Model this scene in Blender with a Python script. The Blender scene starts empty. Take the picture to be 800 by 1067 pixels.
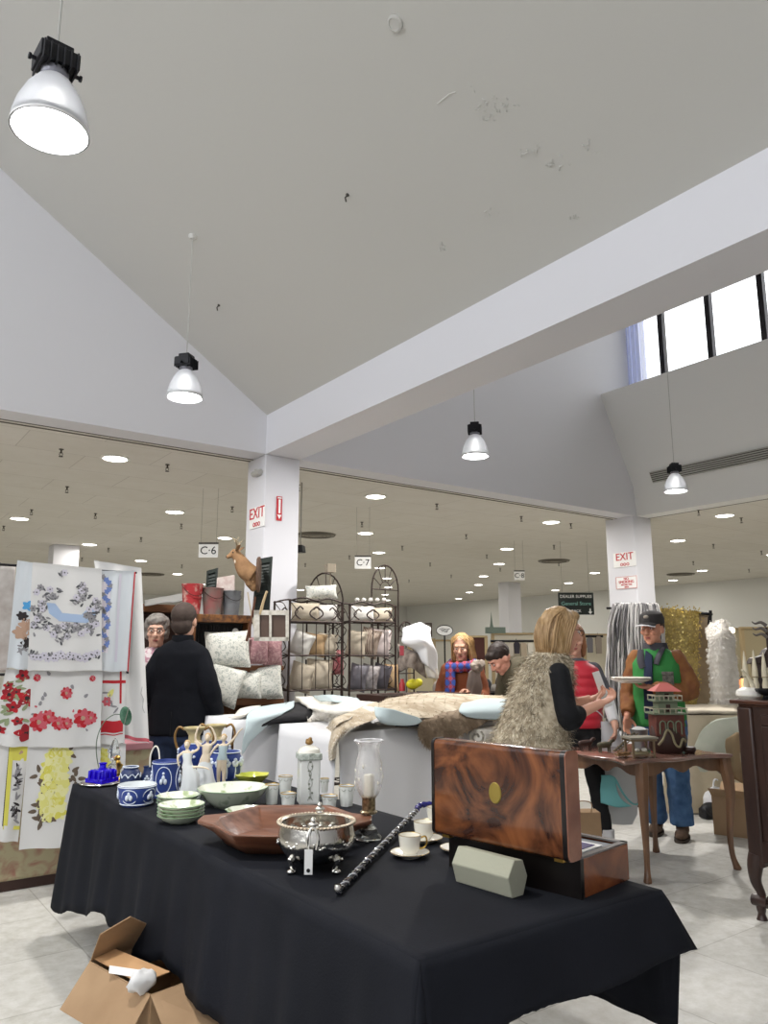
LAMP_W = 9.0; PEND_W = 45.0; WORLD = 2.5; EXPO = -0.02
import bpy, math, random
from math import sin, cos, pi, radians, sqrt, atan2, atan
from mathutils import Vector, Matrix, Euler, noise
random.seed(7)
SC = bpy.context.scene
COL = SC.collection
V = Vector
# ------------------------------------------------------------------ camera and construction geometry
FP = 796.0; EYE = 1.45; PITCH = atan(148/FP); TH = radians(54.027)
FW = V((cos(TH), sin(TH), 0)); RT = V((sin(TH), -cos(TH), 0)); UP = V((0, 0, 1))
F3 = FW*cos(PITCH)+UP*sin(PITCH); U3 = UP*cos(PITCH)-FW*sin(PITCH)
CAM = V((0, 0, EYE))
def ray(x, y): return F3*FP+RT*(x-400)+U3*(533.5-y)
def PZ(x, y, z): d = ray(x, y); return CAM+d*((z-EYE)/d.z)
def PY(x, y, Y): d = ray(x, y); return CAM+d*(Y/d.y)
def PX(x, y, X): d = ray(x, y); return CAM+d*(X/d.x)
def D(x, y, d): return CAM+ray(x, y)*(d/FP)
def mpp(p): return (V(p)-CAM).dot(F3)/FP
# ------------------------------------------------------------------ materials
def lin(h):
    h = h.lstrip('#'); r = [int(h[i:i+2], 16)/255 for i in (0, 2, 4)]
    return [c/12.92 if c <= .04045 else ((c+.055)/1.055)**2.4 for c in r]+[1]
MC = {}
def M(name, col='#888888', rough=.55, metal=0, col2=None, scale=8, bump=0, bscale=None, kind='noise', trans=0, ior=1.45,
      emit=0, alpha=1, spec=.5, coat=0, sheen=0, stretch=(1, 1, 1), dist=0, detail=4, lo=.35, hi=.65, sss=0):
    if name in MC: return MC[name]
    m = bpy.data.materials.new(name); m.use_nodes = True; nt = m.node_tree; N = nt.nodes; L = nt.links
    b = N['Principled BSDF']
    b.inputs['Base Color'].default_value = lin(col); b.inputs['Roughness'].default_value = rough
    b.inputs['Metallic'].default_value = metal; b.inputs['Specular IOR Level'].default_value = spec
    b.inputs['IOR'].default_value = ior
    if trans: b.inputs['Transmission Weight'].default_value = trans
    if coat: b.inputs['Coat Weight'].default_value = coat; b.inputs['Coat Roughness'].default_value = .08
    if sheen: b.inputs['Sheen Weight'].default_value = sheen
    if alpha < 1: b.inputs['Alpha'].default_value = alpha
    if emit: b.inputs['Emission Color'].default_value = lin(col); b.inputs['Emission Strength'].default_value = emit
    tc = mp = None
    if col2 or bump:
        tc = N.new('ShaderNodeTexCoord'); mp = N.new('ShaderNodeMapping'); mp.inputs['Scale'].default_value = stretch
        L.new(tc.outputs['Object'], mp.inputs['Vector'])
    if col2:
        if kind == 'voronoi':
            t = N.new('ShaderNodeTexVoronoi'); t.inputs['Scale'].default_value = scale; out = t.outputs['Distance']
        elif kind == 'wave':
            t = N.new('ShaderNodeTexWave'); t.inputs['Scale'].default_value = scale; t.inputs['Distortion'].default_value = dist
            t.inputs['Detail'].default_value = 4; t.inputs['Detail Scale'].default_value = 1.5; out = t.outputs['Fac']
        elif kind == 'cell':
            t = N.new('ShaderNodeTexVoronoi'); t.inputs['Scale'].default_value = scale
            s = N.new('ShaderNodeSeparateColor'); L.new(t.outputs['Color'], s.inputs[0]); out = s.outputs[0]
        else:
            t = N.new('ShaderNodeTexNoise'); t.inputs['Scale'].default_value = scale; t.inputs['Detail'].default_value = detail
            t.inputs['Distortion'].default_value = dist; out = t.outputs['Fac']
        L.new(mp.outputs[0], t.inputs['Vector'])
        r = N.new('ShaderNodeValToRGB'); r.color_ramp.elements[0].position = lo; r.color_ramp.elements[1].position = hi
        r.color_ramp.elements[0].color = lin(col); r.color_ramp.elements[1].color = lin(col2)
        L.new(out, r.inputs[0]); L.new(r.outputs[0], b.inputs['Base Color'])
    if bump:
        n = N.new('ShaderNodeTexNoise'); n.inputs['Scale'].default_value = bscale or scale; n.inputs['Detail'].default_value = 5
        L.new(mp.outputs[0], n.inputs['Vector'])
        bn = N.new('ShaderNodeBump'); bn.inputs['Strength'].default_value = bump; bn.inputs['Distance'].default_value = .01
        L.new(n.outputs['Fac'], bn.inputs['Height']); L.new(bn.outputs[0], b.inputs['Normal'])
    MC[name] = m
    return m
def tilemat(name, c1, c2, mortar, w, h, msize, rough=.6, off=0, nscale=6, amt=.5, bump=.1, stretch=(1, 1, 1), coat=0):
    m = bpy.data.materials.new(name); m.use_nodes = True; nt = m.node_tree; N = nt.nodes; L = nt.links
    b = N['Principled BSDF']; b.inputs['Roughness'].default_value = rough
    tc = N.new('ShaderNodeTexCoord')
    br = N.new('ShaderNodeTexBrick'); br.offset = off; br.squash = 1
    br.inputs['Scale'].default_value = 1; br.inputs['Brick Width'].default_value = w; br.inputs['Row Height'].default_value = h
    br.inputs['Mortar Size'].default_value = msize; br.inputs['Mortar Smooth'].default_value = .3
    br.inputs['Color1'].default_value = lin(c1); br.inputs['Color2'].default_value = lin(c2); br.inputs['Mortar'].default_value = lin(mortar)
    L.new(tc.outputs['Object'], br.inputs['Vector'])
    n = N.new('ShaderNodeTexNoise'); n.inputs['Scale'].default_value = nscale; n.inputs['Detail'].default_value = 8; n.inputs['Roughness'].default_value = .7
    L.new(tc.outputs['Object'], n.inputs['Vector'])
    mx = N.new('ShaderNodeMix'); mx.data_type = 'RGBA'; mx.blend_type = 'OVERLAY'; mx.inputs[0].default_value = amt
    L.new(br.outputs['Color'], mx.inputs[6]); L.new(n.outputs['Fac'], mx.inputs[7]); L.new(mx.outputs[2], b.inputs['Base Color'])
    bn = N.new('ShaderNodeBump'); bn.inputs['Strength'].default_value = bump; bn.inputs['Distance'].default_value = .01
    L.new(n.outputs['Fac'], bn.inputs['Height']); L.new(bn.outputs[0], b.inputs['Normal'])
    if coat: b.inputs['Coat Weight'].default_value = coat
    MC[name] = m
    return m
# ------------------------------------------------------------------ mesh builder
def frame(d):
    d = d.normalized(); a = V((0, 0, 1)) if abs(d.z) < .9 else V((1, 0, 0))
    x = a.cross(d).normalized(); return x, d.cross(x)
class MB:
    def __init__(s): s.v = []; s.f = []; s.m = []; s.mi = 0; s.T = Matrix()
    def add(s, vs, fs):
        o = len(s.v); s.v += [s.T @ V(p) for p in vs]; s.f += [[i+o for i in f] for f in fs]; s.m += [s.mi]*len(fs); return s
    def box(s, c, d, rz=0, top=1.0, R=None):
        x, y, z = [k/2 for k in d]; vs = []
        for k in (-1, 1):
            t = top if k > 0 else 1
            vs += [V((i*x*t, j*y*t, k*z)) for i, j in ((-1, -1), (1, -1), (1, 1), (-1, 1))]
        R = R or Matrix.Rotation(rz, 3, 'Z')
        return s.add([R @ p+V(c) for p in vs], [(3, 2, 1, 0), (4, 5, 6, 7), (0, 1, 5, 4), (1, 2, 6, 5), (2, 3, 7, 6), (3, 0, 4, 7)])
    def bb(s, x0, x1, y0, y1, z0, z1): return s.box(((x0+x1)/2, (y0+y1)/2, (z0+z1)/2), (x1-x0, y1-y0, z1-z0))
    def lathe(s, prof, c=(0, 0, 0), n=24, sx=1, sy=1, fn=None, cap=(True, True)):
        vs = []; fs = []; c = V(c)
        for r, z in prof:
            for i in range(n):
                a = 2*pi*i/n; q = r*(fn(a, z) if fn else 1); vs.append(c+V((q*cos(a)*sx, q*sin(a)*sy, z)))
        for k in range(len(prof)-1):
            for i in range(n):
                j = (i+1) % n; fs.append((k*n+i, k*n+j, (k+1)*n+j, (k+1)*n+i))
        if cap[0] and prof[0][0] > 1e-5: fs.append(tuple(reversed(range(n))))
        if cap[1] and prof[-1][0] > 1e-5: fs.append(tuple(range((len(prof)-1)*n, len(prof)*n)))
        return s.add(vs, fs)
    def tube(s, pts, r, n=8, closed=False, flat=1.0):
        pts = [V(p) for p in pts]; k = len(pts); vs = []; fs = []
        rr = r if isinstance(r, (list, tuple)) else [r]*k
        x = None
        for i, p in enumerate(pts):
            if closed: d = pts[(i+1) % k]-pts[i-1]
            else: d = pts[min(i+1, k-1)]-pts[max(i-1, 0)]
            if d.length < 1e-9: d = V((0, 0, 1))
            d.normalize()
            if x is None: x, y = frame(d)
            else:
                x = (x-d*x.dot(d))
                x = x.normalized() if x.length > 1e-6 else frame(d)[0]
                y = d.cross(x)
            for j in range(n):
                a = 2*pi*j/n; vs.append(p+x*(rr[i]*cos(a))+y*(rr[i]*sin(a)*flat))
        m = k if closed else k-1
        for i in range(m):
            i2 = (i+1) % k
            for j in range(n):
                j2 = (j+1) % n; fs.append((i*n+j, i*n+j2, i2*n+j2, i2*n+j))
        if not closed: fs.append(tuple(reversed(range(n)))); fs.append(tuple(range((k-1)*n, k*n)))
        return s.add(vs, fs)
    def limb(s, pts, r, n=12):      # tube with rounded ends
        s.tube(smooth(pts, 4), smooth1(r, 4), n)
        s.ball(pts[0], r[0]); return s.ball(pts[-1], r[-1])
    def ball(s, c, r, nu=12, nv=8, R=None):
        r = (r, r, r) if not isinstance(r, (tuple, list)) else r; c = V(c); vs = [V((0, 0, -r[2]))]; fs = []
        for k in range(1, nv):
            b = -pi/2+pi*k/nv
            vs += [V((r[0]*cos(b)*cos(2*pi*i/nu), r[1]*cos(b)*sin(2*pi*i/nu), r[2]*sin(b))) for i in range(nu)]
        vs.append(V((0, 0, r[2])))
        for i in range(nu):
            j = (i+1) % nu; fs.append((0, 1+j, 1+i)); e = 1+(nv-2)*nu; fs.append((e+i, e+j, len(vs)-1))
            for k in range(nv-2): fs.append((1+k*nu+i, 1+k*nu+j, 1+(k+1)*nu+j, 1+(k+1)*nu+i))
        if R: vs = [R @ p for p in vs]
        return s.add([p+c for p in vs], fs)
    def loft(s, rings, caps=True):
        n = len(rings[0]); vs = [p for r in rings for p in r]; fs = []
        for k in range(len(rings)-1):
            for i in range(n): j = (i+1) % n; fs.append((k*n+i, k*n+j, (k+1)*n+j, (k+1)*n+i))
        if caps: fs.append(tuple(reversed(range(n)))); fs.append(tuple(range((len(rings)-1)*n, len(rings)*n)))
        return s.add(vs, fs)
    def ell(s, secs, n=20, p=2.3):  # secs: (centre, rx, ry); superelliptic rings in the XY plane
        rs = []
        for c, rx, ry in secs:
            rs.append([V(c)+V((rx*math.copysign(abs(cos(a))**(2/p), cos(a)), ry*math.copysign(abs(sin(a))**(2/p), sin(a)), 0)) for a in [2*pi*i/n for i in range(n)]])
        return s.loft(rs)
    def prism(s, poly, h, ax='z', at=0):    # polygon extruded; ax z: (x,y), ax y: (x,z), ax x: (y,z)
        def P(q, t): return {'z': V((q[0], q[1], t)), 'y': V((q[0], t, q[1])), 'x': V((t, q[0], q[1]))}[ax]
        n = len(poly); vs = [P(q, at) for q in poly]+[P(q, at+h) for q in poly]
        return s.add(vs, [tuple(reversed(range(n))), tuple(range(n, 2*n))]+[(i, (i+1) % n, n+(i+1) % n, n+i) for i in range(n)])
    def grid(s, P):     # P: rows of points
        a = len(P); b = len(P[0]); vs = [p for r in P for p in r]
        return s.add(vs, [(i*b+j, i*b+j+1, (i+1)*b+j+1, (i+1)*b+j) for i in range(a-1) for j in range(b-1)])
    def text(s, body, size, Mx, ext=.002, align='CENTER'):
        cu = bpy.data.curves.new('t', 'FONT'); cu.body = body; cu.size = size; cu.extrude = ext; cu.align_x = align; cu.align_y = 'CENTER'; cu.resolution_u = 3
        o = bpy.data.objects.new('t', cu); COL.objects.link(o)
        dg = bpy.context.evaluated_depsgraph_get(); me = bpy.data.meshes.new_from_object(o.evaluated_get(dg))
        s.add([Mx @ v.co for v in me.vertices], [tuple(p.vertices) for p in me.polygons])
        bpy.data.objects.remove(o); bpy.data.curves.remove(cu); bpy.data.meshes.remove(me); return s
    def build(s, name, mats, parent=None, world=False, sharp=40, bevel=0, sub=0, solid=0, origin=None, remesh=0, smoothit=0, disp=0, dsize=.1, flat=False):
        me = bpy.data.meshes.new(name)
        vs = s.v
        off = V((0, 0, 0))
        if parent is None:
            if origin is None:
                xs = [p.x for p in vs]; ys = [p.y for p in vs]; zs = [p.z for p in vs]
                off = V(((min(xs)+max(xs))/2, (min(ys)+max(ys))/2, min(zs)))
            else: off = V(origin)
            vs = [p-off for p in vs]
        elif world:
            mi = wm(parent).inverted(); vs = [mi @ p for p in vs]
        me.from_pydata([tuple(p) for p in vs], [], s.f)
        me.polygons.foreach_set('material_index', s.m)
        for m in (mats if isinstance(mats, (list, tuple)) else [mats]): me.materials.append(m)
        import bmesh
        bm = bmesh.new(); bm.from_mesh(me); bmesh.ops.recalc_face_normals(bm, faces=bm.faces); bm.to_mesh(me); bm.free()
        if not flat:
            me.polygons.foreach_set('use_smooth', [True]*len(me.polygons))
            if not remesh: me.set_sharp_from_angle(angle=radians(sharp))
        me.update()
        o = bpy.data.objects.new(name, me); COL.objects.link(o)
        if parent is None: o.location = off
        else: o.parent = parent
        if remesh:
            q = o.modifiers.new('r', 'REMESH'); q.mode = 'VOXEL'; q.voxel_size = remesh; q.use_smooth_shade = True
        if smoothit:
            q = o.modifiers.new('s', 'SMOOTH'); q.iterations = smoothit; q.factor = .5
        if solid:
            q = o.modifiers.new('so', 'SOLIDIFY'); q.thickness = solid; q.offset = 0
        if bevel:
            q = o.modifiers.new('b', 'BEVEL'); q.width = bevel; q.segments = 2; q.limit_method = 'ANGLE'; q.angle_limit = radians(35)
        if sub:
            q = o.modifiers.new('su', 'SUBSURF'); q.levels = sub; q.render_levels = sub
        if disp:
            t = bpy.data.textures.new('c', 'CLOUDS'); t.noise_scale = dsize; t.noise_depth = 2
            q = o.modifiers.new('d', 'DISPLACE'); q.texture = t; q.strength = disp; q.texture_coords = 'LOCAL'
        return o
def wm(o):
    m = Matrix.Translation(o.location) @ o.rotation_euler.to_matrix().to_4x4() @ Matrix.Diagonal((*o.scale, 1))
    return (wm(o.parent) @ m) if o.parent else m
def crv(p0, p1, p2, p3, t):
    return ((p1*2)+(p2-p0)*t+(p0*2-p1*5+p2*4-p3)*t*t+(p1*3-p0-p2*3+p3)*t*t*t)*.5
def smooth(pts, k):
    pts = [V(p) for p in pts]; n = len(pts); out = []
    for i in range(n-1):
        a, b, c, d = pts[max(i-1, 0)], pts[i], pts[i+1], pts[min(i+2, n-1)]
        out += [crv(a, b, c, d, j/k) for j in range(k)]
    return out+[pts[-1]]
def smooth1(r, k): return [v.x for v in smooth([(q, 0, 0) for q in r], k)]
def patch(rows, k=6, wob=0, ws=5, fold=None):  # control rows of points -> smooth surface grid
    A = [smooth(r, k) for r in rows]; B = [smooth([r[j] for r in A], k) for j in range(len(A[0]))]
    P = [[B[j][i] for j in range(len(B))] for i in range(len(B[0]))]
    if wob:
        P = [[p+noise.noise_vector(p*ws)*wob for p in r] for r in P]
    return P
# ------------------------------------------------------------------ scene bookkeeping
def tag(o, label=None, cat=None, group=None, kind=None):
    if label: o['label'] = label
    if cat: o['category'] = cat
    if group: o['group'] = group
    if kind: o['kind'] = kind
    return o
def thing(name, label, cat, loc=(0, 0, 0), rz=0, group=None, scale=1):
    o = bpy.data.objects.new(name, None); o.empty_display_size = .05; COL.objects.link(o)
    o.location = loc; o.rotation_euler = (0, 0, rz); o.scale = (scale,)*3
    return tag(o, label, cat, group)
def kids(o): return [c for c in bpy.data.objects if c.parent == o]
def dup(o, loc, rz=None, label=None, group=None, scale=None, parent=None):
    def cp(a, par):
        c = a.copy(); COL.objects.link(c); c.parent = par
        for ch in kids(a): cp(ch, c)
        return c
    c = cp(o, parent); c.location = loc
    if rz is not None: c.rotation_euler = (0, 0, rz)
    if scale is not None: c.scale = (scale,)*3
    return tag(c, label, None, group)
def struct(name, mb, mats, **k): return tag(mb.build(name, mats, **k), kind='structure')
def heading(d): return atan2(d[1], d[0])+pi/2      # rotation that turns local -Y to direction d
# ------------------------------------------------------------------ shared materials
mWall = M('wall_paint', '#dfdfe4', .7, bump=.03, bscale=60)
mBack = M('bulkhead_paint', '#dfdfe3', .75, bump=.03, bscale=60)
mGray = M('slope_ceiling_paint', '#c9c8c3', .75, bump=.06, bscale=25)
mBlack = M('black_metal', '#17171a', .45, .3)
mIron = M('wrought_iron', '#40322c', .55, .4, col2='#2a201d', scale=30)
mChrome = M('silver', '#dcdad4', .16, 1, bump=.15, bscale=60)
mGlow = M('lamp_diffuser', '#fffdf5', .5, emit=9)
mBrass = M('brass', '#b8944a', .3, 1)
mGold = M('gold_trim', '#c2a050', .35, .9)
mWhiteCloth = M('white_cotton', '#dddddf', .85, bump=.15, bscale=14)
mSkin = M('skin', '#d9a78c', .55, col2='#cf967c', scale=20)
mPaper = M('white_paper', '#efefec', .7)
mGlass = M('clear_glass', '#f4f8f6', .04, trans=.92, ior=1.35, spec=.5)
mCard = M('cardboard', '#a98c6c', .8, col2='#9c7f60', scale=5)
mPorc = M('porcelain', '#eeebdf', .18, coat=.5)
mGilt = M('gilt', '#a98a45', .3, .8)
# ================================================================== THE SETTING
ZC = 3.29; YB = 6.253; XR = 8.78; XE = 18.45; YE = 23.9; GZ = 3.668; GS = -.660
mFloor = tilemat('vinyl_floor', '#cbc9c3', '#c4c2bb', '#a9a69e', .61, .61, .004, rough=.45, nscale=13, amt=.6, bump=.03)
mDrop = tilemat('ceiling_tile', '#e0dcd3', '#dcd8ce', '#c6c1b7', 1.22, .61, .005, rough=.9, off=.5, nscale=3, amt=.25, bump=.15)
b = MB(); b.bb(-9, XE+.2, -7, YE+.2, -.12, 0); struct('floor', b, mFloor, origin=(0, 0, 0))
b = MB(); b.bb(-9, XE+.2, YB+.27, YE+.2, ZC, ZC+.1); b.bb(XR+.27, XE+.2, -7, YB+.27, ZC, ZC+.1); struct('ceiling', b, mDrop, origin=(0, 0, ZC))
b = MB(); b.bb(-9, XR+.3, YB, YB+.26, ZC, 9.2); struct('wall_back', b, mBack)
b = MB(); b.bb(-9, XR, YB+.26, YB+.275, ZC-.004, ZC+.05); struct('trim_1', b, M('slit_dark', '#6a655c', .8))
b = MB(); b.bb(-9, XR+.2, YB+.33, YB+.342, ZC-.008, ZC+.01); struct('trim_2', b, MC['slit_dark'])
b = MB(); b.bb(XR+.26, XR+.275, -7, YB+.2, ZC-.004, ZC+.05); struct('trim_3', b, MC['slit_dark'])
# leaning wall under the clerestory window
b = MB(); pr = [(XR, ZC), (XR-.03, 3.68), (8.155, 4.86), (8.155, 4.9), (8.75, 4.9), (XR+.26, 4.9), (XR+.26, ZC)]
b.prism(pr, YB+7, 'y', -7); struct('wall_right', b, M('lean_wall_paint', '#e9e9e6', .75, bump=.03, bscale=40))
# air slot vent on leaning wall
t = thing('air_vent', 'long slotted linear air vent on the leaning wall below the high window', 'vent', (8.70, 2.5, 3.75))
def lean(z): return XR-.03+(z-3.68)*(8.155-XR+.03)/(4.86-3.68)
b = MB(); b.add([(lean(z)-.012-8.70, y-2.5, z-3.75) for z in (3.69, 3.82) for y in (-4.5, 5.93)], [(0, 1, 3, 2)])
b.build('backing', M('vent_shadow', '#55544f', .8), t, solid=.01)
for k in range(6):
    z = 3.695+k*.024
    b = MB(); b.box((lean(z)-.022-8.70, .71-2.5+0, z-3.75), (.02, 10.43, .012)); b.build('slat', M('vent_slat', '#bdbcb6', .6), t)
# beam and sloping grey ceiling
b = MB(); b.bb(3.174, 3.54, -7, YB, ZC, GZ+.1); struct('ceiling_beam', b, mWall)
b = MB(); x1 = -4.2; z1 = GZ+GS*(x1-3.174)  # unseen left end carried on to narrow the opening for sky light
b.prism([(3.174, GZ), (x1, z1), (x1, z1+.15), (3.3, GZ+.12)], YB+7, 'y', -7)
struct('ceiling_slope', b, mGray)
b = MB(); b.bb(3.3, 3.54, -7, YB, GZ+.08, 7.3); struct('wall_inner', b, mWall)
b = MB(); b.bb(3.3, XR+.3, -7, YB+.2, 7.2, 7.35); struct('ceiling_high', b, mGray)
# plaster patches on the sloping ceiling
def gray(x, y):
    d = ray(x, y); t = (GZ-GS*3.174-EYE)/(d.z-GS*d.x); return CAM+d*t
gn = V((GS, 0, -1)).normalized()*-1
gn = V((-.551, 0, -.834))
b = MB()
for (x0, y0, sx, sy, n) in ((520, 108, 30, 14, 22), (553, 157, 14, 7, 10), (577, 170, 14, 10, 12), (458, 258, 10, 7, 8), (512, 118, 8, 10, 8), (600, 225, 6, 6, 4), (511, 222, 8, 5, 4), (617, 155, 8, 10, 6)):
    for i in range(n):
        px = x0+random.gauss(0, .5)*sx; py = y0+random.gauss(0, .5)*sy; a = random.uniform(0, 3.1); l = random.uniform(1, 4)
        p = gray(px, py); q = gray(px+l*cos(a), py-l*sin(a)); b.tube([p+gn*.001, (p+q)/2+gn*.005+V((0, .003, 0)), q+gn*.001], .0035, 5)
b.tube([gray(456, 108)+gn*.001, gray(468, 98)+gn*.001, gray(475, 96)+gn*.001], .004, 5)
struct('trim_4', b, mGray)
# clerestory window
XW = 8.72
ys = [PX(x, y, XW).y for x, y in ((648.5, 380), (690.5, 370), (741.5, 370), (793, 345))]
ys = [ys[0]] + [ys[1]-.0+k*(ys[2]-ys[1]) for k in range(0, 9)]
t = tag(thing('window_1', None, None, (XW, 0, 4.9)), kind='structure')
b = MB()
for i, y in enumerate(ys): b.bb(-.03, .05, y-.035, y+.035, -.05, 2.35)
b.build('window_frame', M('dark_bronze', '#2c2a2d', .4, .5), t)
b = MB(); b.bb(-.02, .05, -5.5, ys[0], 2.28, 2.35); b.bb(-.02, .05, -5.5, ys[0], -.05, .03); b.build('window_rail', MC['dark_bronze'], t)
b = MB(); b.bb(0, .01, -5.5, ys[0], 0, 2.3); b.build('window_pane', M('window_glass', '#ffffff', .02, trans=1, ior=1.02), t)
b = MB(); yy = ys[0]
for k in range(4):
    b.bb(.06, .09, yy-.1-k*.075, yy-.04-k*.075, 0, 2.3)
b.build('window_blind', M('blue_blind', '#9fb0e6', .6, alpha=.5), t)
b = MB(); b.bb(XW, XW+.1, -7, YB, 7.2, 7.4); struct('trim_5', b, mWall)
# far hall walls; unseen left and front ones added to block world light
b = MB(); b.bb(XE, XE+.2, -7, YE+.2, 0, ZC); struct('wall_far_right', b, M('far_wall_paint', '#e3e3de', .8))
b = MB(); b.bb(-9, XE, YE, YE+.2, 0, ZC); struct('wall_far_back', b, MC['far_wall_paint'])
b = MB(); b.bb(-9.2, -9, -7, YE, 0, ZC); struct('wall_left_unseen', b, mWall)
b = MB(); b.bb(-9, XE+.2, -7.2, -7, 0, 7.5); struct('wall_front_unseen', b, mWall)
# columns
def column(name, x0, y0, w, l=.37):
    b = MB(); b.bb(x0, x0+w, y0, y0+l, 0, ZC); return struct(name, b, mWall, bevel=.008)
column('column_front', 3.174, YB+.001, .366); column('column_right', 8.70, YB+.001, .39, .46)
column('column_far', 14.2, 14.1, .45); column('column_left', 3.02, 13.7, .42)
column('column_distant', 9.2, 22.5, .4)
# ------------------------------------------------------------------ recessed lights
def arealight(name, loc, size, power, col, parent=None, spread=180):
    l = bpy.data.lights.new(name, 'AREA'); l.shape = 'DISK'; l.size = size; l.energy = power; l.color = col; l.spread = radians(spread)
    o = bpy.data.objects.new(name, l); COL.objects.link(o); o.location = loc
    if parent: o.parent = parent
    return o
proto = thing('recessed_downlight', 'round recessed downlight in the tiled drop ceiling', 'ceiling light', (0, 0, ZC), 0, 'recessed downlights in the drop ceiling')
b = MB(); b.lathe([(.135, -.001), (.135, -.008), (.115, -.012), (.112, -.004)], n=24, cap=(False, False)); b.build('trim_ring', M('white_ring', '#f2f1ea', .5), proto, solid=.003)
b = MB(); b.lathe([(.113, -.004), (.08, -.018), (.0001, -.024)], n=24); b.build('diffuser', mGlow, proto)
arealight('lamp', (0, 0, -.05), .22, LAMP_W, (1, .96, .9), proto)
rows = [(7.23, 1.13), (9.6, 1.94), (11.33, 1.1), (13.38, 1.91), (15.15, 1.06), (17.2, 1.9), (19.4, 1.06), (21.4, 1.9)]
spots = []
for y, o in rows:
    for k in range(-3, 10):
        x = 1.84*(o+1.655*k)
        if -6 < x < 18: spots.append((x, y))
for y, o in ((5.5, 1.94), (3.5, 1.1), (1.5, 1.94)):
    for k in range(2, 6):
        x = 1.84*(o+1.655*k)
        if 9.3 < x < 18: spots.append((x, y))
first = True
for x, y in spots:
    if first: proto.location = (x, y, ZC); first = False
    else: dup(proto, (x, y, ZC))
for o in bpy.data.objects:
    if o.name.startswith('recessed_downlight'):
        x, y = o.location.x, o.location.y
        if abs(y-7.23) < .1 and abs(x-2.08) < .2: o['label'] = 'round recessed downlight nearest the top left, above the hanging linens'
        elif abs(y-7.23) < .1 and abs(x-5.12) < .2: o['label'] = 'round recessed downlight just right of the front white column'
        elif abs(y-7.23) < .1 and abs(x-8.17) < .2: o['label'] = 'round recessed downlight just left of the right-hand white column'
        elif abs(y-5.5) < .1 and abs(x-9.66) < .2: o['label'] = 'round recessed downlight nearest to the right of the right-hand column'
# ------------------------------------------------------------------ pendants
def pendant(loc, top, label, power):
    t = thing('pendant_lamp', label, 'pendant light', loc, random.uniform(0, 1), 'industrial bell pendants hanging in the atrium')
    prof = [(.123, 0), (.121, .03), (.108, .085), (.085, .14), (.055, .185), (.038, .2)]
    b = MB(); b.lathe(prof, n=32, cap=(False, False), fn=lambda a, z: 1+.006*cos(a*32)); b.build('lamp_shade', M('bell_shade', '#d8d9dc', .35, .0, trans=.25, ior=1.3), t, solid=.004)
    b = MB(); b.lathe([(.127, -.003), (.127, .006), (.121, .006), (.121, -.003)], n=32, cap=(False, False)); b.build('rim', M('bell_rim', '#eeeeee', .4), t)
    b = MB(); b.lathe([(.112, .03), (.09, .02), (.0001, .012)], n=28); b.build('diffuser', M('pendant_glow', '#ffffff', .5, emit=14), t)
    b = MB(); b.ball((0, 0, .1), (.035, .035, .07)); b.build('bulb', M('bulb_glow', '#fffdf5', .5, emit=20), t)
    b = MB(); b.lathe([(.04, .2), (.045, .21), (.045, .228), (.03, .23)], n=20); b.build('collar', M('grey_cast', '#8b8b93', .4, .6), t)
    b = MB(); b.box((0, 0, .262), (.13, .11, .06)); b.box((0, 0, .305), (.09, .08, .03)); b.box((.02, 0, .325), (.03, .03, .02))
    for k in range(6): b.box((-.055+k*.022, 0, .255), (.006, .13, .07))
    b.build('ballast_box', M('ballast', '#1d1d22', .5, .3), t, bevel=.003)
    for s in (-1, 1):
        b = MB(); b.tube([(s*.06, 0, .245), (s*.078, 0, .245), (s*.08, 0, .245), (s*.088, 0, .245)], [.007, .007, .011, .011], 8); b.build('knob', M('ballast', '#1d1d22'), t)
    b = MB(); h = top-loc[2]; b.tube([(0, 0, .33), (0, 0, h)], .0035, 6); b.build('cord', M('grey_cord', '#b9b9b4', .5), t)
    b = MB(); b.lathe([(.001, 0), (.03, 0), (.033, -.012), (.02, -.03), (.001, -.03)], c=(0, 0, h), n=18); b.build('ceiling_canopy', M('canopy_white', '#dcdcd8', .5), t)
    arealight('lamp', (0, 0, -.02), .2, power, (1, .97, .93), t)
    return t
def gz(x): return GZ+GS*(x-3.174)
pendant((.44, 2.53, 3.19), gz(.44)+.0, 'large nearest bell pendant lamp at the top left corner', PEND_W)
pendant((1.905, 5.04, 3.245), gz(1.905), 'bell pendant lamp hanging on a long cord from the sloping grey ceiling, mid left', PEND_W)
pendant((4.70, 5.04, 3.245), 7.2, 'bell pendant lamp hanging just below the beam, before the back bulkhead', PEND_W*1.6)
pendant((7.57, 4.86, 3.245), 7.2, 'bell pendant lamp hanging in front of the slotted vent at right', PEND_W*1.6)
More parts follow.
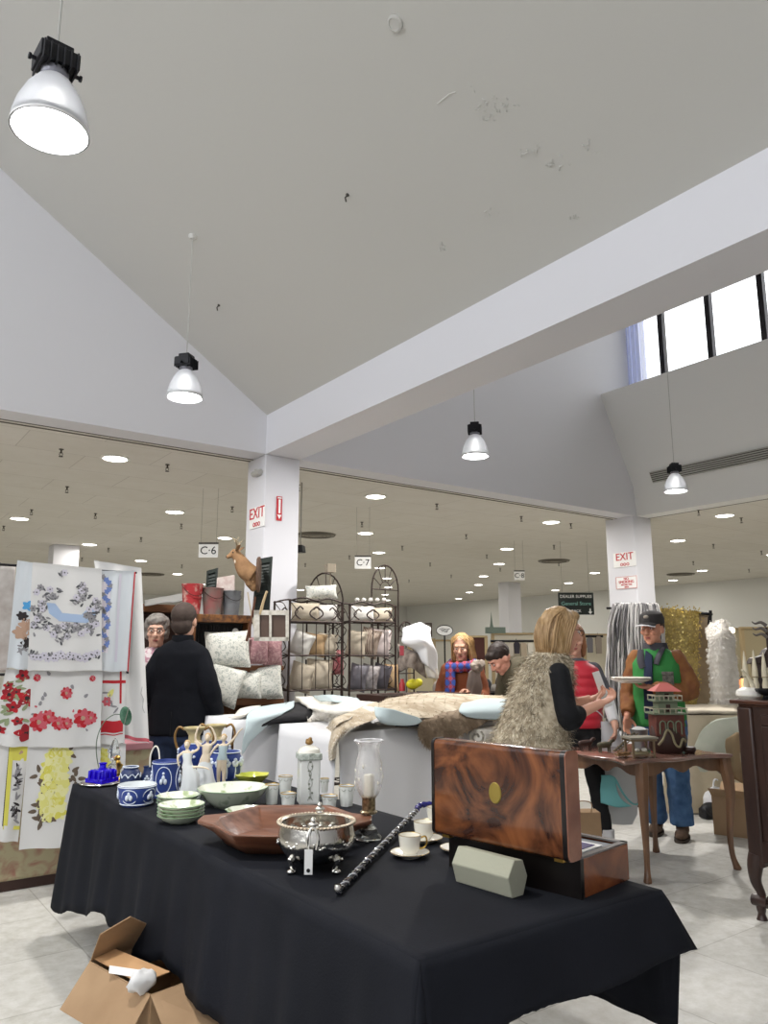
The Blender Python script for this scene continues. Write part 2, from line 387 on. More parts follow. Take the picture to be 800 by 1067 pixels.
# sprinklers
sp = [(64, 470), (174.5, 486), (70, 509), (33, 533), (4, 550), (242, 530), (189, 548), (147, 562), (113, 573), (99.5, 537), (189.5, 590.5), (85.5, 583),
      (311, 507), (455, 527), (543, 540), (377, 546), (485.6, 559), (507, 580), (419, 571), (448, 588.5), (470, 601), (364, 581), (521, 594), (426, 606), (318, 589),
      (594.6, 547.5), (727.5, 533.5), (772, 541.6), (577, 570), (582, 588), (743, 569), (722, 587), (780, 595), (793, 576)]
s0 = thing('ceiling_sprinkler', 'small brass fire sprinkler head poking from the drop ceiling', 'sprinkler', (0, 0, ZC), 0, 'sprinkler heads in the drop ceiling')
b = MB(); b.lathe([(.022, 0), (.022, -.006), (.008, -.008), (.008, -.03), (.012, -.034), (.006, -.04)], n=12); b.build('body', M('sprinkler_metal', '#4a4238', .4, .7), s0)
b = MB(); b.tube([(-.012, 0, -.034), (-.014, 0, -.055), (0, 0, -.068), (.014, 0, -.055), (.012, 0, -.034)], .003, 6); b.lathe([(.02, -.068), (.02, -.072), (.001, -.074)], n=12); b.build('deflector', MC['sprinkler_metal'], s0)
for i, q in enumerate(sp):
    p = PZ(q[0], q[1]-2, ZC)
    if i == 0: s0.location = p
    else: dup(s0, p)
# ceiling diffusers in the drop ceiling
for i, (x, y, lab) in enumerate(((329, 557, 'round slatted air diffuser in the drop ceiling beside the front column'), (577, 584, 'flat ceiling air diffuser between the two right rows of downlights'), (157, 598, 'ceiling air diffuser above the man in the black coat'), (709, 598, 'far ceiling air diffuser right of the right-hand column'))):
    p = PZ(x, y, ZC); t = thing('ceiling_vent', lab, 'vent', p, 0)
    b = MB(); b.lathe([(.001, -.03), (.1, -.03), (.2, -.02), (.3, -.006), (.32, 0)], n=28); b.build('cone', M('vent_metal', '#8f897c', .6), t)
    b = MB()
    for r in (.12, .18, .24, .3): b.tube([(r*cos(a*pi/12), r*sin(a*pi/12), -.035+r*.06) for a in range(24)], .006, 5, True)
    b.build('ring', M('vent_ring', '#6f6a60', .6), t)
# ceiling fittings on the slope
p = gray(412, 24); b = MB(); b.T = Matrix.Translation(p+gn*.012) @ gn.to_track_quat('Z', 'Y').to_matrix().to_4x4()
b.lathe([(.04, -.012), (.04, .0), (.03, .004), (.028, .0), (.001, .002)], n=28); tag(b.build('cover_plate', mGray), 'round blank cover plate on the sloping grey ceiling', 'cover plate')
for q, lab in (((362, 203), 'small metal hook on the sloping grey ceiling, nearer the middle'), ((228, 318), 'small metal hook on the sloping grey ceiling, nearer the hanging lamp')):
    p = gray(*q); b = MB(); b.ball(p, .012); b.tube([p, p+gn*.03, p+gn*.045+V((.012, 0, 0)), p+gn*.055+V((.02, 0, -.005))], .005, 6); tag(b.build('ceiling_hook', M('hook_metal', '#55524c', .4, .8)), lab, 'hook')
# ------------------------------------------------------------------ signs
def face(p, n, up=V((0, 0, 1))):    # matrix whose local +Z looks along n, +Y up
    n = V(n).normalized(); x = up.cross(n).normalized(); y = n.cross(x)
    m = Matrix((x, y, n)).transposed().to_4x4(); m.translation = p; return m
mSignW = M('sign_white', '#f4f4f2', .5); mSignK = M('sign_black', '#1b1b1b', .5); mRed = M('sign_red', '#c3202f', .5)
def hangsign(px, py, d, w, h, txt, size, lab, z=None):
    p = D(px, py, d); n = -FW; t = thing('aisle_sign', lab, 'sign', p, heading(n)); t['group'] = 'hanging aisle signs'
    b = MB(); b.box((0, 0, 0), (w, .01, h)); b.build('panel', mSignW, t, bevel=.002)
    b = MB(); b.text(txt, size, Matrix.Rotation(pi/2, 4, 'X'), .002); b.T = Matrix.Translation((0, -.008, 0)); v = b.v; b.v = [q+V((0, -.008, 0)) for q in v]; b.build('lettering', mSignK, t)
    b = MB()
    for s in (-1, 1): b.tube([(s*w*.4, 0, h/2), (s*w*.4, 0, ZC-p.z)], .0015, 5)
    b.build('hanging_wire', M('wire_gray', '#7d7a72', .5), t)
    b = MB(); b.box((0, 0, h/2+.01), (w*1.02, .02, .02)); b.build('top_rail', M('rail_dark', '#4a4842', .5), t)
    return t
hangsign(217, 574, 8.5, .215, .15, 'C·6', .125, 'white hanging aisle sign reading C·6 left of the deer head')
hangsign(378, 586.5, 9.6, .205, .15, 'C·7', .115, 'white hanging aisle sign reading C·7 above the iron racks')
hangsign(541, 600, 12.5, .17, .14, 'C·8', .11, 'small hanging aisle sign reading C·8 by the distant column')
# exit signs on the columns (on the -X faces)
def wallsign(name, lab, pos, n, w, h, lines, board=mSignW, border=None):
    t = thing(name, lab, 'sign', pos); Mx = face(V((0, 0, 0)), n)
    b = MB(); b.T = Mx; b.box((0, 0, .004), (w, h, .008)); b.build('panel', board, t)
    if border:
        b = MB(); b.T = Mx
        for s in (-1, 1): b.box((0, s*(h/2-.006), .0095), (w*.96, .004, .003)); b.box((s*(w/2-.006), 0, .0095), (.004, h*.95, .003))
        b.build('border', border, t)
    for (txt, size, x, y, m) in lines:
        b = MB(); b.T = Mx; b.text(txt, size, Matrix.Translation((x, y, .010)), .002); b.build('lettering', m, t)
    return t
x0 = 3.174
p = PX(268.5, 539, x0); wallsign('exit_sign', 'white EXIT sign with red letters on the front white column', p+V((-.002, 0, 0)), (-1, 0, 0), .3, .2, [('EXIT', .15, 0, .035, mRed), ('ooo', .09, 0, -.06, mRed)])
p = PX(651, 583, 8.70); wallsign('exit_sign', 'white EXIT sign with red letters on the right-hand white column', p+V((-.002, 0, 0)), (-1, 0, 0), .36, .2, [('EXIT', .14, 0, .035, mRed), ('ooo', .09, 0, -.06, mRed)])
p = PX(653, 607, 8.70); wallsign('no_smoking_sign', 'small white NO SMOKING notice with red lettering below the exit sign', p+V((-.002, 0, 0)), (-1, 0, 0), .34, .17,
    [('NO', .05, 0, .05, mRed), ('SMOKING', .055, 0, .008, mRed), ('WITHIN THIS', .03, 0, -.03, mRed), ('AREA', .028, 0, -.06, mRed)], border=mRed)
p = PY(290.5, 530, YB); t = wallsign('extinguisher_sign', 'narrow red fire extinguisher arrow sign on the front white column', p+V((0, -.002, 0)), (0, -1, 0), .055, .23, [], mRed)
b = MB(); b.T = face(V((0, 0, 0)), (0, -1, 0))
b.box((0, .02, .0105), (.02, .13, .003)); b.prism([(-.022, -.06), (0, -.1), (.022, -.06)], .003, 'z', .009); b.box((0, .1, .0105), (.04, .012, .003)); b.build('arrow', mSignW, t)
t = thing('emergency_light', 'small grey emergency light high on the front white column', 'light fitting', PX(267, 493, x0-.03))
b = MB(); b.tube([(0, -.08, 0), (0, .06, 0)], .028, 12); b.build('housing', M('grey_plastic', '#b4b3ae', .5), t)
b = MB(); b.lathe([(.03, 0), (.03, .04)], c=(0, -.02, -.01), n=12); b.box((.02, 0, .0), (.03, .1, .05)); b.build('bracket', M('grey_plastic', '#b4b3ae', .5), t)
t = thing('security_camera', 'black camera bracket hanging behind the front white column', 'camera', D(313, 572, 8.2))
b = MB(); b.box((0, 0, 0), (.12, .09, .08), .7, .8); b.build('housing', mBlack, t, bevel=.01)
b = MB(); b.tube([(0, 0, .04), (0, 0, ZC-t.location.z)], .006, 6); b.build('stem', MC['wire_gray'], t)
# dealer supplies sign
p = D(600, 629, 12.5); t = thing('direction_sign', 'black DEALER SUPPLIES store sign with white arrow, hanging behind the fur-vested woman', 'sign', p, heading(-FW))
b = MB(); b.box((0, 0, 0), (.58, .012, .36)); b.build('panel', M('sign_board', '#16221f', .5), t, bevel=.003)
for txt, s, x, z, m in (('DEALER SUPPLIES', .068, 0, .115, mSignW), ('General Store', .085, 0, .0, M('sign_teal', '#7fb3a8', .5)), ('BACK', .06, .0, -.12, mSignW)):
    b = MB(); b.text(txt, s, Matrix.Translation((x, -.01, z)) @ Matrix.Rotation(pi/2, 4, 'X'), .002); b.build('lettering', m, t)
b = MB(); b.prism([(.19, -.13), (.215, -.13), (.215, -.08), (.235, -.08), (.235, -.13), (.26, -.13), (.225, -.17)], .004, 'y', -.012); b.build('arrow', mSignW, t)
b = MB()
for s in (-1, 1): b.tube([(s*.22, 0, .18), (s*.22, 0, ZC-p.z)], .002, 5)
b.build('hanging_wire', MC['wire_gray'], t)
# ================================================================== THE FRONT TABLE
TZ = .75
TX0, TX1, TY0, TY1 = 1.20, 2.13, 1.51, 4.56
def T(x, y, z=TZ): p = PZ(x, y, z); return V((p.x, p.y, z))
mBCloth = M('black_tablecloth', '#15171d', .85, col2='#1a1c23', scale=3, bump=.12, bscale=160, spec=.2)
mFold = M('folding_table_plastic', '#c9ccd0', .5); mLeg = M('table_leg_steel', '#6c7178', .4, .7)
for k, (a, c, lab) in enumerate(((TY0+.02, 2.98, 'folding table under the near half of the black tablecloth'), (3.02, TY1-.02, 'folding table under the far half of the black tablecloth'))):
    t = thing('folding_table', lab, 'table', ((TX0+TX1)/2, (a+c)/2, 0)); h = (c-a)/2; t['group'] = 'folding tables under the black cloth'
    b = MB(); b.box((0, 0, .725), (.90, 2*h, .04)); b.build('tabletop', mFold, t, bevel=.008)
    for sx in (-1, 1):
        for sy in (-1, 1):
            b = MB(); b.tube([(sx*.28, sy*(h-.5), .705), (sx*.28, sy*(h-.46), .0)], .014, 10); b.build('leg', mLeg, t)
# the cloth: top plus four hanging sides, folds growing towards the hem
def foldw(s, f=1.0): return sin(s*9.3*f)+.6*sin(s*17.1*f+1.3)+.4*sin(s*31*f+.4)
b = MB(); NX, NY = 24, 70
def topz(x, y): return TZ-.0005+.0012*noise.noise(V((x*6, y*6, 0)))-.006*math.exp(-((y-2.4-.3*(x-1.2))/.01)**2)*0
b.grid([[V((TX0+(TX1-TX0)*i/NX, TY0+(TY1-TY0)*j/NY, topz(TX0+(TX1-TX0)*i/NX, TY0+(TY1-TY0)*j/NY))) for i in range(NX+1)] for j in range(NY+1)])
def skirt(P0, P1, nrm, drop, amp, flare, n, m=12, f=1.0, ends=(0, 0), mb=None):
    P0 = V(P0); P1 = V(P1); nrm = V(nrm); L = (P1-P0).length; dr = (P1-P0)/L; rows = []
    for k in range(m+1):
        t = k/m; r = []
        for i in range(n+1):
            s = L*i/n; d = drop(s)*t
            w = t**.8
            out = flare*t+amp*w*foldw(s, f)+.006*min(1, t*6)
            e = ends[0]*(1-i/n)**8*t-ends[1]*0
            rg = .006*noise.noise(V((s*40, 3, 0)))*t
            r.append(P0+dr*(s+.012*w*sin(s*9.3*f+1)+ (i/n)**14*ends[1]*t-(1-i/n)**14*ends[0]*t)+nrm*out+V((0, 0, -d-rg)))
        rows.append(r)
    rows[0] = [V((p.x, p.y, P0.z)) for p in rows[0]]
    (mb or b).grid(rows)
    return rows
dl = lambda s: .64-.13*max(0, 1-s/.5)**2*0-.14*sin(min(1, (2.99-s)/1.2)*pi/2)*0-.05*sin(s*5)*.5-.16*(1-s/2.99)
# left long side: from the far corner (A) to the near corner (B)
sk1 = skirt((TX0, TY1, TZ), (TX0, TY0, TZ), (-1, 0, 0), lambda s: .62-.16*min(1, s/.9)+.02*sin(s*6.5)+.015*sin(s*15), .014, .04, 150, f=1.15, ends=(.06, .0))
sk2 = skirt((TX0, TY0, TZ), (TX1, TY0, TZ), (0, -1, 0), lambda s: .150+.022*sin(s*2.2)+.006*sin(s*13)+.42*max(0, 1-s/.22)**2, .004, .05, 60, f=.6, ends=(.0, .09))
skirt((TX1, TY0, TZ), (TX1, TY1, TZ), (1, 0, 0), lambda s: (.17 if s < .04 else .40)+.03*sin(s*5+1)+.04*sin(s*1.3), .018, .10, 120, f=1.3, ends=(.0, .0))
skirt((TX1, TY1, TZ), (TX0, TY1, TZ), (0, 1, 0), lambda s: .40, .012, .03, 50, f=1.1)
for s_ in (0,): b.grid([[r1[-1], (r1[-1]+r2[0])/2+V((-.012, -.012, 0))*(k/12), r2[0]] for k, (r1, r2) in enumerate(zip(sk1, sk2))])
o = b.build('tablecloth', mBCloth, solid=.0025, sharp=80)
tag(o, 'long black tablecloth draped over the front display table', 'tablecloth')
# ------------------------------------------------------------------ china and glass helpers
mBlueJ = M('cobalt_stoneware', '#31468c', .5); mWhiteJ = M('white_relief', '#d9e2ee', .5); mDkBlue = M('dark_blue_stoneware', '#2c3a63', .45)
mCobalt = M('cobalt_glass', '#2a12d8', .06, trans=.35, ior=1.4, spec=.7)
mGreenCh = M('green_floral_china', '#dfe6cf', .22, col2='#8ea67a', scale=16, lo=.52, hi=.66, coat=.5)
mGreenIn = M('pale_floral_china', '#e7eadb', .2, col2='#a9b88e', scale=22, lo=.55, hi=.68, coat=.5)
mRimG = M('green_rim', '#7f9a77', .3)
mFrost = M('frosted_glass', '#f6f8f5', .25, trans=.35, ior=1.3, alpha=.85)
mStem = M('etched_grey', '#7c8074', .6)
def lath(name, prof, mat, par, n=28, c=(0, 0, 0), solid=0, cap=(True, False), **k):
    b = MB(); b.lathe(prof, c=c, n=n, cap=cap, **k); return b.build(name, mat, par, solid=solid)
# 1 silver tray with blue inkwell
p = T(104, 818); t = thing('silver_tray', 'small round silver tray under the cobalt glass inkwell', 'tray', p)
lath('dish', [(.001, .004), (.085, .004), (.098, .012), (.104, .014), (.1, .008), (.085, 0), (.001, 0)], mChrome, t)
b = MB(); b.tube([(.102*cos(a*pi/20), .102*sin(a*pi/20), .013) for a in range(40)], .004, 6, True); b.build('rim', mChrome, t)
t = thing('glass_inkwell', 'square cobalt blue glass inkwell on a silver tray at the far left end', 'inkwell', p+V((.01, 0, .015)), .5)
b = MB(); b.box((0, 0, .012), (.125, .125, .024)); b.box((0, 0, .045), (.11, .11, .045), top=.82)
for k in range(4):
    a = k*pi/2
    for j in (-1, 0, 1): b.box((.056*cos(a)-j*.034*sin(a), .056*sin(a)+j*.034*cos(a), .036), (.016, .016, .05), a)
b.build('body', mCobalt, t, bevel=.004)
b = MB(); b.lathe([(.03, .066), (.018, .074), (.016, .09), (.024, .1), (.02, .1), (.012, .085)], n=20); b.build('neck', mCobalt, t)
p2 = T(110, 812); t = thing('glass_perfume_bottle', 'clear glass perfume bottle with a tall stopper behind the cobalt inkwell', 'bottle', p2+V((.05, .03, 0)), 0)
lath('body', [(.001, 0), (.045, 0), (.05, .03), (.03, .07), (.013, .085), (.013, .1)], mGlass, t)
b = MB(); b.lathe([(.01, .1), (.03, .12), (.034, .15), (.012, .21), (.001, .22)], n=8); b.build('stopper', mGlass, t, flat=True)
t = thing('gilt_figure', 'little gilt figure standing between the inkwell and the blue jar', 'figurine', T(122, 814))
lath('base', [(.001, 0), (.035, 0), (.036, .015), (.022, .025), (.012, .03), (.012, .04)], mBrass, t)
b = MB(); b.limb([(0, 0, .04), (.002, 0, .07), (0, 0, .1)], [.016, .011, .014], 10); b.ball((0, 0, .125), .012)
b.tube([(0, 0, .1), (.025, 0, .085), (.015, 0, .065)], .005, 6); b.tube([(0, 0, .1), (-.022, 0, .12), (-.01, 0, .14)], .005, 6); b.build('figure', mBrass, t, remesh=.003)
# wire hanger with glass leaf
p = T(103, 812); t = thing('wire_hanger', 'curved wire stand carrying an oval green glass leaf above the inkwell', 'ornament', p+V((0, .22, 0)))
q = [PY(x, y, p.y+.22)-t.location for x, y in ((106, 812), (101, 790), (101, 770), (108, 753), (118, 745), (127, 744), (132, 738))]
b = MB(); b.tube(smooth(q, 5), .003, 6); b.lathe([(.04, 0), (.04, .006), (.001, .008)], c=(q[0].x, q[0].y, 0), n=16); b.build('wire', M('green_wire', '#60705f', .4, .6), t)
c = PY(131, 746, p.y+.22)-t.location
b = MB(); b.ball(c, (.036, .008, .058), 20, 12, R=Matrix.Rotation(-.25, 3, 'Y')); b.build('glass_leaf', M('green_glass', '#6f9c82', .12, trans=.3, col2='#3f6b55', scale=25), t)
b = MB(); b.tube([c+V((-.01, -.01, -.05)), c+V((0, -.012, 0)), c+V((.012, -.01, .05))], .003, 5); b.build('vein', mStem, t)
# 2 cobalt bowl in front
def panels(t, r, z0, z1, mat, n=6, off=0, lobes=3, rb=None):
    rb = rb or r
    b = MB()
    for k in range(n):
        a0 = off+k*2*pi/n; w = pi/n*.92
        def P(u, v): a = a0+u*w; rr = rb+(r-rb)*v+.0012; return V((rr*cos(a), rr*sin(a), z0+(z1-z0)*v))
        pts = [P(-1+.12*cos(j*2*pi/16)-.12+0, .5) for j in range(0)]
        loop = [P(.86*cos(j*2*pi/20)*(1 if abs(cos(j*2*pi/20)) < .8 else .95), .5+.43*sin(j*2*pi/20)) for j in range(20)]
        b.tube(loop, .0022, 5, True)
        for j in range(lobes):
            b.ball(P((j-(lobes-1)/2)*.2, .45+.12*(j % 2)), (.009, .009, .014), 8, 6)
        b.ball(P(0, .72), .007, 8, 6)
    b.tube([(r*1.004*cos(a*pi/16), r*1.004*sin(a*pi/16), z1+.004) for a in range(32)], .003, 6, True)
    b.tube([(rb*1.004*cos(a*pi/16), rb*1.004*sin(a*pi/16), z0) for a in range(32)], .003, 6, True)
    return b.build('relief', mWhiteJ, t)
p = T(142, 839); t = thing('stoneware_bowl', 'cobalt blue bowl with white relief medallions and white inside, at the front left', 'bowl', p)
lath('body', [(.001, 0), (.066, 0), (.068, .006), (.082, .035), (.088, .088), (.088, .094)], mBlueJ, t, n=36)
lath('lining', [(.0885, .094), (.085, .097), (.083, .09), (.075, .03), (.05, .012), (.001, .01)], M('white_glaze', '#dfe4e6', .25), t, n=36, cap=(False, True))
panels(t, .087, .012, .085, mWhiteJ, 5, -2.35, rb=.074)
p = T(135, 824); t = thing('stoneware_jar', 'dark blue lidless jar with white garlands behind the cobalt bowl', 'jar', p)
lath('body', [(.001, 0), (.045, 0), (.052, .04), (.052, .08), (.045, .1), (.037, .108), (.038, .12), (.033, .12), (.03, .105)], mDkBlue, t, n=32)
b = MB()
for k in range(9):
    a = k*2*pi/9
    b.tube([(.051*cos(a+j*.08), .051*sin(a+j*.08), .088-.012*cos((j-0)*pi/8)) for j in range(-4, 5)], .003, 5)
    b.ball((.052*cos(a), .052*sin(a), .072), .006, 8, 6)
b.tube([(.0385*cos(a*pi/12), .0385*sin(a*pi/12), .12) for a in range(24)], .003, 6, True); b.build('garland', mWhiteJ, t)
p = T(155, 822); t = thing('stoneware_jug', 'small dark blue jug with a white relief tree and looped white handle', 'jug', p)
lath('body', [(.001, 0), (.036, 0), (.046, .03), (.046, .06), (.034, .085), (.03, .105), (.034, .115), (.029, .113)], mDkBlue, t)
b = MB(); q = [V((x, 0, z)) for x, z in ((.0, .1), (.0, .17), (.02, .215), (.04, .2), (.05, .13), (.045, .06))]
b.tube([RT*v.x+UP*v.z for v in smooth(q, 5)], .0045, 8); b.build('handle', mPorc, t)
b = MB(); c = -FW*.046+UP*.045
for j in range(5): b.ball(c+RT*(.012*(j-2)*(.6))+UP*(.012*(2-abs(j-2))), .007, 8, 6)
b.build('relief', mWhiteJ, t)
# tall blue planter
p = T(170, 832); t = thing('stoneware_planter', 'tall cobalt blue cylinder vase with white framed panels behind the white figurine', 'vase', p+V((.03, .06, 0)))
lath('body', [(.001, 0), (.066, 0), (.067, .01), (.067, .165), (.07, .17), (.064, .172), (.06, .16), (.06, .03), (.001, .02)], mBlueJ, t, n=36)
panels(t, .067, .012, .158, mWhiteJ, 4, -2.1, rb=.067)
def urn(px, py, label, sc=1.0, dep=0):
    p = T(px, py); t = thing('urn_vase', label, 'vase', p+V((.02, dep, 0)), 0, 'pair of cream necked urns')
    lath('body', [(.001, 0), (.045, 0), (.05, .012), (.03, .022), (.032, .035), (.07, .09), (.085, .14), (.08, .175), (.05, .2)], mBlueJ, t, n=32)
    lath('neck', [(.05, .2), (.034, .215), (.032, .24), (.045, .262), (.062, .278), (.062, .286), (.055, .286), (.03, .262)], M('cream_glaze', '#cbbd93', .35, col2='#b2a272', scale=12), t, n=32, cap=(False, False))
    for s in (-1, 1):
        b = MB(); b.tube(smooth([RT*(s*.055)+UP*.27, RT*(s*.09)+UP*.285, RT*(s*.112)+UP*.24, RT*(s*.1)+UP*.18, RT*(s*.078)+UP*.15], 5), .007, 8); b.build('handle', M('gilt_brown', '#8b6a3a', .35, .3), t)
    b = MB()
    for k in range(4):
        a = -2.2+k*pi/2
        for j in range(7): b.ball((.085*cos(a+(j-3)*.09), .085*sin(a+(j-3)*.09), .13+.016*(j % 3)), .009, 8, 6)
    b.tube([(.052*cos(a*pi/12), .052*sin(a*pi/12), .198) for a in range(24)], .004, 6, True); b.build('relief', mWhiteJ, t)
urn(197, 812, 'blue urn with cream flared neck, left of the pair behind the figurines')
urn(223, 808, 'blue urn with cream flared neck, right of the pair behind the figurines', dep=.04)
p = T(234, 816); t = thing('stoneware_jar', 'wide cobalt blue jar with white relief trees, right of the figurines', 'jar', p)
lath('body', [(.001, 0), (.066, 0), (.084, .04), (.091, .09), (.086, .14), (.076, .162), (.079, .168), (.072, .17), (.066, .15)], mBlueJ, t, n=36)
b = MB()
for k in range(6):
    a = -3.0+k*.55
    R_ = lambda da, z: V(((.0905-.06*(z-.09)**2*20)*cos(a+da), (.0905-.06*(z-.09)**2*20)*sin(a+da), z))
    b.tube([R_(0, .035), R_(.02, .07), R_(0, .1)], .0035, 6)
    for da, z in ((-.13, .115), (0, .13), (.13, .115), (-.07, .105), (.07, .105)): b.ball(R_(da, z), .011, 8, 6)
b.tube([(.08*cos(a*pi/14), .08*sin(a*pi/14), .167) for a in range(28)], .003, 6, True); b.build('relief', mWhiteJ, t)
# figurines
mFigS = M('bisque_skin', '#e2d2ba', .35, coat=.3); mFigW = M('figurine_white', '#dfe3e4', .3, coat=.4); mFigB = M('figurine_blue', '#b9cdd2', .3, coat=.4); mHairF = M('figurine_hair', '#c9a878', .5)
def figurine(px, py, lab, h, arms, skirt_pts, top_mat, lean_=0, hairup=False, off=(0, 0, 0), bare=False):
    p = T(px, py); t = thing('dancer_figurine', lab, 'figurine', p+V(off), heading(-FW), 'porcelain dancer figurines', h)
    lath('base', [(.001, 0), (.15, 0), (.16, .02), (.12, .05), (.001, .055)], mFigW, t)
    b = MB(); l = lean_
    b.limb([(.05, 0, .05), (.05, -.01, .27), (.03, 0, .5)], [.028, .04, .062], 10); b.limb([(-.05, .02, .05), (-.05, .0, .27), (-.03, 0, .5)], [.028, .04, .062], 10)
    b.ell([(V((l*.0, 0, .47)), .085, .06), (V((l*.2, 0, .53)), .09, .06), (V((l*.5, 0, .62)), .062, .045), (V((l*.8, 0, .7)), .075, .052), (V((l, 0, .76)), .085, .045), (V((l, 0, .785)), .03, .03)], 16)
    b.limb([(l, 0, .77), (l*1.1, -.005, .83)], [.026, .024], 10)
    for a in arms: b.limb([V(q) for q in a], [.026, .021, .017, .012][:len(a)], 8)
    b.ball((l*1.2, -.01, .88), (.048, .055, .065)); b.ball((l*1.2, -.066, .872), .011)
    b.build('body', mFigS, t, remesh=.008, smoothit=1)
    b = MB(); b.ball((l*1.2, .012, .9), (.056, .058, .062)); b.ball((l*1.2, .06, .93 if hairup else .87), .034); b.build('hair', mHairF, t, disp=.01, dsize=.03)
    b = MB()
    n = 28
    if skirt_pts:
        rs = []
        for (cx, cy, z, rx, ry, am) in skirt_pts: rs.append([V((cx+rx*cos(2*pi*i/n)*(1+am*sin(i*2*pi/n*7)), cy+ry*sin(2*pi*i/n)*(1+am*sin(i*2*pi/n*7)), z)) for i in range(n)])
        b.loft(rs); b.build('skirt', mFigW, t)
    if not bare:
        b = MB(); b.ell([(V((l*.1, 0, .5)), .1, .072), (V((l*.5, 0, .62)), .07, .054), (V((l*.8, 0, .7)), .084, .062), (V((l*.95, 0, .745)), .088, .052)], 18); b.build('bodice', top_mat, t)
    return t
figurine(194, 832, 'white dancer figurine striding with a raised leg and hand behind head, leftmost figurine', .29,
    [[(.08, 0, .755), (.17, .02, .82), (.1, .03, .93)], [(-.08, 0, .755), (-.16, -.05, .68), (-.14, -.06, .55)], [(.03, 0, .5), (.2, -.05, .52), (.33, -.05, .5), (.38, -.06, .48)]],
    [(0, 0, .54, .09, .07, .0), (.05, 0, .42, .14, .09, .03), (.06, 0, .2, .16, .1, .06), (.03, 0, .04, .2, .12, .09)], mFigW, -.02)
# its scarf over the lifted leg
figurine(212, 826, 'dancer figurine with both arms curved overhead and flowing white skirt, middle figurine', .31,
    [[(.085, 0, .755), (.17, .0, .84), (.12, 0, 1.0), (.06, 0, 1.06)], [(-.085, 0, .755), (-.17, 0, .85), (-.15, 0, 1.0), (-.1, 0, 1.08)]],
    [(0, 0, .5, .085, .065, 0), (0, 0, .42, .12, .08, .03), (0, 0, .22, .16, .12, .07), (-.02, 0, .05, .24, .17, .1)], mFigS, .03, bare=True)
figurine(230, 821, 'dancer figurine in pale blue top with one arm flung up and outward, rightmost figurine', .29,
    [[(.085, 0, .755), (.2, 0, .86), (.3, 0, 1.0), (.36, 0, 1.05)], [(-.085, 0, .755), (-.17, -.02, .66), (-.22, -.05, .56)]],
    [], mFigB, .02)
# plates and bowls
def plate(nm, lab, p, r, h, grp, par=None, mats=None, fl=.0, n=40):
    t = thing(nm, lab, 'bowl' if 'bowl' in nm else 'plate', p, random.uniform(0, 3), grp)
    sc = lambda a, z: 1+fl*cos(a*9)*(z/h)
    b = MB(); b.lathe([(r*.5, 0), (r*.55, .003), (r*.8, h*.45), (r, h)], n=n, fn=sc, cap=(True, False)); b.build('outside', mGreenCh, t)
    b = MB(); b.lathe([(r, h), (r*.985, h+.002), (r*.78, h*.5+.004), (r*.5, .006), (.0001, .006)], n=n, fn=sc, cap=(False, False)); b.build('inside', mGreenIn, t)
    b = MB(); b.tube([(r*(1+fl*cos(a*9*pi*2/n))*cos(a*2*pi/n), r*(1+fl*cos(a*9*2*pi/n))*sin(a*2*pi/n), h) for a in range(n)], .0022, 5, True); b.build('rim', mRimG, t)
    return t
p = T(188, 857)
nm4 = ['bottom', 'second from bottom', 'third from bottom', 'top']
for k in range(4): plate('soup_bowl', 'green floral bowl, %s of the front stack of four' % nm4[k], p+V((0, 0, k*.0135)), .096, .034, 'front stack of green floral bowls')
p = T(187, 846)+V((.02, .07, 0))
for k in range(3): plate('soup_bowl', 'green floral bowl, %s of the rear stack of three' % ['bottom', 'middle', 'top'][k], p+V((0, 0, k*.0135)), .096, .034, 'rear stack of green floral bowls')
p = T(242, 840); plate('serving_bowl', 'large green floral serving bowl with pale interior', p, .162, .085, None, fl=.012)
p = T(258, 858)+V((0, -.02, 0)); plate('side_plate', 'scalloped pale green plate in front of the large green bowl', T(256, 856), .085, .05, None, fl=.04)
p = T(247, 818)+V((.02, .1, 0)); plate('side_plate', 'green rimmed plate behind the large green bowl', p, .085, .028, None, fl=.02)
t = thing('leaf_bowl', 'yellow green leaf shaped bowl behind the large green bowl', 'bowl', T(265, 819)+V((0, .03, 0)))
yl = lambda a, z: 1+.10*cos(a*6)*(z/.06)
b = MB(); b.lathe([(.001, 0), (.04, 0), (.055, .015), (.088, .05), (.092, .058)], n=48, fn=yl, cap=(True, False)); b.build('outside', M('leaf_green', '#8a9a3c', .3, col2='#b0ad48', scale=14, coat=.4), t)
b = MB(); b.lathe([(.092, .058), (.086, .052), (.05, .018), (.0001, .012)], n=48, fn=yl, cap=(False, False)); b.build('inside', M('leaf_yellow', '#d5d35c', .3, col2='#b9c24d', scale=14, coat=.4), t)
# beakers
def beaker(px, py, r, h, lab):
    t = thing('glass_beaker', lab, 'glass', T(px, py), random.uniform(0, 3), 'gold rimmed glass beakers round the lantern')
    lath('cup', [(.0001, .002), (r*.75, .002), (r*.78, .006), (r*.86, h*.6), (r, h), (r*.95, h), (r*.8, h*.6), (r*.7, .012), (.001, .01)], mFrost, t, n=24, cap=(False, False))
    b = MB(); b.tube([(r*.98*cos(a*pi/12), r*.98*sin(a*pi/12), h) for a in range(24)], .0018, 5, True); b.build('gold_rim', mGold, t)
    b = MB()
    for k in range(7):
        a = k*2*pi/7; b.tube([(r*.99*cos(a+j*.1), r*.99*sin(a+j*.1), h*.86-.008*cos(j*pi/6)) for j in range(-3, 4)], .0012, 4)
    b.build('etching', mStem, t)
beaker(283, 838, .034, .09, 'gold rimmed glass beaker furthest left, beside the green bowl')
beaker(297, 828, .036, .09, 'gold rimmed glass beaker behind, left of the square lantern')
beaker(300, 842, .036, .066, 'short gold rimmed glass beaker in front, left of the square lantern')
beaker(338, 826, .022, .07, 'small gold rimmed glass beaker behind, right of the square lantern')
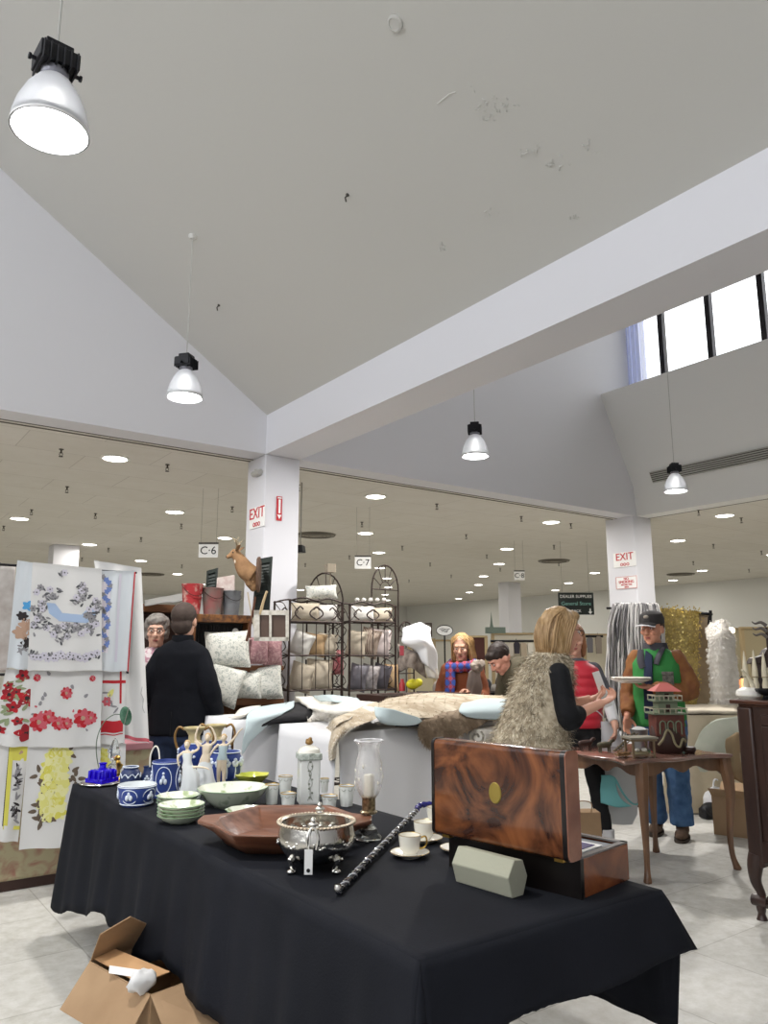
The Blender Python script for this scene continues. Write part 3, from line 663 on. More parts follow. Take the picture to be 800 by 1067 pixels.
beaker(343, 842, .038, .055, 'short wide gold rimmed glass beaker in front, right of the square lantern')
beaker(361, 840, .037, .092, 'gold rimmed glass beaker furthest right, beside the candle lamp')
# square lantern jar
t = thing('glass_jar', 'tall square frosted glass jar with domed lid and gilt finial', 'jar', T(321, 837), heading(-FW)+.25)
b = MB(); b.box((0, 0, .112), (.098, .098, .224)); b.build('body', mFrost, t, bevel=.008)
b = MB(); b.box((0, 0, .218), (.112, .112, .03)); b.build('collar', M('etched_collar', '#c9d0c9', .4, col2='#8a9287', scale=60), t, bevel=.004)
b = MB(); b.lathe([(.055, .234), (.05, .25), (.03, .262), (.01, .268)], n=24); b.build('lid', mPorc, t)
b = MB(); b.ball((0, 0, .28), (.02, .014, .012)); b.ball((.005, 0, .295), .01); b.ball((-.01, 0, .29), .008); b.build('finial', M('gilt_brown', '#8b6a3a', .35, .3), t, remesh=.003)
b = MB()
for s in (-1, 1): b.tube(smooth([(s*.004, -.051, .2), (s*.012, -.051, .17), (s*-.006, -.051, .14), (s*.01, -.051, .1), (s*-.004, -.051, .06), (s*.012, -.051, .02)], 5), .0013, 5)
for k in range(9): b.ball((.01*sin(k*2), -.051, .195-k*.02), (.005, .002, .005), 6, 5)
b.build('etched_vine', mStem, t)
# hurricane candle lamp
t = thing('hurricane_lamp', 'glass hurricane candle lamp with fluted shade on a crystal foot', 'candle lamp', T(384, 874))
b = MB(); b.lathe([(.001, 0), (.052, 0), (.056, .008), (.04, .02), (.034, .038), (.014, .055), (.012, .075), (.018, .09)], n=10, fn=lambda a, z: 1+.06*cos(a*5)); b.build('crystal_foot', mGlass, t, flat=True)
b = MB(); b.ball((0, 0, .03), (.03, .03, .02), 8, 5); b.build('foot_facets', mChrome, t, flat=True)
lath('collar', [(.01, .09), (.033, .095), (.034, .1), (.026, .105), (.026, .15), (.03, .155), (.026, .16)], M('pierced_brass', '#a99a7c', .35, .9, col2='#5f5340', scale=90), t)
b = MB(); prof = smooth([(.026, 0, .15), (.045, 0, .18), (.055, 0, .225), (.05, 0, .28), (.04, 0, .32), (.042, 0, .345), (.055, 0, .365)], 4)
b.lathe([(v.x, v.z) for v in prof], n=48, cap=(False, False), fn=lambda a, z: 1+(.09*cos(a*9)*max(0, (z-.33)/.035) if z > .33 else 0)); b.build('glass_shade', M('thin_glass', '#ffffff', .03, trans=.75, ior=1.25, alpha=.55, spec=.8), t, solid=.002)
b = MB(); b.tube([(.0545*cos(a*2*pi/48)*(1+.09*cos(a*2*pi/48*9)), .0545*sin(a*2*pi/48)*(1+.09*cos(a*2*pi/48*9)), .366) for a in range(48)], .0022, 5, True); b.build('crimped_rim', mWhiteCloth, t)
lath('candle', [(.001, .15), (.019, .15), (.019, .235), (.016, .238), (.001, .236)], M('candle_wax', '#ece6d2', .5), t)
b = MB()
for k in range(14): a = k*2.4; z = .2+.006*k; r = .054-.0001*k; b.ball((r*cos(a), r*sin(a), z), (.005, .005, .007), 6, 5)
b.build('etched_flower', mPorc, t)
# dough bowl (hexagonal carved trough with two lug handles)
pl = PZ(206, 851, .83); pr_ = PZ(381, 851, .83); c = (pl+pr_)/2; ax = (pr_-pl); L = ax.length; ax.normalize(); c = c-V((0.02, .07, 0)); t = thing('wooden_dough_bowl', 'large hexagonal carved wooden dough bowl with lug handles', 'bowl', (c.x, c.y, TZ), atan2(ax.y, ax.x))
mWoodR = M('dough_bowl_wood', '#5e3826', .38, col2='#8a5c45', scale=7, stretch=(.5, 3, 3), bump=.1, bscale=30, coat=.1)
a = L/2
def hexr(sx, sy, z, lug=0): # 14-gon
    return [V((x*sx, y*sy, z)) for x, y in ((-1, -.22), (-.9, -.42), (-.55, -1), (.0, -1.04), (.55, -1), (.9, -.42), (1, -.22), (1, .22), (.9, .42), (.55, 1), (0, 1.04), (-.55, 1), (-.9, .42), (-1, .22))]
b = MB()
rings = [hexr(a*.62, .16, 0), hexr(a*.66, .175, .004), hexr(a*.80, .24, .05), hexr(a*.84, .265, .078), hexr(a*.84, .27, .086)]
for i in (0, 6, 7, 13): rings[-1][i].x *= 1.19; rings[-2][i].x *= 1.19; rings[-1][i].y *= .75; rings[-2][i].y *= .75; rings[-1][i].z += .005
rings += [hexr(a*.79, .245, .084), hexr(a*.74, .225, .06), hexr(a*.6, .16, .018), hexr(a*.3, .06, .014)]
b.loft(rings); b.build('bowl', mWoodR, t, bevel=.004)
# silver footed bowl
t = thing('silver_bowl', 'footed silver bowl with beaded rim and hanging price tag', 'bowl', T(329, 905), heading(-FW))
prof = smooth([(.001, 0, .022), (.05, 0, .024), (.095, 0, .045), (.126, 0, .09), (.122, 0, .13), (.117, 0, .15)], 4)
lath('body', [(v.x, v.z) for v in prof], M('tarnished_silver', '#c9c6be', .16, 1, bump=.25, bscale=35), t, n=48, solid=.003)
b = MB(); b.lathe([(.115, .149), (.121, .153), (.127, .149), (.121, .146)], n=48, cap=(False, False))
for k in range(64): a = k*2*pi/64; b.ball((.128*cos(a), .128*sin(a), .150), .0055, 8, 6)
b.build('beaded_rim', M('warm_silver', '#cdc0ac', .25, .9), t)
for k in range(4):
    a = pi/4+k*pi/2
    b = MB(); f = lambda r, z: V((r*cos(a), r*sin(a), z))
    b.tube(smooth([f(.1, .05), f(.108, .04), f(.1, .026), f(.094, .013), f(.106, .006)], 4), [.013]*4+[.009]*8+[.011]*4+[.012], 8); b.ball(f(.106, .009), (.013, .013, .009)); b.build('foot', mChrome, t)
for k in range(8):
    a = k*pi/4+.2; b = MB()
    for j in range(-3, 4): b.ball(((.124-.0006*j*j)*cos(a+j*.08), (.124-.0006*j*j)*sin(a+j*.08), .1-.012*cos(j*.9)), (.009, .009, .006), 8, 6)
    b.build('chased_scroll', mChrome, t)
for s in (-1, 1):
    b = MB()
    y = s*.122
    b.tube(smooth([(-.012, y*1.06, .09), (-.018, y*1.1, .12), (-.008, y*1.05, .15), (.008, y*1.05, .15), (.018, y*1.1, .12), (.012, y*1.06, .09)], 5), .005, 8); b.ball((0, y*1.03, .164), (.018, .01, .008)); b.ball((0, y*1.03, .177), .010)
    b.build('handle', mChrome, t)
b = MB(); b.box((-.012, -.138, .055), (.026, .0015, .075)); b.build('price_tag', mPaper, t)
b = MB(); b.tube([(-.008, -.134, .15), (-.012, -.139, .09)], .001, 5); b.build('tag_string', mPaper, t)
b = MB(); b.lathe([(.006, 0), (.006, .001)], c=(0, 0, 0), n=16); b.v = [V((-.012+p.x, -.1395-p.z, .03+p.y)) for p in b.v]; b.build('tag_stamp', mSignK, t)
# cane
a0 = T(352, 934)+V((0, 0, .013)); a1 = T(434, 852)+V((0, 0, .03)); d = (a1-a0)
t = thing('glass_cane', 'twisted silver and blue glass walking cane lying on the black cloth', 'cane', (a0.x, a0.y, TZ)); O = t.location
x, y = frame(d); n = 90; b = MB()
b.tube([a0-O, a1-O], [.009, .0095], 10); b.build('shaft', M('cane_dark', '#2c2f3d', .12, .6), t)
for ph, nm_, m in ((0, 'twist', mChrome), (pi, 'twist', M('white_twist', '#cfd2d8', .2, .4))):
    b = MB(); b.tube([a0-O+d*(i/n)+(x*cos(i*.95+ph)+y*sin(i*.95+ph))*.0095 for i in range(n+1)], .0034, 5); b.build(nm_, m, t)
b = MB(); h = [a1-O, a1-O+d.normalized()*.05+UP*.008, a1-O+d.normalized()*.08+RT*.04+UP*.01, a1-O+d.normalized()*.07+RT*.1-UP*.002, a1-O+d.normalized()*.03+RT*.13-UP*.012]
b.tube(smooth(h, 6), [.012+.002*sin(i*2.2) for i in range(25)], 10); b.build('handle', M('blue_handle', '#26277a', .1, trans=.2, coat=.5), t)
b = MB(); b.lathe([(.012, 0), (.013, .01), (.009, .02)], n=14); b.v = [V(p) @ Matrix.Rotation(0, 3, 'X')+(a0-O) for p in b.v]; b.v = [V(q) for q in b.v]; b.build('ferrule', mChrome, t)
# cups and saucers
def saucer(p, lab): 
    t = thing('saucer', lab, 'saucer', p, 0, 'cream gilt edged saucers')
    lath('dish', [(.001, 0), (.035, 0), (.038, .003), (.06, .012), (.069, .017), (.067, .019), (.04, .008), (.001, .006)], mPorc, t, n=32)
    b = MB(); b.tube([(.068*cos(a*pi/16), .068*sin(a*pi/16), .0185) for a in range(32)], .0014, 5, True); b.build('gilt_edge', mGilt, t)
def cup(p, lab, rz=0):
    t = thing('coffee_cup', lab, 'cup', p, rz, 'cream gilt edged coffee cups')
    lath('bowl', [(.001, .0), (.024, 0), (.026, .003), (.024, .006), (.034, .02), (.038, .045), (.040, .068), (.037, .068), (.034, .045), (.028, .018), (.001, .012)], mPorc, t, n=32)
    b = MB(); b.tube([(.0385*cos(a*pi/16), .0385*sin(a*pi/16), .068) for a in range(32)], .0014, 5, True); b.build('gilt_edge', mGilt, t)
    b = MB(); b.tube(smooth([(.037, 0, .058), (.055, 0, .062), (.06, 0, .042), (.05, 0, .026), (.034, 0, .022)], 5), .0032, 8); b.build('handle', mGilt, t)
hz = atan2(RT.y, RT.x)
p = T(427, 893); saucer(p, 'cream saucer with gilt edge under the nearest coffee cup'); cup(p+V((0, 0, .006)), 'cream coffee cup nearest the silver cane, on its saucer', hz)
p = T(446, 882)+V((.03, .06, 0)); saucer(p, 'cream saucer with gilt edge under the middle coffee cup'); cup(p+V((0, 0, .006)), 'cream coffee cup behind the nearest one, in the middle', hz+.4)
p = T(456, 866)+V((.06, .08, 0)); saucer(p, 'cream saucer with gilt edge under the furthest coffee cup'); cup(p+V((0, 0, .006)), 'cream coffee cup furthest back beside the writing box', hz+.2)
p = T(474, 889)+V((.02, .0, 0)); saucer(p, 'empty cream saucer with gilt edge half hidden by the writing box')
# ------------------------------------------------------------------ walnut writing box
fr = T(606, 938); ri = T(656, 917); aa = (ri-fr); aa.z = 0; A_ = aa.length; rz = atan2(aa.y, aa.x)
mBurl = M('burl_walnut', '#34190f', .18, col2='#85502e', scale=3.6, dist=4, detail=7, lo=.36, hi=.72, coat=.6)
mWal = M('walnut_side', '#5c2f1c', .2, col2='#9a5a36', scale=4, dist=1.2, stretch=(1, .35, 2), coat=.5)
mEb = M('ebonised_edge', '#140f0e', .3, coat=.3); mInner = M('box_rim', '#7d7b78', .35, col2='#6a6460', scale=20); mComp = M('compartment_lining', '#8a5248', .6)
t = thing('writing_box', 'open burl walnut writing box with upright lid and round brass medallion', 'writing box', (fr.x, fr.y, TZ+.001), rz)
LB = .50; HB = .108
b = MB(); b.bb(0, A_, 0, .012, 0, HB); b.bb(0, A_, LB-.012, LB, 0, HB); b.bb(0, .012, .012, LB-.012, 0, HB); b.bb(A_-.012, A_, .012, LB-.012, 0, HB); b.bb(.01, A_-.01, .01, LB-.01, .002, .012)
b.build('case', mWal, t, bevel=.002)
b = MB(); b.bb(-.002, .016, -.002, .012, 0, HB+.001); b.bb(-.002, .004, .0, LB, 0, HB-.001); b.build('ebony_edging', mEb, t)
b = MB(); b.bb(0, A_, 0, .02, HB, HB+.006); b.bb(0, A_, LB-.02, LB, HB, HB+.006); b.bb(A_-.02, A_, 0, LB, HB, HB+.006); b.bb(0, .02, 0, LB, HB, HB+.006)
b.build('top_rim', mInner, t, bevel=.001)
b = MB(); b.bb(.012, A_-.012, .012, LB-.012, .055, .06); b.build('tray_floor', mComp, t)
b = MB()
for yk in (.37, .29, .21): b.bb(.012, A_-.012, yk, yk+.008, .055, HB)
for xk in (.09, .18): b.bb(xk, xk+.008, .21, LB-.012, .055, HB)
b.build('divider', M('divider_wood', '#8d6a58', .4), t)
b = MB(); b.bb(.03, A_-.02, .02, .2, .06, HB-.006); b.build('writing_slope', M('grey_slope', '#8b8d92', .5), t)
b = MB(); b.bb(.07, A_-.07, .05, .19, HB-.005, HB-.002); b.build('card_border', mPaper, t)
b = MB(); b.bb(.09, A_-.09, .065, .175, HB-.002, HB); b.build('purple_card', M('purple_card', '#3a2470', .5), t)
# lid
LT = .068; z0 = HB+.004; z1 = HB+.004+.305; y0_, y1_ = -.004, .515
lid = MB(); 
def rr(x0, x1, z0, z1, r, n=5):
    pts = []
    for cx, cz, a0 in ((x1-r, z1-r, 0), (x0+r, z1-r, pi/2), (x0+r, z0+r, pi), (x1-r, z0+r, 1.5*pi)):
        for k in range(n+1): pts.append((cx+r*cos(a0+k*pi/2/n), cz+r*sin(a0+k*pi/2/n)))
    return pts
lid.prism(rr(-LT, 0, z0, z1, .018), y1_-y0_, 'y', y0_); lo = lid.build('lid', mBurl, t, bevel=.002)
b = MB(); b.prism(rr(-LT-.0008, .0008, z0-.0008, z1+.0008, .018), .004, 'y', y0_-.0035); b.build('lid_end', M('lid_end_walnut', '#7a4a3a', .2, col2='#9a6a55', scale=6, coat=.6), t)
for yk, wd in ((y0_+.0, .016), (y1_-.012, .012)):
    b = MB(); b.prism(rr(-LT-.0016, .0016, z0-.0016, z1+.0016, .0185), wd, 'y', yk); b.build('lid_banding', mEb, t)
b = MB(); R_ = Matrix.Rotation(pi/2, 3, 'Y')
b.lathe([(.021, -.002), (.024, .0), (.022, .003), (.001, .004)], n=32, sx=1.35, sy=1); b.v = [V((-LT-.0005-p.z, (y0_+y1_)/2-.005+p.y, z0+.16+p.x)) for p in b.v]; b.build('medallion', M('brass_medallion', '#a8934a', .35, .6), t)
b = MB(); b.bb(-LT+.01, -.0, .02, .05, z0-.006, z0+.002); b.bb(-LT+.01, 0, .45, .48, z0-.006, z0+.002); b.build('hinge', mBrass, t)
# foam support block
q0 = T(534, 937); q1 = T(478, 920); d = q1-q0; d.z = 0
t = thing('support_block', 'pale grey green hexagonal foam block propping the writing box', 'block', (q0.x, q0.y, TZ+.001), atan2(d.y, d.x))
b = MB(); Lh = d.length*1.06
poly = [(0, .0), (-.05, .0), (-.072, .05), (-.052, .098), (-.012, .104), (.018, .058)]
b.prism([(-x, z) for x, z in poly], -Lh, 'x', 0); b.v = [V((-p.x, -p.y, p.z)) for p in b.v]; o = b.build('block', M('foam_grey_green', '#a3a391', .85, bump=.1, bscale=80), t, bevel=.003)
# ------------------------------------------------------------------ cardboard boxes below the table
p = PZ(108, 1066, 0)
t = thing('cardboard_box', 'open cardboard box with spread flaps under the black table', 'box', (1.45, 2.75, 0), .45)
O = t.location.copy(); t.rotation_euler = (0, 0, 0)
b = MB()
def slab(b, pts, th=.004):
    pts = [V(p) for p in pts]; n = (pts[1]-pts[0]).cross(pts[2]-pts[0]).normalized()*th; k = len(pts)
    b.add(pts+[p+n for p in pts], [tuple(reversed(range(k))), tuple(range(k, 2*k))]+[(i, (i+1) % k, k+(i+1) % k, k+i) for i in range(k)])
h1 = PZ(94, 1001, .30)-O; h2 = PZ(157, 1036, .30)-O; e = (h2-h1); e.z = 0; nrm = V((-e.y, e.x, 0)).normalized(); nrm = nrm if nrm.x > 0 else -nrm
wv = nrm*.36
for a_, c_ in ((h1, h2), (h2, h2+wv), (h2+wv, h1+wv), (h1+wv, h1)):
    slab(b, [V((a_.x, a_.y, 0)), V((c_.x, c_.y, 0)), V((c_.x, c_.y, .3)), V((a_.x, a_.y, .3))])
slab(b, [V((p.x, p.y, .002)) for p in (h1, h2, h2+wv, h1+wv)]); b.build('carton', mCard, t)
for pts in ([h1, h2, PZ(128, 1092, .17)-O, PZ(62, 1052, .17)-O], [h2, h2+wv*.9, PZ(250, 1075, .25)-O, PZ(185, 1110, .22)-O], [h1, h1+wv, PZ(108, 962, .46)-O+wv*.3, PZ(104, 973, .42)-O], [h1+wv, h2+wv, h2+wv*1.0+V((.05, .1, .15)), h1+wv+V((.05, .1, .15))]):
    b = MB(); slab(b, pts); b.build('flap', mCard, t)
b = MB(); slab(b, [h1+V((0, 0, .005))+nrm*.01, h2+V((0, 0, .005))+nrm*.01-e*.2, h2+nrm*.1-e*.1+V((0, 0, .03)), h1+nrm*.09+V((0, 0, .02))]); b.build('inner_flap', M('cardboard_light', '#c49a6e', .8), t)
c = PZ(148, 1022, .33)
b = MB(); b.ball(c, (.05, .035, .035), 16, 10); o = b.build('crumpled_tissue', M('tissue', '#dedede', .8), disp=.05, dsize=.03); tag(o, 'crumpled white tissue poking from the cardboard box', 'tissue paper')
c = PZ(124, 1014, .31); b = MB(); slab(b, [c+V((-.03, .02, 0)), c+V((.05, -.09, .0)), c+V((.06, -.08, .02)), c+V((-.02, .05, .015))], .001); tag(b.build('paper_scrap', mPaper), 'thin white paper scrap on the cardboard box flap', 'paper')
# ================================================================== SIDE TABLE WITH TOY MODELS
mOak = M('side_table_wood', '#644733', .35, col2='#846248', scale=4, stretch=(3, 3, .5), coat=.25)
mTop = M('side_table_top', '#745248', .22, col2='#8d6a5c', scale=3, stretch=(.6, 4, 1), coat=.5)
LF, LR, LK, LL = V((4.476, 3.271, 0)), V((5.229, 3.11, 0)), V((5.183, 3.70, 0)), V((4.43, 3.86, 0))
cc = (LF+LR+LK+LL)/4; t = thing('side_table', 'brown wooden side table with shaped top, scalloped apron and cabriole legs', 'table', cc)
ex = (LR-LF).normalized(); ey = V((-ex.y, ex.x, 0))
def shp(k, z):
    out = []
    hx = .42; hy = .335; n = 14
    for s in range(4):
        for j in range(n):
            u = -1+2*j/n
            bow = .022*cos(u*pi*2)*(1)-.006+ .01*abs(u)**6
            p = {0: (hx*u*1.06, -hy-bow), 1: (hx+bow, hy*u*1.06), 2: (-hx*u*1.06, hy+bow), 3: (-hx-bow, -hy*u*1.06)}[s]
            p = (p[0]-(.06 if p[0] < 0 else 0), p[1]+(.10 if p[1] > 0 else 0))
            out.append(ex*(p[0]*k)+ey*(p[1]*k)+V((0, 0, z)))
    return out
b = MB(); b.loft([shp(.97, .742), shp(1.0, .75), shp(1.01, .762), shp(.99, .77)]); b.build('tabletop', mTop, t)
cor = [LF-cc, LR-cc, LK-cc, LL-cc]
for i in range(4):
    p, q = cor[i]*.93, cor[(i+1) % 4]*.93; d = q-p; b = MB(); n_ = V((d.y, -d.x, 0)).normalized(); m = 24
    up = []; dn = []
    for k in range(m+1):
        u = k/m; z = .64+.055*(1-abs(2*u-1))**.7*(1)-.028*math.exp(-((u-.5)/.08)**2)+.012*cos(u*6*pi)-.03*(abs(2*u-1))**8
        up.append(p+d*u+V((0, 0, .744))); dn.append(p+d*u+V((0, 0, z)))
    ring = [[a, a-n_*.016] for a in up]
    vs = up+dn+[a-n_*.016 for a in up]+[a-n_*.016 for a in dn]; M1 = m+1; fs = []
    for k in range(m): fs += [(k, k+1, M1+k+1, M1+k), (2*M1+k, 3*M1+k, 3*M1+k+1, 2*M1+k+1), (k, 2*M1+k, 2*M1+k+1, k+1), (M1+k, M1+k+1, 3*M1+k+1, 3*M1+k)]
    fs += [(0, M1, 3*M1, 2*M1), (m, 2*M1+m, 3*M1+m, M1+m)]
    b.add(vs, fs); b.build('apron', mOak, t)
for c in cor:
    o = V((c.x, c.y, 0)).normalized(); st = []
    for z, off, r in ((.745, -.02, .036), (.66, -.012, .037), (.58, .0, .034), (.48, .004, .028), (.36, -.006, .023), (.22, -.018, .018), (.1, -.012, .016), (.04, .004, .019), (.012, .014, .023), (0, .012, .020)):
        st.append((c*1.0+o*off+V((0, 0, z)), r))
    pts = smooth([q for q, r in st], 3); rs = smooth1([r for q, r in st], 3)
    b = MB(); rings = []
    for p, r in zip(pts, rs):
        rings.append([p+ex*(r*sx)+ey*(r*sy) for sx, sy in ((-1, -.6), (-.6, -1), (.6, -1), (1, -.6), (1, .6), (.6, 1), (-.6, 1), (-1, .6))])
    b.loft(rings); b.build('leg', mOak, t)
ST = .771
def S(x, y): return T(x, y, ST)
# pagoda house
p = S(700, 785)+V((.03, .05, 0)); t = thing('toy_pagoda', 'tiered toy pagoda with pink roof on a dark cave base', 'toy house', p, heading(-FW), scale=1.0)
mDkW = M('dark_toy_wood', '#3a2620', .5); mRd = M('toy_red_brown', '#6a3b30', .6, col2='#55302a', scale=20); mGrn = M('toy_green_grey', '#6f7a63', .6); mPk = M('toy_pink_roof', '#b5625c', .6)
b = MB(); b.lathe([(.10, 0), (.125, .03), (.13, .09), (.115, .15), (.1, .18)], n=20, sx=1, sy=.8, fn=lambda a, z: 1+.06*sin(a*5+z*30)); b.build('rock_base', mDkW, t)
b = MB(); b.box((0, .0, .19), (.2, .16, .15)); b.build('lower_storey', mRd, t, bevel=.004)
b = MB()
for x in (-.055, .0, .055): b.tube([(x-.02, -.082, .13)]+[(x+.02*cos(a), -.084, .2+.02*sin(a)) for a in (pi, 2.4, 1.57, .7, 0)]+[(x+.02, -.082, .13)], .005, 6)
b.build('arch', mGrn, t)
b = MB(); b.tube(smooth([(-.1, -.1, .06), (-.07, -.115, .1), (-.04, -.115, .16), (-.01, -.115, .14), (.01, -.12, .07), (.04, -.12, .05), (.07, -.1, .1), (.1, -.08, .08)], 5), .008, 8); b.build('dragon_rail', M('toy_straw', '#8f8668', .7), t)
for z, w in ((.268, .235), (.355, .19)):
    b = MB(); b.box((0, 0, z), (w, w*.8, .012)); b.build('balcony_floor', mGrn, t)
    b = MB(); b.box((0, -w*.39, z+.035), (w, .006, .008)); b.box((0, w*.39, z+.035), (w, .006, .008)); b.box((-w/2, 0, z+.035), (.006, w*.78, .008)); b.box((w/2, 0, z+.035), (.006, w*.78, .008))
    for k in range(7):
        b.box((-w/2+w*k/6, -w*.39, z+.02), (.006, .006, .036)); b.box((-w/2+w*k/6, w*.39, z+.02), (.006, .006, .036))
    b.build('balcony_railing', M('toy_cream', '#a59f8a', .6), t)
b = MB(); b.box((0, 0, .312), (.135, .11, .08)); b.box((0, 0, .39), (.1, .08, .06)); b.build('upper_storey', mGrn, t)
b = MB(); b.box((0, -.057, .305), (.03, .006, .05)); b.box((0, -.043, .388), (.03, .006, .035)); b.build('doorway', mDkW, t)
b = MB(); b.add([(-.095, -.08, .42), (.095, -.08, .42), (.095, .08, .42), (-.095, .08, .42), (-.025, 0, .478), (.025, 0, .478)], [(3, 2, 1, 0), (0, 1, 5, 4), (2, 3, 4, 5), (1, 2, 5), (3, 0, 4)]); b.build('roof', mPk, t)
b = MB(); b.lathe([(.03, .03), (.045, .05), (.04, .07), (.02, .075)], c=(.14, -.03, -.03), n=14); b.tube([(.1, -.03, .02), (.14, -.03, .03)], .008, 6); b.build('well', mDkW, t)
# wooden cart / stable
t = thing('toy_stable', 'little open toy stable of grey brown sticks left of the pagoda', 'toy house', S(667, 789), heading(-FW)+.2)
mStk = M('toy_sticks', '#7b6a52', .7)
b = MB()
for x in (-.075, .075):
    for y in (-.05, .05): b.box((x, y, .055), (.012, .012, .11))
for y in (-.055, .055): b.box((0, y, .115), (.19, .012, .014)); b.box((0, y, .02), (.16, .01, .01))
b.build('frame', mStk, t)
b = MB(); b.box((0, 0, .128), (.2, .14, .012)); b.build('roof', M('toy_grey_roof', '#8a8577', .7), t)
b = MB(); b.ball((.0, 0, .025), (.06, .04, .02), 12, 8); b.build('straw', M('toy_straw', '#8f8668'), t, disp=.02, dsize=.02)
b = MB(); b.ball((.02, -.02, .05), (.02, .014, .014)); b.ball((-.03, -.02, .05), (.018, .012, .012)); b.build('white_animals', mPorc, t)
for (x, y, lab, m) in ((610, 782, 'small dark toy animal at the left edge of the side table', mDkW), (630, 784, 'small olive toy animal second from the left edge of the side table', M('toy_olive', '#4f4a3a', .7))):
    t = thing('toy_animal', lab, 'toy animal', S(x, y), -.3, 'toy animals')
    b = MB(); b.limb([(-.04, 0, .05), (.0, 0, .052), (.04, 0, .055)], [.018, .022, .018], 10); b.limb([(.04, 0, .055), (.06, 0, .075)], [.014, .011], 8); b.ball((.07, 0, .078), (.018, .011, .011)); b.build('body', m, t)
    for sx in (-1, 1):
        for sy in (-1, 1): b = MB(); b.tube([(sx*.035, sy*.01, .045), (sx*.037, sy*.012, 0)], [.007, .005], 7); b.build('leg', m, t)
t = thing('straw_bundle', 'low tan straw bundle on the side table in front of the stable', 'toy straw', S(648, 789))
b = MB()
for k in range(60): a = random.uniform(-.3, .3)+.4; c = V((random.gauss(0, .02), random.gauss(0, .015), .012+abs(random.gauss(0, .012)))); b.tube([c-V((cos(a), sin(a), 0))*.05, c+V((cos(a), sin(a), 0))*.05], .0025, 4)
b.build('stalk', M('toy_tan', '#a5825a', .8), t)
t = thing('toy_ladder', 'toy ladder of beads leaning up onto the stable', 'toy ladder', S(641, 785))
g0 = V((0, 0, .01)); g1 = D(662, 764, mpp(S(645, 785))*FP)-t.location; d = g1-g0; sd = V((-.3, .6, 0)).normalized()*.016; b = MB()
b.tube([g0+sd, g1+sd], .004, 6); b.tube([g0-sd, g1-sd], .004, 6); b.build('rail', mStk, t)
for k in range(9): c = g0+d*((k+.5)/9); b = MB(); b.tube([c-sd*1.4, c+sd*1.4], .004, 6); b.ball(c+V((0, 0, .008)), .007, 8, 6); b.build('rung', MC['toy_olive'], t)
t = thing('metal_pail', 'grey metal pail of white things at the back of the side table', 'pail', S(668, 780)+FW*.03)
b = MB(); b.lathe([(.001, .002), (.05, .002), (.065, .13), (.068, .135), (.063, .13), (.048, .01)], n=24); b.build('body', M('zinc', '#9c9f9e', .4, .7), t)
b = MB(); b.ball((0, 0, .12), (.058, .058, .035)); b.build('contents', mPaper, t, disp=.02, dsize=.02)
t = thing('red_lantern', 'tiny red toy lantern beside the metal pail', 'toy lantern', S(681, 781))
b = MB(); b.lathe([(.02, 0), (.022, .01), (.018, .015), (.024, .03), (.024, .07), (.015, .085)], n=12); b.build('body', mRed, t)
b = MB(); b.lathe([(.02, .08), (.008, .1), (.001, .11)], n=12); b.tube([(-.02, 0, .08), (0, 0, .13), (.02, 0, .08)], .003, 5); b.build('cap', mDkW, t)
# ================================================================== DARK CABINET AT RIGHT
mDkCab = M('dark_cabinet_wood', '#291a16', .4, col2='#3d2820', scale=4, stretch=(3, 3, .5), coat=.25)
t = thing('wooden_cabinet', 'dark carved wooden cabinet on scroll feet at the right edge', 'cabinet', (4.63, 1.75, 0)); O = V((4.63, 1.75, 0))
b = MB(); b.bb(-.255, .26, -.72, .75, .33, 1.16); b.build('body', mDkCab, t, bevel=.004)
b = MB(); b.bb(-.29, .28, -.77, .79, 1.165, 1.19); b.bb(-.265, .27, -.75, .75, 1.15, 1.166); b.build('top', M('cabinet_top', '#4a2d22', .3, col2='#5e3a2b', scale=3, coat=.4), t, bevel=.006)
for yk in (-.7, .7):
    b = MB(); b.bb(-.272, -.2, yk-.03, yk+.06, .28, 1.15); b.build('corner_post', mDkCab, t, bevel=.012)
b = MB(); pts = [(-.7, .42)]+[( -.7+1.4*k/28, .28+.06*sin(pi*k/28)**.5+.02*cos(k/28*6*pi)) for k in range(29)]+[(.7, .42)]
b.prism(pts, .03, 'x', -.268); b.build('apron', mDkCab, t)
for k, (a_, c_) in enumerate(((-.62, -.03), (.03, .62))):
    d_ = MB(); d_.bb(-.262, -.25, a_, c_, .45, 1.11); dr = d_.build('door', mDkCab, t)
    b = MB(); b.bb(-.272, -.258, a_, c_, .45, .51); b.bb(-.272, -.258, a_, c_, 1.05, 1.11); b.bb(-.272, -.258, a_, a_+.07, .51, 1.05); b.bb(-.272, -.258, c_-.07, c_, .51, 1.05)
    o = b.build('door_frame', mDkCab, dr, bevel=.005)
    b = MB(); b.ball((-.28, (c_-.03) if k == 0 else (a_+.03), .8), .014); b.build('door_knob', mBrass, dr)
for sx in (-1, 1):
    for sy in (-1, 1):
        c = V((sx*.24, sy*.725, 0)); st = ((.34, 0, .045), (.28, .01, .042), (.2, .012, .03), (.13, -.006, .022), (.08, -.0, .026), (.05, .0, .024), (.03, .0, .02), (.0, .0, .03))
        b = MB(); b.tube(smooth([c+V((sx*o_, sy*o_, z)) for z, o_, r in st], 4), smooth1([r for z, o_, r in st], 4), 12)
        b.tube([c+V((sx*.005-.0, sy*(.04), .10)), c+V((sx*.005, -sy*(.045), .10))], .032, 14)
        b.tube([c+V((sx*.005, sy*.05, .10)), c+V((sx*.005, -sy*.055, .10))], .014, 10); b.build('foot', mDkCab, t, bevel=0)
CT = 1.19
def K(x, y): return PZ(x, y, CT) if y > 681+40 else None
def K2(x, dd): p = D(x, 728, dd); return V((p.x, p.y, CT))
def K3(x, X_): p = PX(x, 730, X_); return V((p.x, p.y, CT))
t = thing('white_bowl', 'white lidded dish on the left end of the dark cabinet', 'dish', (4.44, 2.47, CT))
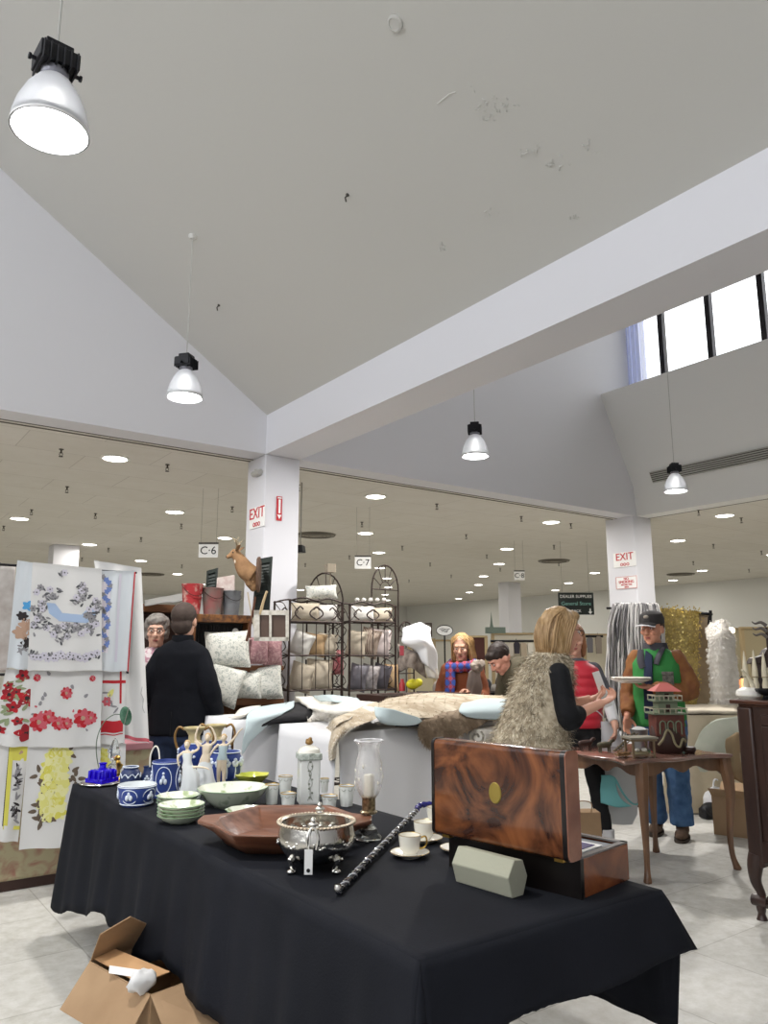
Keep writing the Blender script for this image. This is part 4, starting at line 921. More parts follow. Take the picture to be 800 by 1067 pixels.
b = MB(); b.lathe([(.001, 0), (.05, 0), (.07, .02), (.07, .028)], n=28); b.build('dish', mPorc, t)
b = MB(); b.lathe([(.072, .028), (.066, .05), (.035, .066), (.001, .068)], n=28); b.build('lid', M('off_white', '#e3e0d8', .4), t)
for i, (x, dd, h, sc, lab) in enumerate(((779, 4.56, .27, 1, 'tall pale bone spire on the dark cabinet, leftmost of three'), (789, 4.56, .275, 1, 'tall pale bone spire on the dark cabinet, middle of three'), (799, 4.56, .26, 1, 'tall pale bone spire on the dark cabinet, rightmost of three'))):
    p = K3(x, dd); t = thing('carved_spire', lab, 'ornament', p, 0, 'pale carved spires')
    b = MB(); b.lathe([(.001, 0), (.03, 0), (.028, .02), (.016, .04), (.02, .08), (.013, .11), (.018, .13), (.016, .17), (.010, .22), (.004, h), (.001, h+.01)], n=14); b.build('spire', M('bone', '#cdc4ab', .45), t)
    b = MB(); b.lathe([(.032, 0), (.034, .012), (.02, .02)], n=14); b.tube([(.019*cos(a*pi/8), .019*sin(a*pi/8), .125) for a in range(16)], .003, 5, True); b.build('base_ring', M('bone_dark', '#8e8262', .5), t)
p = K2(783, 4.25); t = thing('ivory_tusk', 'curved cream horn shaped ornament before the spires', 'ornament', K3(782, 4.44))
b = MB(); b.tube(smooth([(0, 0, .008), (.02, -.01, .06), (.0, .0, .12), (-.035, .02, .17)], 6), [.02-.0008*i for i in range(19)], 10); b.build('horn', M('bone', '#cdc4ab'), t)
b = MB(); b.lathe([(.001, 0), (.03, 0), (.028, .012), (.001, .014)], n=14); b.build('foot', mDkW, t)
p = K2(793, 4.2); t = thing('black_dish', 'small black footed dish at the front edge of the dark cabinet', 'dish', K3(798, 4.44))
b = MB(); b.lathe([(.001, 0), (.03, 0), (.015, .015), (.015, .025), (.05, .045), (.055, .06), (.05, .058), (.01, .035)], n=24); b.build('dish', mBlack, t)
b = MB(); b.tube([(.052*cos(a*pi/12), .052*sin(a*pi/12), .06) for a in range(24)], .004, 6, True); b.build('rim', mBlack, t)
t = thing('shelf_clock', 'dark carved wooden shelf clock with arched crest on the dark cabinet', 'clock', K3(806, 4.74), heading(-RT*.2-FW))
b = MB(); b.box((0, 0, .1), (.2, .1, .2)); b.box((0, 0, .01), (.26, .13, .02)); b.prism([(-.13, .2), (.13, .2), (.11, .235), (.05, .25), (.03, .285), (0, .3), (-.03, .285), (-.05, .25), (-.11, .235)], .11, 'y', -.055); b.build('case', mDkCab, t, bevel=.004)
b = MB(); b.lathe([(.001, 0), (.055, 0), (.06, .006)], n=24); b.v = [V((p.x, -.051-p.z, .13+p.y)) for p in b.v]; b.build('dial', M('dial_cream', '#d8ceb2', .5), t)
# ================================================================== HANGING LINENS
class Linen:
    def __init__(s, tl, tr, br, bl, Y, amp=.008, fr=3):
        s.c = [V((*q, 0)) for q in (tl, tr, br, bl)]; s.Y = Y; s.amp = amp; s.fr = fr; s.mb = MB()
        p = PY(tl[0], tl[1], Y); q = PY(tr[0], tr[1], Y); r = PY(bl[0], bl[1], Y); s.w = (q-p).length; s.h = (r-p).length
    def pt(s, u, v, off=0):
        a, b_, c, d = s.c; q = a*(1-u)*(1-v)+b_*u*(1-v)+c*u*v+d*(1-u)*v; p = PY(q.x, q.y, s.Y)
        wv = s.amp*(sin(u*s.fr*2*pi+v*1.3)*(.3+v)+.4*sin(u*11+v*5))
        return V((p.x, p.y+wv-off, p.z+.004*sin(u*9)*v))
    def sheet(s, n=28, m=20):
        s.mb.mi = 0; F_ = [[s.pt(i/n, j/m, .0) for i in range(n+1)] for j in range(m+1)]; B_ = [[s.pt(i/n, j/m, -.004) for i in range(n+1)] for j in range(m+1)]
        # a roll over the rod at the top, then the back face
        s.mb.grid(list(reversed(B_))+[[q+V((0, -.002, .008)) for q in F_[0]]]+F_); return s
    def poly(s, pts, mi, off=.0022):
        s.mb.mi = mi; s.mb.add([s.pt(u, v, off) for u, v in pts], [tuple(range(len(pts)))]); s.mb.mi = 0
    def leaf(s, u, v, L, W, a, mi, off=.0022):     # metres
        pts = []
        for k in range(10):
            t = k*2*pi/10; x = L/2*cos(t); y = W/2*sin(t)*(1-.35*cos(t)); X = x*cos(a)-y*sin(a); Z = x*sin(a)+y*cos(a); pts.append((u+X/s.w, v-Z/s.h))
        s.poly(pts, mi, off)
    def flower(s, u, v, r, mi, ctr=None, n=6, a0=0, mi2=None):
        for k in range(n):
            a = a0+k*2*pi/n; s.leaf(u+.55*r*cos(a)/s.w, v-.55*r*sin(a)/s.h, r*1.15, r*.85, a, mi if (k % 2 or mi2 is None) else mi2, .0022+.0002*(k % 3))
        if ctr is not None: s.leaf(u, v, r*.5, r*.5, 0, ctr, .0031)
    def rect(s, u0, v0, u1, v1, mi, off=.002):
        k = max(1, int((u1-u0)*24)); m = max(1, int((v1-v0)*20)); s.mb.mi = mi
        s.mb.grid([[s.pt(u0+(u1-u0)*i/k, v0+(v1-v0)*j/m, off) for i in range(k+1)] for j in range(m+1)]); s.mb.mi = 0
    def done(s, name, lab, mats, cat='linen', grp='vintage linens on the hanging rack'):
        o = s.mb.build(name, mats, sharp=70); return tag(o, lab, cat, grp)
rnd = random.Random(3)
mLin = M('linen_white', '#d6d6d5', .85, bump=.1, bscale=20); mLinB = M('linen_bluish', '#ccd2d7', .85, bump=.1, bscale=20)
pG = M('print_grey', '#8d8c90', .85); pDG = M('print_dark', '#55565a', .85); pLB = M('print_blue', '#a3b8d6', .85); pLG = M('print_lilac', '#c9c6d2', .85); pB = M('print_strong_blue', '#6f86c4', .85)
pR = M('print_red', '#b3222c', .85); pPk = M('print_rose', '#c45c68', .85); pGr = M('print_green', '#8d9a78', .85); pY = M('print_yellow', '#d6d05e', .85); pPY = M('print_pale_yellow', '#dedb83', .85); pBr = M('print_brown', '#66594c', .85); pT = M('print_tan', '#b3947f', .85); pK = M('print_black', '#2f2a2c', .85); pSk = M('print_sky', '#4f9bd0', .85)
# right long cloth with red hem
l = Linen((98, 585), (147, 593), (156, 775), (127, 770), 5.26, .012, 2).sheet()
l.rect(.0, .975, 1, .995, 1)
for v0 in range(0, 20): l.rect(.82-.030*v0*.0+(.02*sin(v0)), v0/20*.0, .83, .001, 1) if 0 else None
l.mb.mi = 2; l.mb.tube([l.pt(*q, .004) for q in ((.84, .68), (.78, .72), (.86, .75), (.8, .8), (.87, .83))], .0015, 4)
l.done('tablecloth', 'long white tablecloth with red hem hanging at the right end of the linen rack', [mLin, pPk, pG])
b = MB(); q = [PY(x, y, 5.235) for x, y in ((99, 596), (97, 588), (101, 583), (103, 590))]
l = Linen((104, 596), (141, 596), (134, 700), (100, 699), 5.16, .006, 2).sheet(); l.rect(.55, .02, .62, .9, 1); l.rect(.0, .1, .32, .82, 2)
for k in range(26): l.flower(.1+.2*abs(sin(k*.5)), .05+k*.03, .018, 3 if k % 3 else 4, None, 5, k)
l.rect(.96, 0, 1.0, 1, 5)
l.done('tea_towel', 'white tea towel with lilac band and blue flower border, top row right', [mLinB, pLG, M('print_pale_lilac', '#d8d3dc', .85), pB, pG, pR])
l = Linen((18, 585), (36, 588), (32, 698), (7, 696), 5.17, .006, 1).sheet()
l.flower(.75, .40, .03, 1, None, 5); l.flower(.5, .5, .028, 2, None, 6); l.flower(.85, .75, .035, 2, None, 6); l.flower(.75, .58, .04, 3, None, 6); l.flower(.5, .66, .04, 3, None, 6)
for k in range(6): l.leaf(.6+.1*sin(k), .78+.01*k, .05, .012, k, 4)
l.done('tea_towel', 'white tea towel with tan and black flowers, top row left', [mLinB, pSk, pK, pT, pG])
l = Linen((34, 587), (106, 594), (106, 699), (29, 699), 5.13, .006, 1.5).sheet()
for q in (((.22, .36), (.34, .36), (.44, .44), (.40, .52), (.26, .46)), ((.43, .445), (.73, .455), (.79, .535), (.39, .525)), ((.72, .45), (.82, .38), (.92, .38), (.92, .44), (.79, .54))): l.poly(list(q), 3, .002)
def sprig(u, v, n, sp, big):
    for k in range(n):
        a = rnd.uniform(0, 6.3); r = rnd.uniform(0, sp); x = u+r*cos(a)/l.w; y = v+r*sin(a)/l.h
        l.leaf(x, y, .03, .013, a, 2 if k % 2 else 1)
    for k in range(big): a = rnd.uniform(0, 6.3); l.flower(u+sp*.6*cos(a)/l.w, v+sp*.6*sin(a)/l.h, .021, 1 if k % 2 else 4, 2, 6, a)
sprig(.42, .06, 5, .03, 1)
for (u, v) in ((.14, .26), (.2, .34), (.32, .25), (.1, .42), (.16, .52), (.1, .6), (.26, .56), (.36, .62), (.5, .6), (.46, .68), (.6, .56), (.7, .6), (.8, .56), (.86, .62), (.92, .5), (.95, .42), (.88, .34), (.76, .25), (.68, .32), (.84, .44), (.7, .2)): sprig(u, v, 8, .045, 2)
for k in range(44): u = .04+.9*k/43; sprig(u, .84+.035*abs(sin(u*pi*2.1)), 2, .02, 1 if k % 2 else 0)
l.done('tea_towel', 'large tea towel printed with grey roses and a blue ribbon, top row middle', [mLin, pG, pDG, pLB, pLG])
# second row
l = Linen((6, 699), (34, 699), (32, 779), (-12, 776), 5.22, .006, 1).sheet()
for (u, v, r) in ((.65, .06, .045), (.28, .32, .05), (.5, .28, .03), (.85, .36, .06), (.45, .48, .04), (.9, .82, .06), (.62, .66, .03), (.2, .8, .03), (.2, .2, .03)): l.flower(u, v, r*.82, 1, 2, 5, u*9, 3)
for k in range(22): l.leaf(rnd.uniform(.2, .95), rnd.uniform(.1, .7), .05, .018, rnd.uniform(0, 3), 4)
l.done('tablecloth', 'white cloth with large red poppies, second row left', [mLin, pR, pK, M('print_crimson', '#93202a', .85), pGr])
l = Linen((106, 699), (131, 699), (130, 775), (104, 776), 5.21, .005, 1).sheet()
l.rect(0, .13, 1, .17, 1); l.rect(.75, 0, .83, .45, 1); l.rect(.0, .68, .92, .84, 1); l.rect(.0, .86, .92, .875, 1)
l.flower(.25, .42, .03, 2, 3, 6); [l.leaf(.2+.1*k, .3+.06*k, .05, .012, k, 3) for k in range(5)]; l.leaf(.4, .3, .06, .03, 1, 4)
l.done('tablecloth', 'white cloth with red plaid bands, second row right', [mLin, pR, pPk, pG, pPY])
l = Linen((33, 700), (107, 700), (104, 778), (30, 779), 5.18, .006, 1.5).sheet()
def rose(u, v, r): l.flower(u, v, r, 1, 3, 9, 0, 2); l.flower(u, v, r*.55, 2, 3, 7, .3)
for (u, v, r) in ((.5, .28, .035), (.13, .67, .055), (.75, .62, .055), (.4, .68, .04), (.52, .68, .035), (.26, .6, .04), (.86, .62, .035), (.08, .08, .022), (.86, .09, .018)): rose(u, v, r)
for k in range(30): c = rnd.choice((.15, .45, .78)); l.leaf(c+rnd.gauss(0, .07), .64+rnd.gauss(0, .07), .02, .012, rnd.uniform(0, 3), rnd.choice((2, 4)))
for (u, v) in ((.58, .2), (.17, .35), (.14, .42), (.2, .3), (.78, .32), (.24, .02)): l.leaf(u, v, .03, .02, u*9, 4)
l.done('tablecloth', 'white cloth with a border of red and pink roses, second row middle', [mLin, pR, pPk, pT, pG])
# third row
l = Linen((-6, 776), (29, 778), (19, 878), (-14, 875), 5.25, .006, 1).sheet()
l.poly([(.45, .0), (.58, .0), (.60, .83), (.47, .83)], 1); l.poly([(.58, 0), (1.0, 0), (1.0, .15), (.58, .15)], 1); l.poly([(.47, .83), (1.0, .83), (1, .87), (.47, .87)], 1)
for k in range(30): l.leaf(.46, .01+.028*k, .008, .02, 0, 2)
for k in range(26): l.leaf(.72+.16*rnd.random(), .2+.6*rnd.random(), .045, .014, rnd.uniform(0, 3), 3 if k % 2 else 2)
l.leaf(.75, .06, .05, .03, 0, 4)
l.done('tablecloth', 'white cloth with a yellow border, bottom row left', [mLin, pY, pK, pG, pT])
l = Linen((104, 776), (131, 776), (129, 860), (100, 860), 5.24, .005, 1).sheet()
for (u, v) in ((.15, .1), (.2, .18), (.35, .25), (.12, .3)): l.flower(u, v, .03, 1, None, 6, u*5, 2)
l.done('tablecloth', 'plain white cloth with pale yellow flowers, bottom row right', [mLin, pPY, pY])
l = Linen((29, 778), (105, 777), (100, 880), (20, 886), 5.21, .007, 1.6).sheet()
for k in range(26):
    v = .04+.66*k/26; u = .42+.12*sin(k*1.9)-.06*v; l.flower(u, v, .042, 1 if k % 3 else 2, None, 6, k, 3)
for (u, v) in ((.2, .28), (.55, .06), (.6, .27), (.68, .33), (.25, .58), (.22, .63), (.27, .72), (.3, .4), (.36, .42), (.33, .68)):
    for k in range(4): a = k*1.5+u*7; l.leaf(u+.04*cos(a)/l.w, v+.04*sin(a)/l.h, .05, .024, -a, 4)
l.done('tablecloth', 'white cloth with yellow roses and brown leaves, bottom row middle', [mLin, pPY, pY, M('print_cream_yellow', '#e4e2a4', .85), pBr])
# rack
t = thing('linen_rack', 'black iron folding rack carrying the hanging linens', 'rack', (1.25, 5.3, 0))
O = t.location.copy()
xL = PY(12, 590, 5.3).x-.05; xR = PY(136, 597, 5.3).x
for xx, nm in ((xL-.02, 'a'), (xR+.0, 'b')):
    for s, sp in ((-1, .0), (1, .5)):
        b = MB(); b.tube([V((xx-.14*(xx == xL-.02)*1.0, 5.3+sp*.5, 0))-O, V((xx, 5.34+sp*.05, 2.02))-O], .013, 8); b.build('post', mBlack, t)
for z, dy in ((PY(70, 590, 5.15).z+.0, 5.15), (PY(70, 700, 5.2).z-.0, 5.2), (PY(70, 777, 5.23).z, 5.23)):
    b = MB(); b.tube([V((xL-.1, dy+.035, z-.012))-O, V((xR-.03, dy+.035, z-.012))-O], .008, 8); b.build('rod', mBlack, t)
    for xx in (xL-.04, xR):
        b = MB(); b.tube([V((xx, dy+.03, z-.012))-O, V((xx, 5.34, z+.02))-O], .007, 6); b.build('bracket', mBlack, t)
# cloth hanging behind the rack at far left
b = MB(); b.grid(patch([[D(x, y, 5.3) for x, y in r] for r in (((-20, 592), (0, 588), (16, 590)), ((-22, 650), (-2, 650), (14, 648)), ((-24, 705), (-4, 700), (8, 700)))], 6, .02, 6)); tag(b.build('cloth_drape', M('grey_linen', '#bdb9b4', .85, col2='#a8a09a', scale=12), solid=.004), 'grey floral cloth behind the iron rack at the left edge', 'linen')
# faded floral screen
t = thing('upholstered_bench', 'bench upholstered in faded green and pink floral fabric below the linens', 'bench', (1.3, 5.7, 0)); O = t.location.copy()
mFF = M('faded_floral', '#a89f80', .85, col2='#97705f', scale=9, dist=1.5, lo=.45, hi=.7)
x0 = PY(-30, 900, 5.45).x; x1 = PY(158, 820, 5.45).x
b = MB(); b.bb(x0-O.x, x1-O.x, -.22, .28, .06, PY(150, 778, 5.48).z); b.build('fabric_box', mFF, t, bevel=.02)
b = MB(); b.bb(x0-O.x+.02, x1-O.x-.02, -.2, .26, .0, .06); b.build('plinth', mDkW, t)
b = MB(); b.bb(x0-O.x-.005, x1-O.x+.005, -.226, .286, PY(150, 778, 5.48).z-.02, PY(150, 774, 5.48).z+.005); b.build('pink_edge', M('piping_pink', '#b9838a', .8), t, bevel=.008)
# ================================================================== WHITE CLOTH TABLES WITH HIDES
def tufts(mb, pts, n, L, w, down=V((0, 0, -1)), lie=.6, rnd=None, jit=.35):  # pts: list of (point, normal)
    rnd = rnd or random.Random(5)
    for k in range(n):
        p, nr = rnd.choice(pts); p = p+V((rnd.gauss(0, 1), rnd.gauss(0, 1), rnd.gauss(0, 1)))*w*2.5
        d = (nr*(1-lie)+down*lie+V((rnd.gauss(0, jit), rnd.gauss(0, jit), rnd.gauss(0, jit)))).normalized()
        l = L*rnd.uniform(.6, 1.3); sd = d.cross(nr); sd = sd.normalized() if sd.length > 1e-4 else V((1, 0, 0))
        q = p+d*l*.55+nr*l*.12; e = p+d*l+down*l*.1
        mb.add([p-sd*w, p+sd*w, q+sd*w*.8, q-sd*w*.8, e], [(0, 1, 2, 3), (3, 2, 4)])
def gnorm(P):
    out = []
    for i in range(len(P)-1):
        for j in range(len(P[0])-1):
            n = (P[i+1][j]-P[i][j]).cross(P[i][j+1]-P[i][j])
            if n.length < 1e-9: continue
            n.normalize()
            if n.dot(-F3) < 0 and n.z < .3: n = -n
            out.append((P[i][j], n))
    return out
def white_table(px0, px1, dep, ytop, lab, wd):
    P = D((px0+px1)/2, ytop, dep); Yf = P.y; x0 = PY(px0, ytop, Yf).x; x1 = PY(px1, ytop, Yf).x; z = P.z
    t = thing('trestle_table', lab[0], 'table', ((x0+x1)/2, Yf+wd/2, 0)); w = (x1-x0)/2
    b = MB(); b.box((0, 0, z-.03), (2*w-.02, wd-.02, .04)); b.build('tabletop', mFold, t)
    for sx in (-1, 1):
        for sy in (-1, 1): b = MB(); b.tube([(sx*(w-.08), sy*(wd/2-.06), z-.05), (sx*(w-.06), sy*(wd/2-.05), 0)], .015, 8); b.build('leg', mLeg, t)
    m = MB(); m.bb(x0, x1, Yf, Yf+wd, z-.006, z)
    skirt((x0, Yf+wd, z), (x0, Yf, z), (-1, 0, 0), lambda s: z-.012, .012, .05, 30, f=1.2, mb=m)
    skirt((x0, Yf, z), (x1, Yf, z), (0, -1, 0), lambda s: z-.012, .012, .05, 60, f=.8, mb=m)
    skirt((x1, Yf, z), (x1, Yf+wd, z), (1, 0, 0), lambda s: z-.012, .01, .04, 20, mb=m)
    tag(m.build('white_tablecloth', mWhiteCloth, solid=.002, sharp=80), lab[1], 'tablecloth', 'white tablecloths under the hides'); return x0, x1, Yf, z
x0, x1, Yf1, z1t = white_table(243, 338, 5.45, 748, ('table under the left white cloth and hides', 'white floor length tablecloth on the left hide table'), .5)
x0, x1, Yf2, z2t = white_table(352, 545, 5.15, 757, ('table under the right white cloth and hides', 'white floor length tablecloth on the right hide table'), .75)
mSuede = M('pale_blue_suede', '#bccacc', .9, bump=.15, bscale=30); mCreamF = M('cream_hide', '#d6d0c2', .9, col2='#e6e2da', scale=12, bump=.3, bscale=70)
mTanF = M('tan_fur', '#a8977f', .9, col2='#cfc3ae', scale=7, bump=.4, bscale=90, dist=1); mBrF = M('brown_fur', '#75634f', .9, col2='#a08d77', scale=9, bump=.4, bscale=90, dist=1)
mBlkF = M('black_hide', '#1c1b1e', .8)
def hide(name, lab, rows, mat, k=5, wob=.008, th=.008, fur=0, furmat=None, L=.02):
    def C_(q):
        x, y, d_ = q; two = x > 343; Yf_, zt = (Yf2, z2t) if two else (Yf1, z1t); ref = 5.12 if two else 5.42
        if d_ > 6.25: return D(x, y, d_)
        Y_ = Yf_+(d_-ref)*1.05 if d_ >= ref-.001 else Yf_-.075-(ref-d_)*.35
        p = PY(x, y, Y_)
        if Y_ > Yf_-.03: p.z = max(p.z, zt+.016)
        return p
    P = patch([[C_(q) for q in r] for r in rows], k, wob, 7)
    b = MB(); b.grid(P)
    if fur: b.mi = 1; tufts(b, gnorm(P), fur, L, .0012, lie=.75)
    return tag(b.build(name, [mat, furmat or mat], solid=0 if fur else th, sharp=80), lab, 'hide', 'hides and pelts on the white tables')
hide('suede_hide', 'pale blue suede hide hanging over the left front corner of the left white table', [[(268, 737, 5.75), (290, 734, 5.78), (307, 731, 5.8)], [(258, 744, 5.42), (280, 744, 5.4), (304, 738, 5.42)], [(256, 760, 5.36), (268, 757, 5.33), (288, 748, 5.38)], [(253, 776, 5.36), (258, 774, 5.34), (266, 768, 5.36)], [(252, 786, 5.38), (254, 784, 5.37), (257, 779, 5.38)]], mSuede)
hide('fur_pelt', 'grey cream pelt folded over the far left end of the left white table', [[(250, 739, 5.75), (262, 736, 5.8), (272, 735, 5.85)], [(243, 746, 5.5), (251, 744, 5.48), (260, 742, 5.48)], [(239, 762, 5.5), (245, 760, 5.46), (252, 758, 5.45)], [(236, 778, 5.5), (240, 776, 5.46), (246, 772, 5.45)]], mCreamF)
hide('black_hide', 'black hide bunched under the pale hides on the left white table', [[(298, 733, 5.75), (318, 732, 5.8), (334, 733, 5.8)], [(288, 742, 5.42), (310, 740, 5.42), (332, 740, 5.42)], [(276, 752, 5.35), (298, 747, 5.36), (326, 748, 5.38)], [(266, 765, 5.37), (280, 756, 5.37), (318, 751, 5.4)]], mBlkF)
hide('cream_hide', 'long cream hide laid across the back of both white tables', [[(308, 727, 5.85), (335, 727, 5.9), (360, 730, 5.9), (392, 733, 5.8)], [(316, 733, 5.55), (340, 734, 5.55), (366, 736, 5.5), (396, 738, 5.4)], [(322, 739, 5.42), (345, 742, 5.38), (372, 743, 5.3), (400, 744, 5.2)]], mCreamF, th=.02)
hide('suede_hide', 'pale blue grey suede hide lying behind the cream hide', [[(325, 725, 5.95), (345, 724, 6.0), (372, 728, 6.0)], [(330, 731, 5.8), (350, 731, 5.8), (378, 734, 5.8)]], mSuede)
hide('cream_hide', 'cream hide with tan edge hanging between the two white tables', [[(322, 741, 5.5), (345, 741, 5.45), (372, 741, 5.4)], [(320, 750, 5.3), (340, 752, 5.2), (365, 748, 5.14)], [(320, 772, 5.28), (333, 776, 5.18), (347, 768, 5.12)], [(321, 795, 5.3), (328, 800, 5.22), (340, 796, 5.15)]], mCreamF, fur=900)
hide('fur_pelt', 'tan fur pelt twisting down over the left corner of the right white table', [[(392, 731, 5.5), (400, 735, 5.4), (408, 741, 5.3)], [(366, 741, 5.3), (374, 748, 5.14), (384, 752, 5.06)], [(345, 752, 5.2), (355, 760, 5.1), (364, 762, 5.06)], [(337, 768, 5.16), (345, 776, 5.08), (352, 774, 5.06)], [(338, 788, 5.18), (344, 793, 5.1), (350, 790, 5.08)]], mTanF, fur=1200, furmat=mCreamF)
# curled blue suede flap
c = PY(337, 772, Yf1-.16); b = MB(); P = [[c+RT*(.055*cos(a)*(.7+.1*k))+FW*(-.02-.012*k)+UP*(.06*sin(a)*(.8+.06*k)-.012*k) for a in [(-.2+j/14)*2*pi*.72+.6 for j in range(15)]] for k in range(5)]
b.grid(P); tag(b.build('suede_hide', mSuede, solid=.006, sharp=80), 'curled flap of pale blue suede hanging beside the twisted tan pelt', 'hide', 'hides and pelts on the white tables')
hide('fur_pelt', 'long cream and tan fur pelt spread along the right white table', [[(405, 728, 5.7), (440, 722, 5.75), (480, 723, 5.75), (530, 725, 5.7)], [(395, 733, 5.45), (435, 726, 5.5), (485, 729, 5.45), (540, 730, 5.4)], [(398, 742, 5.2), (432, 735, 5.2), (485, 739, 5.15), (545, 742, 5.1)], [(404, 752, 5.1), (440, 748, 5.05), (490, 750, 5.02), (545, 752, 5.0)]], mTanF, fur=3500, furmat=mTanF, L=.03)
hide('suede_hide', 'folded triangle of pale blue suede under the long pelt edge', [[(389, 737, 5.12), (402, 738, 5.08), (418, 742, 5.04), (436, 748, 5.02)], [(391, 746, 5.05), (404, 750, 5.0), (420, 752, 5.0), (440, 752, 5.0)], [(396, 752, 5.05), (408, 755, 5.02), (422, 756, 5.0), (434, 755, 5.0)]], mSuede)
hide('black_hide', 'black hide edge showing beneath the folded blue suede', [[(416, 753, 5.06), (430, 750, 5.05), (442, 749, 5.05)], [(412, 757, 5.05), (430, 757, 5.02), (443, 756, 5.03)]], mBlkF)
hide('suede_hide', 'pale blue suede hide at the right end beside the fur-vested woman', [[(482, 733, 5.3), (502, 729, 5.3), (528, 728, 5.3)], [(478, 740, 5.1), (500, 739, 5.1), (530, 738, 5.1)], [(486, 747, 5.0), (505, 750, 5.0), (532, 748, 5.0)]], mSuede)
hide('fur_pelt', 'brown fur pelt hanging down the front of the right white table', [[(448, 742, 5.2), (478, 738, 5.2), (512, 745, 5.1)], [(440, 750, 5.05), (470, 746, 5.03), (505, 754, 4.98)], [(437, 765, 5.0), (455, 768, 4.97), (480, 766, 4.97)], [(446, 778, 5.0), (459, 781, 4.98), (470, 775, 4.99)]], mBrF, fur=3500, furmat=mBrF, L=.03)
c0 = PY(497, 768, Yf2-.12); t = thing('fur_roll', 'rolled white pelt with a striped fur end beside the walnut box', 'hide', c0)
b = MB(); ax = (FW*.9+RT*.5).normalized(); xx, yy = RT*.87-FW*.5, UP
b.lathe([(.001, 0), (.06, 0), (.062, .02), (.06, .5), (.001, .5)], n=20); b.v = [xx*p.x+yy*p.y*.9+ax*p.z+V((0, 0, .0)) for p in b.v]; b.build('roll', mCreamF, t)
b = MB(); b.tube([xx*((.012+.0035*k)*cos(k*.6))+yy*((.012+.0032*k)*sin(k*.6))-ax*.006 for k in range(13)], .008, 6); b.build('rolled_edge', M('grey_striped_fur', '#6c675c', .9, col2='#b0ab9c', scale=60), t)
# ================================================================== SHELF UNIT WITH PILLOWS
mPine = M('orange_pine', '#5f3a20', .5, col2='#7a4f2e', scale=5, stretch=(.5, 3, 3)); mPineS = M('distressed_pine', '#7d5128', .6, col2='#40281a', scale=30)
YD = 5.78; X = lambda px: PY(px, 680, YD).x; Zy = lambda y, px=250: PY(px, y, YD).z
xl, xr = X(200), X(262); xr2 = X(296)
t = thing('pine_shelf_unit', 'tall pine shelf unit holding pails above and pillows below', 'shelf unit', ((xl+xr2)/2, YD+.2, 0)); O = V(t.location)
def lb(b, a_, c_, y0, y1, z0, z1): return b.bb(a_-O.x, c_-O.x, y0-O.y, y1-O.y, z0, z1)
b = MB(); lb(b, xl, xr, YD, YD+.4, Zy(649), Zy(641)); b.build('top_shelf', mPineS, t, bevel=.004)
b = MB(); lb(b, xl, xr2, YD, YD+.4, Zy(699), Zy(694)); b.build('middle_shelf', mPine, t, bevel=.004)
b = MB(); lb(b, xl, xr2, YD-.02, YD+.4, Zy(735), Zy(728)); b.build('lower_shelf', mPine, t, bevel=.004)
for a_ in (xl, xr-.03):
    b = MB(); lb(b, a_, a_+.03, YD+.02, YD+.38, Zy(735), Zy(648)); b.build('side_panel', mPine, t)
b = MB(); lb(b, xl, xr2, YD+.05, YD+.4, 0, Zy(735)); b.build('cabinet_base', mPine, t, bevel=.006)
b = MB()
for k in range(3): w_ = (xr2-xl)/3; lb(b, xl+w_*k+.02, xl+w_*(k+1)-.02, YD+.03, YD+.05, .1, Zy(735)-.05)
b.build('base_doors', mPineS, t, bevel=.006)
b = MB(); lb(b, xl+.03, xr-.03, YD+.12, YD+.14, Zy(694), Zy(649))
for k in range(22): x = xl+.05+(xr-xl-.1)*k/21; b.tube([V((x-O.x, YD+.115-O.y, Zy(692))), V((x-O.x, YD+.115-O.y, Zy(651)))], .006, 6)
b.build('wicker_back', M('black_wicker', '#232325', .6), t)
b = MB()
for k in range(3): b.ball((X(250)-O.x, YD+.1-O.y, Zy(658+k*10)), (.03, .01, .03), 8, 6)
b.tube([V((X(250)-O.x, YD+.1-O.y, Zy(656))), V((X(250)-O.x, YD+.1-O.y, Zy(680)))], .01, 6); b.build('white_motif', mPaper, t)
def pail(px0, px1, y0, y1, mat, lab, dep=.2):
    p = PY((px0+px1)/2, y1, YD+.0); r = (X(px1)-X(px0))/2*.93; h = Zy(y0)-Zy(y1)+.01
    t = thing('tin_pail', lab, 'pail', (p.x+.03, YD+dep, Zy(641)+.001), 0, 'painted pails on the top shelf')
    b = MB(); b.lathe([(.001, 0), (r*.78, 0), (r, h), (r*1.03, h+.004), (r*.97, h), (r*.75, .01), (.001, .01)], n=24); b.build('body', mat, t)
    b = MB(); b.tube([(r*1.01*cos(a*pi/12), r*1.01*sin(a*pi/12), h) for a in range(24)], .004, 5, True); b.tube([(r*.9*cos(a*pi/12), r*.9*sin(a*pi/12), h*.55) for a in range(24)], .003, 5, True); b.build('hoop', mat, t)
    b = MB(); b.tube(smooth([(-r, 0, h*.93), (-r*.7, -r*.8, h*.7), (0, -r*1.08, h*.6), (r*.7, -r*.8, h*.7), (r, 0, h*.93)], 4), .0025, 5); b.build('bail_handle', mIron, t)
pail(194, 217, 611, 641, M('chipped_red', '#a62f33', .6, col2='#c9a79b', scale=22, lo=.5, hi=.72), 'bright red chipped metal pail, leftmost on the top shelf')
pail(216, 239, 614, 641, M('red_grey_pail', '#8a5552', .7, col2='#716a63', scale=10), 'faded red and grey metal pail, middle of the top shelf')
pail(238, 258, 616, 641, M('galvanised', '#7c7f82', .55, .3, col2='#676a6e', scale=12), 'grey galvanised pail, rightmost on the top shelf')
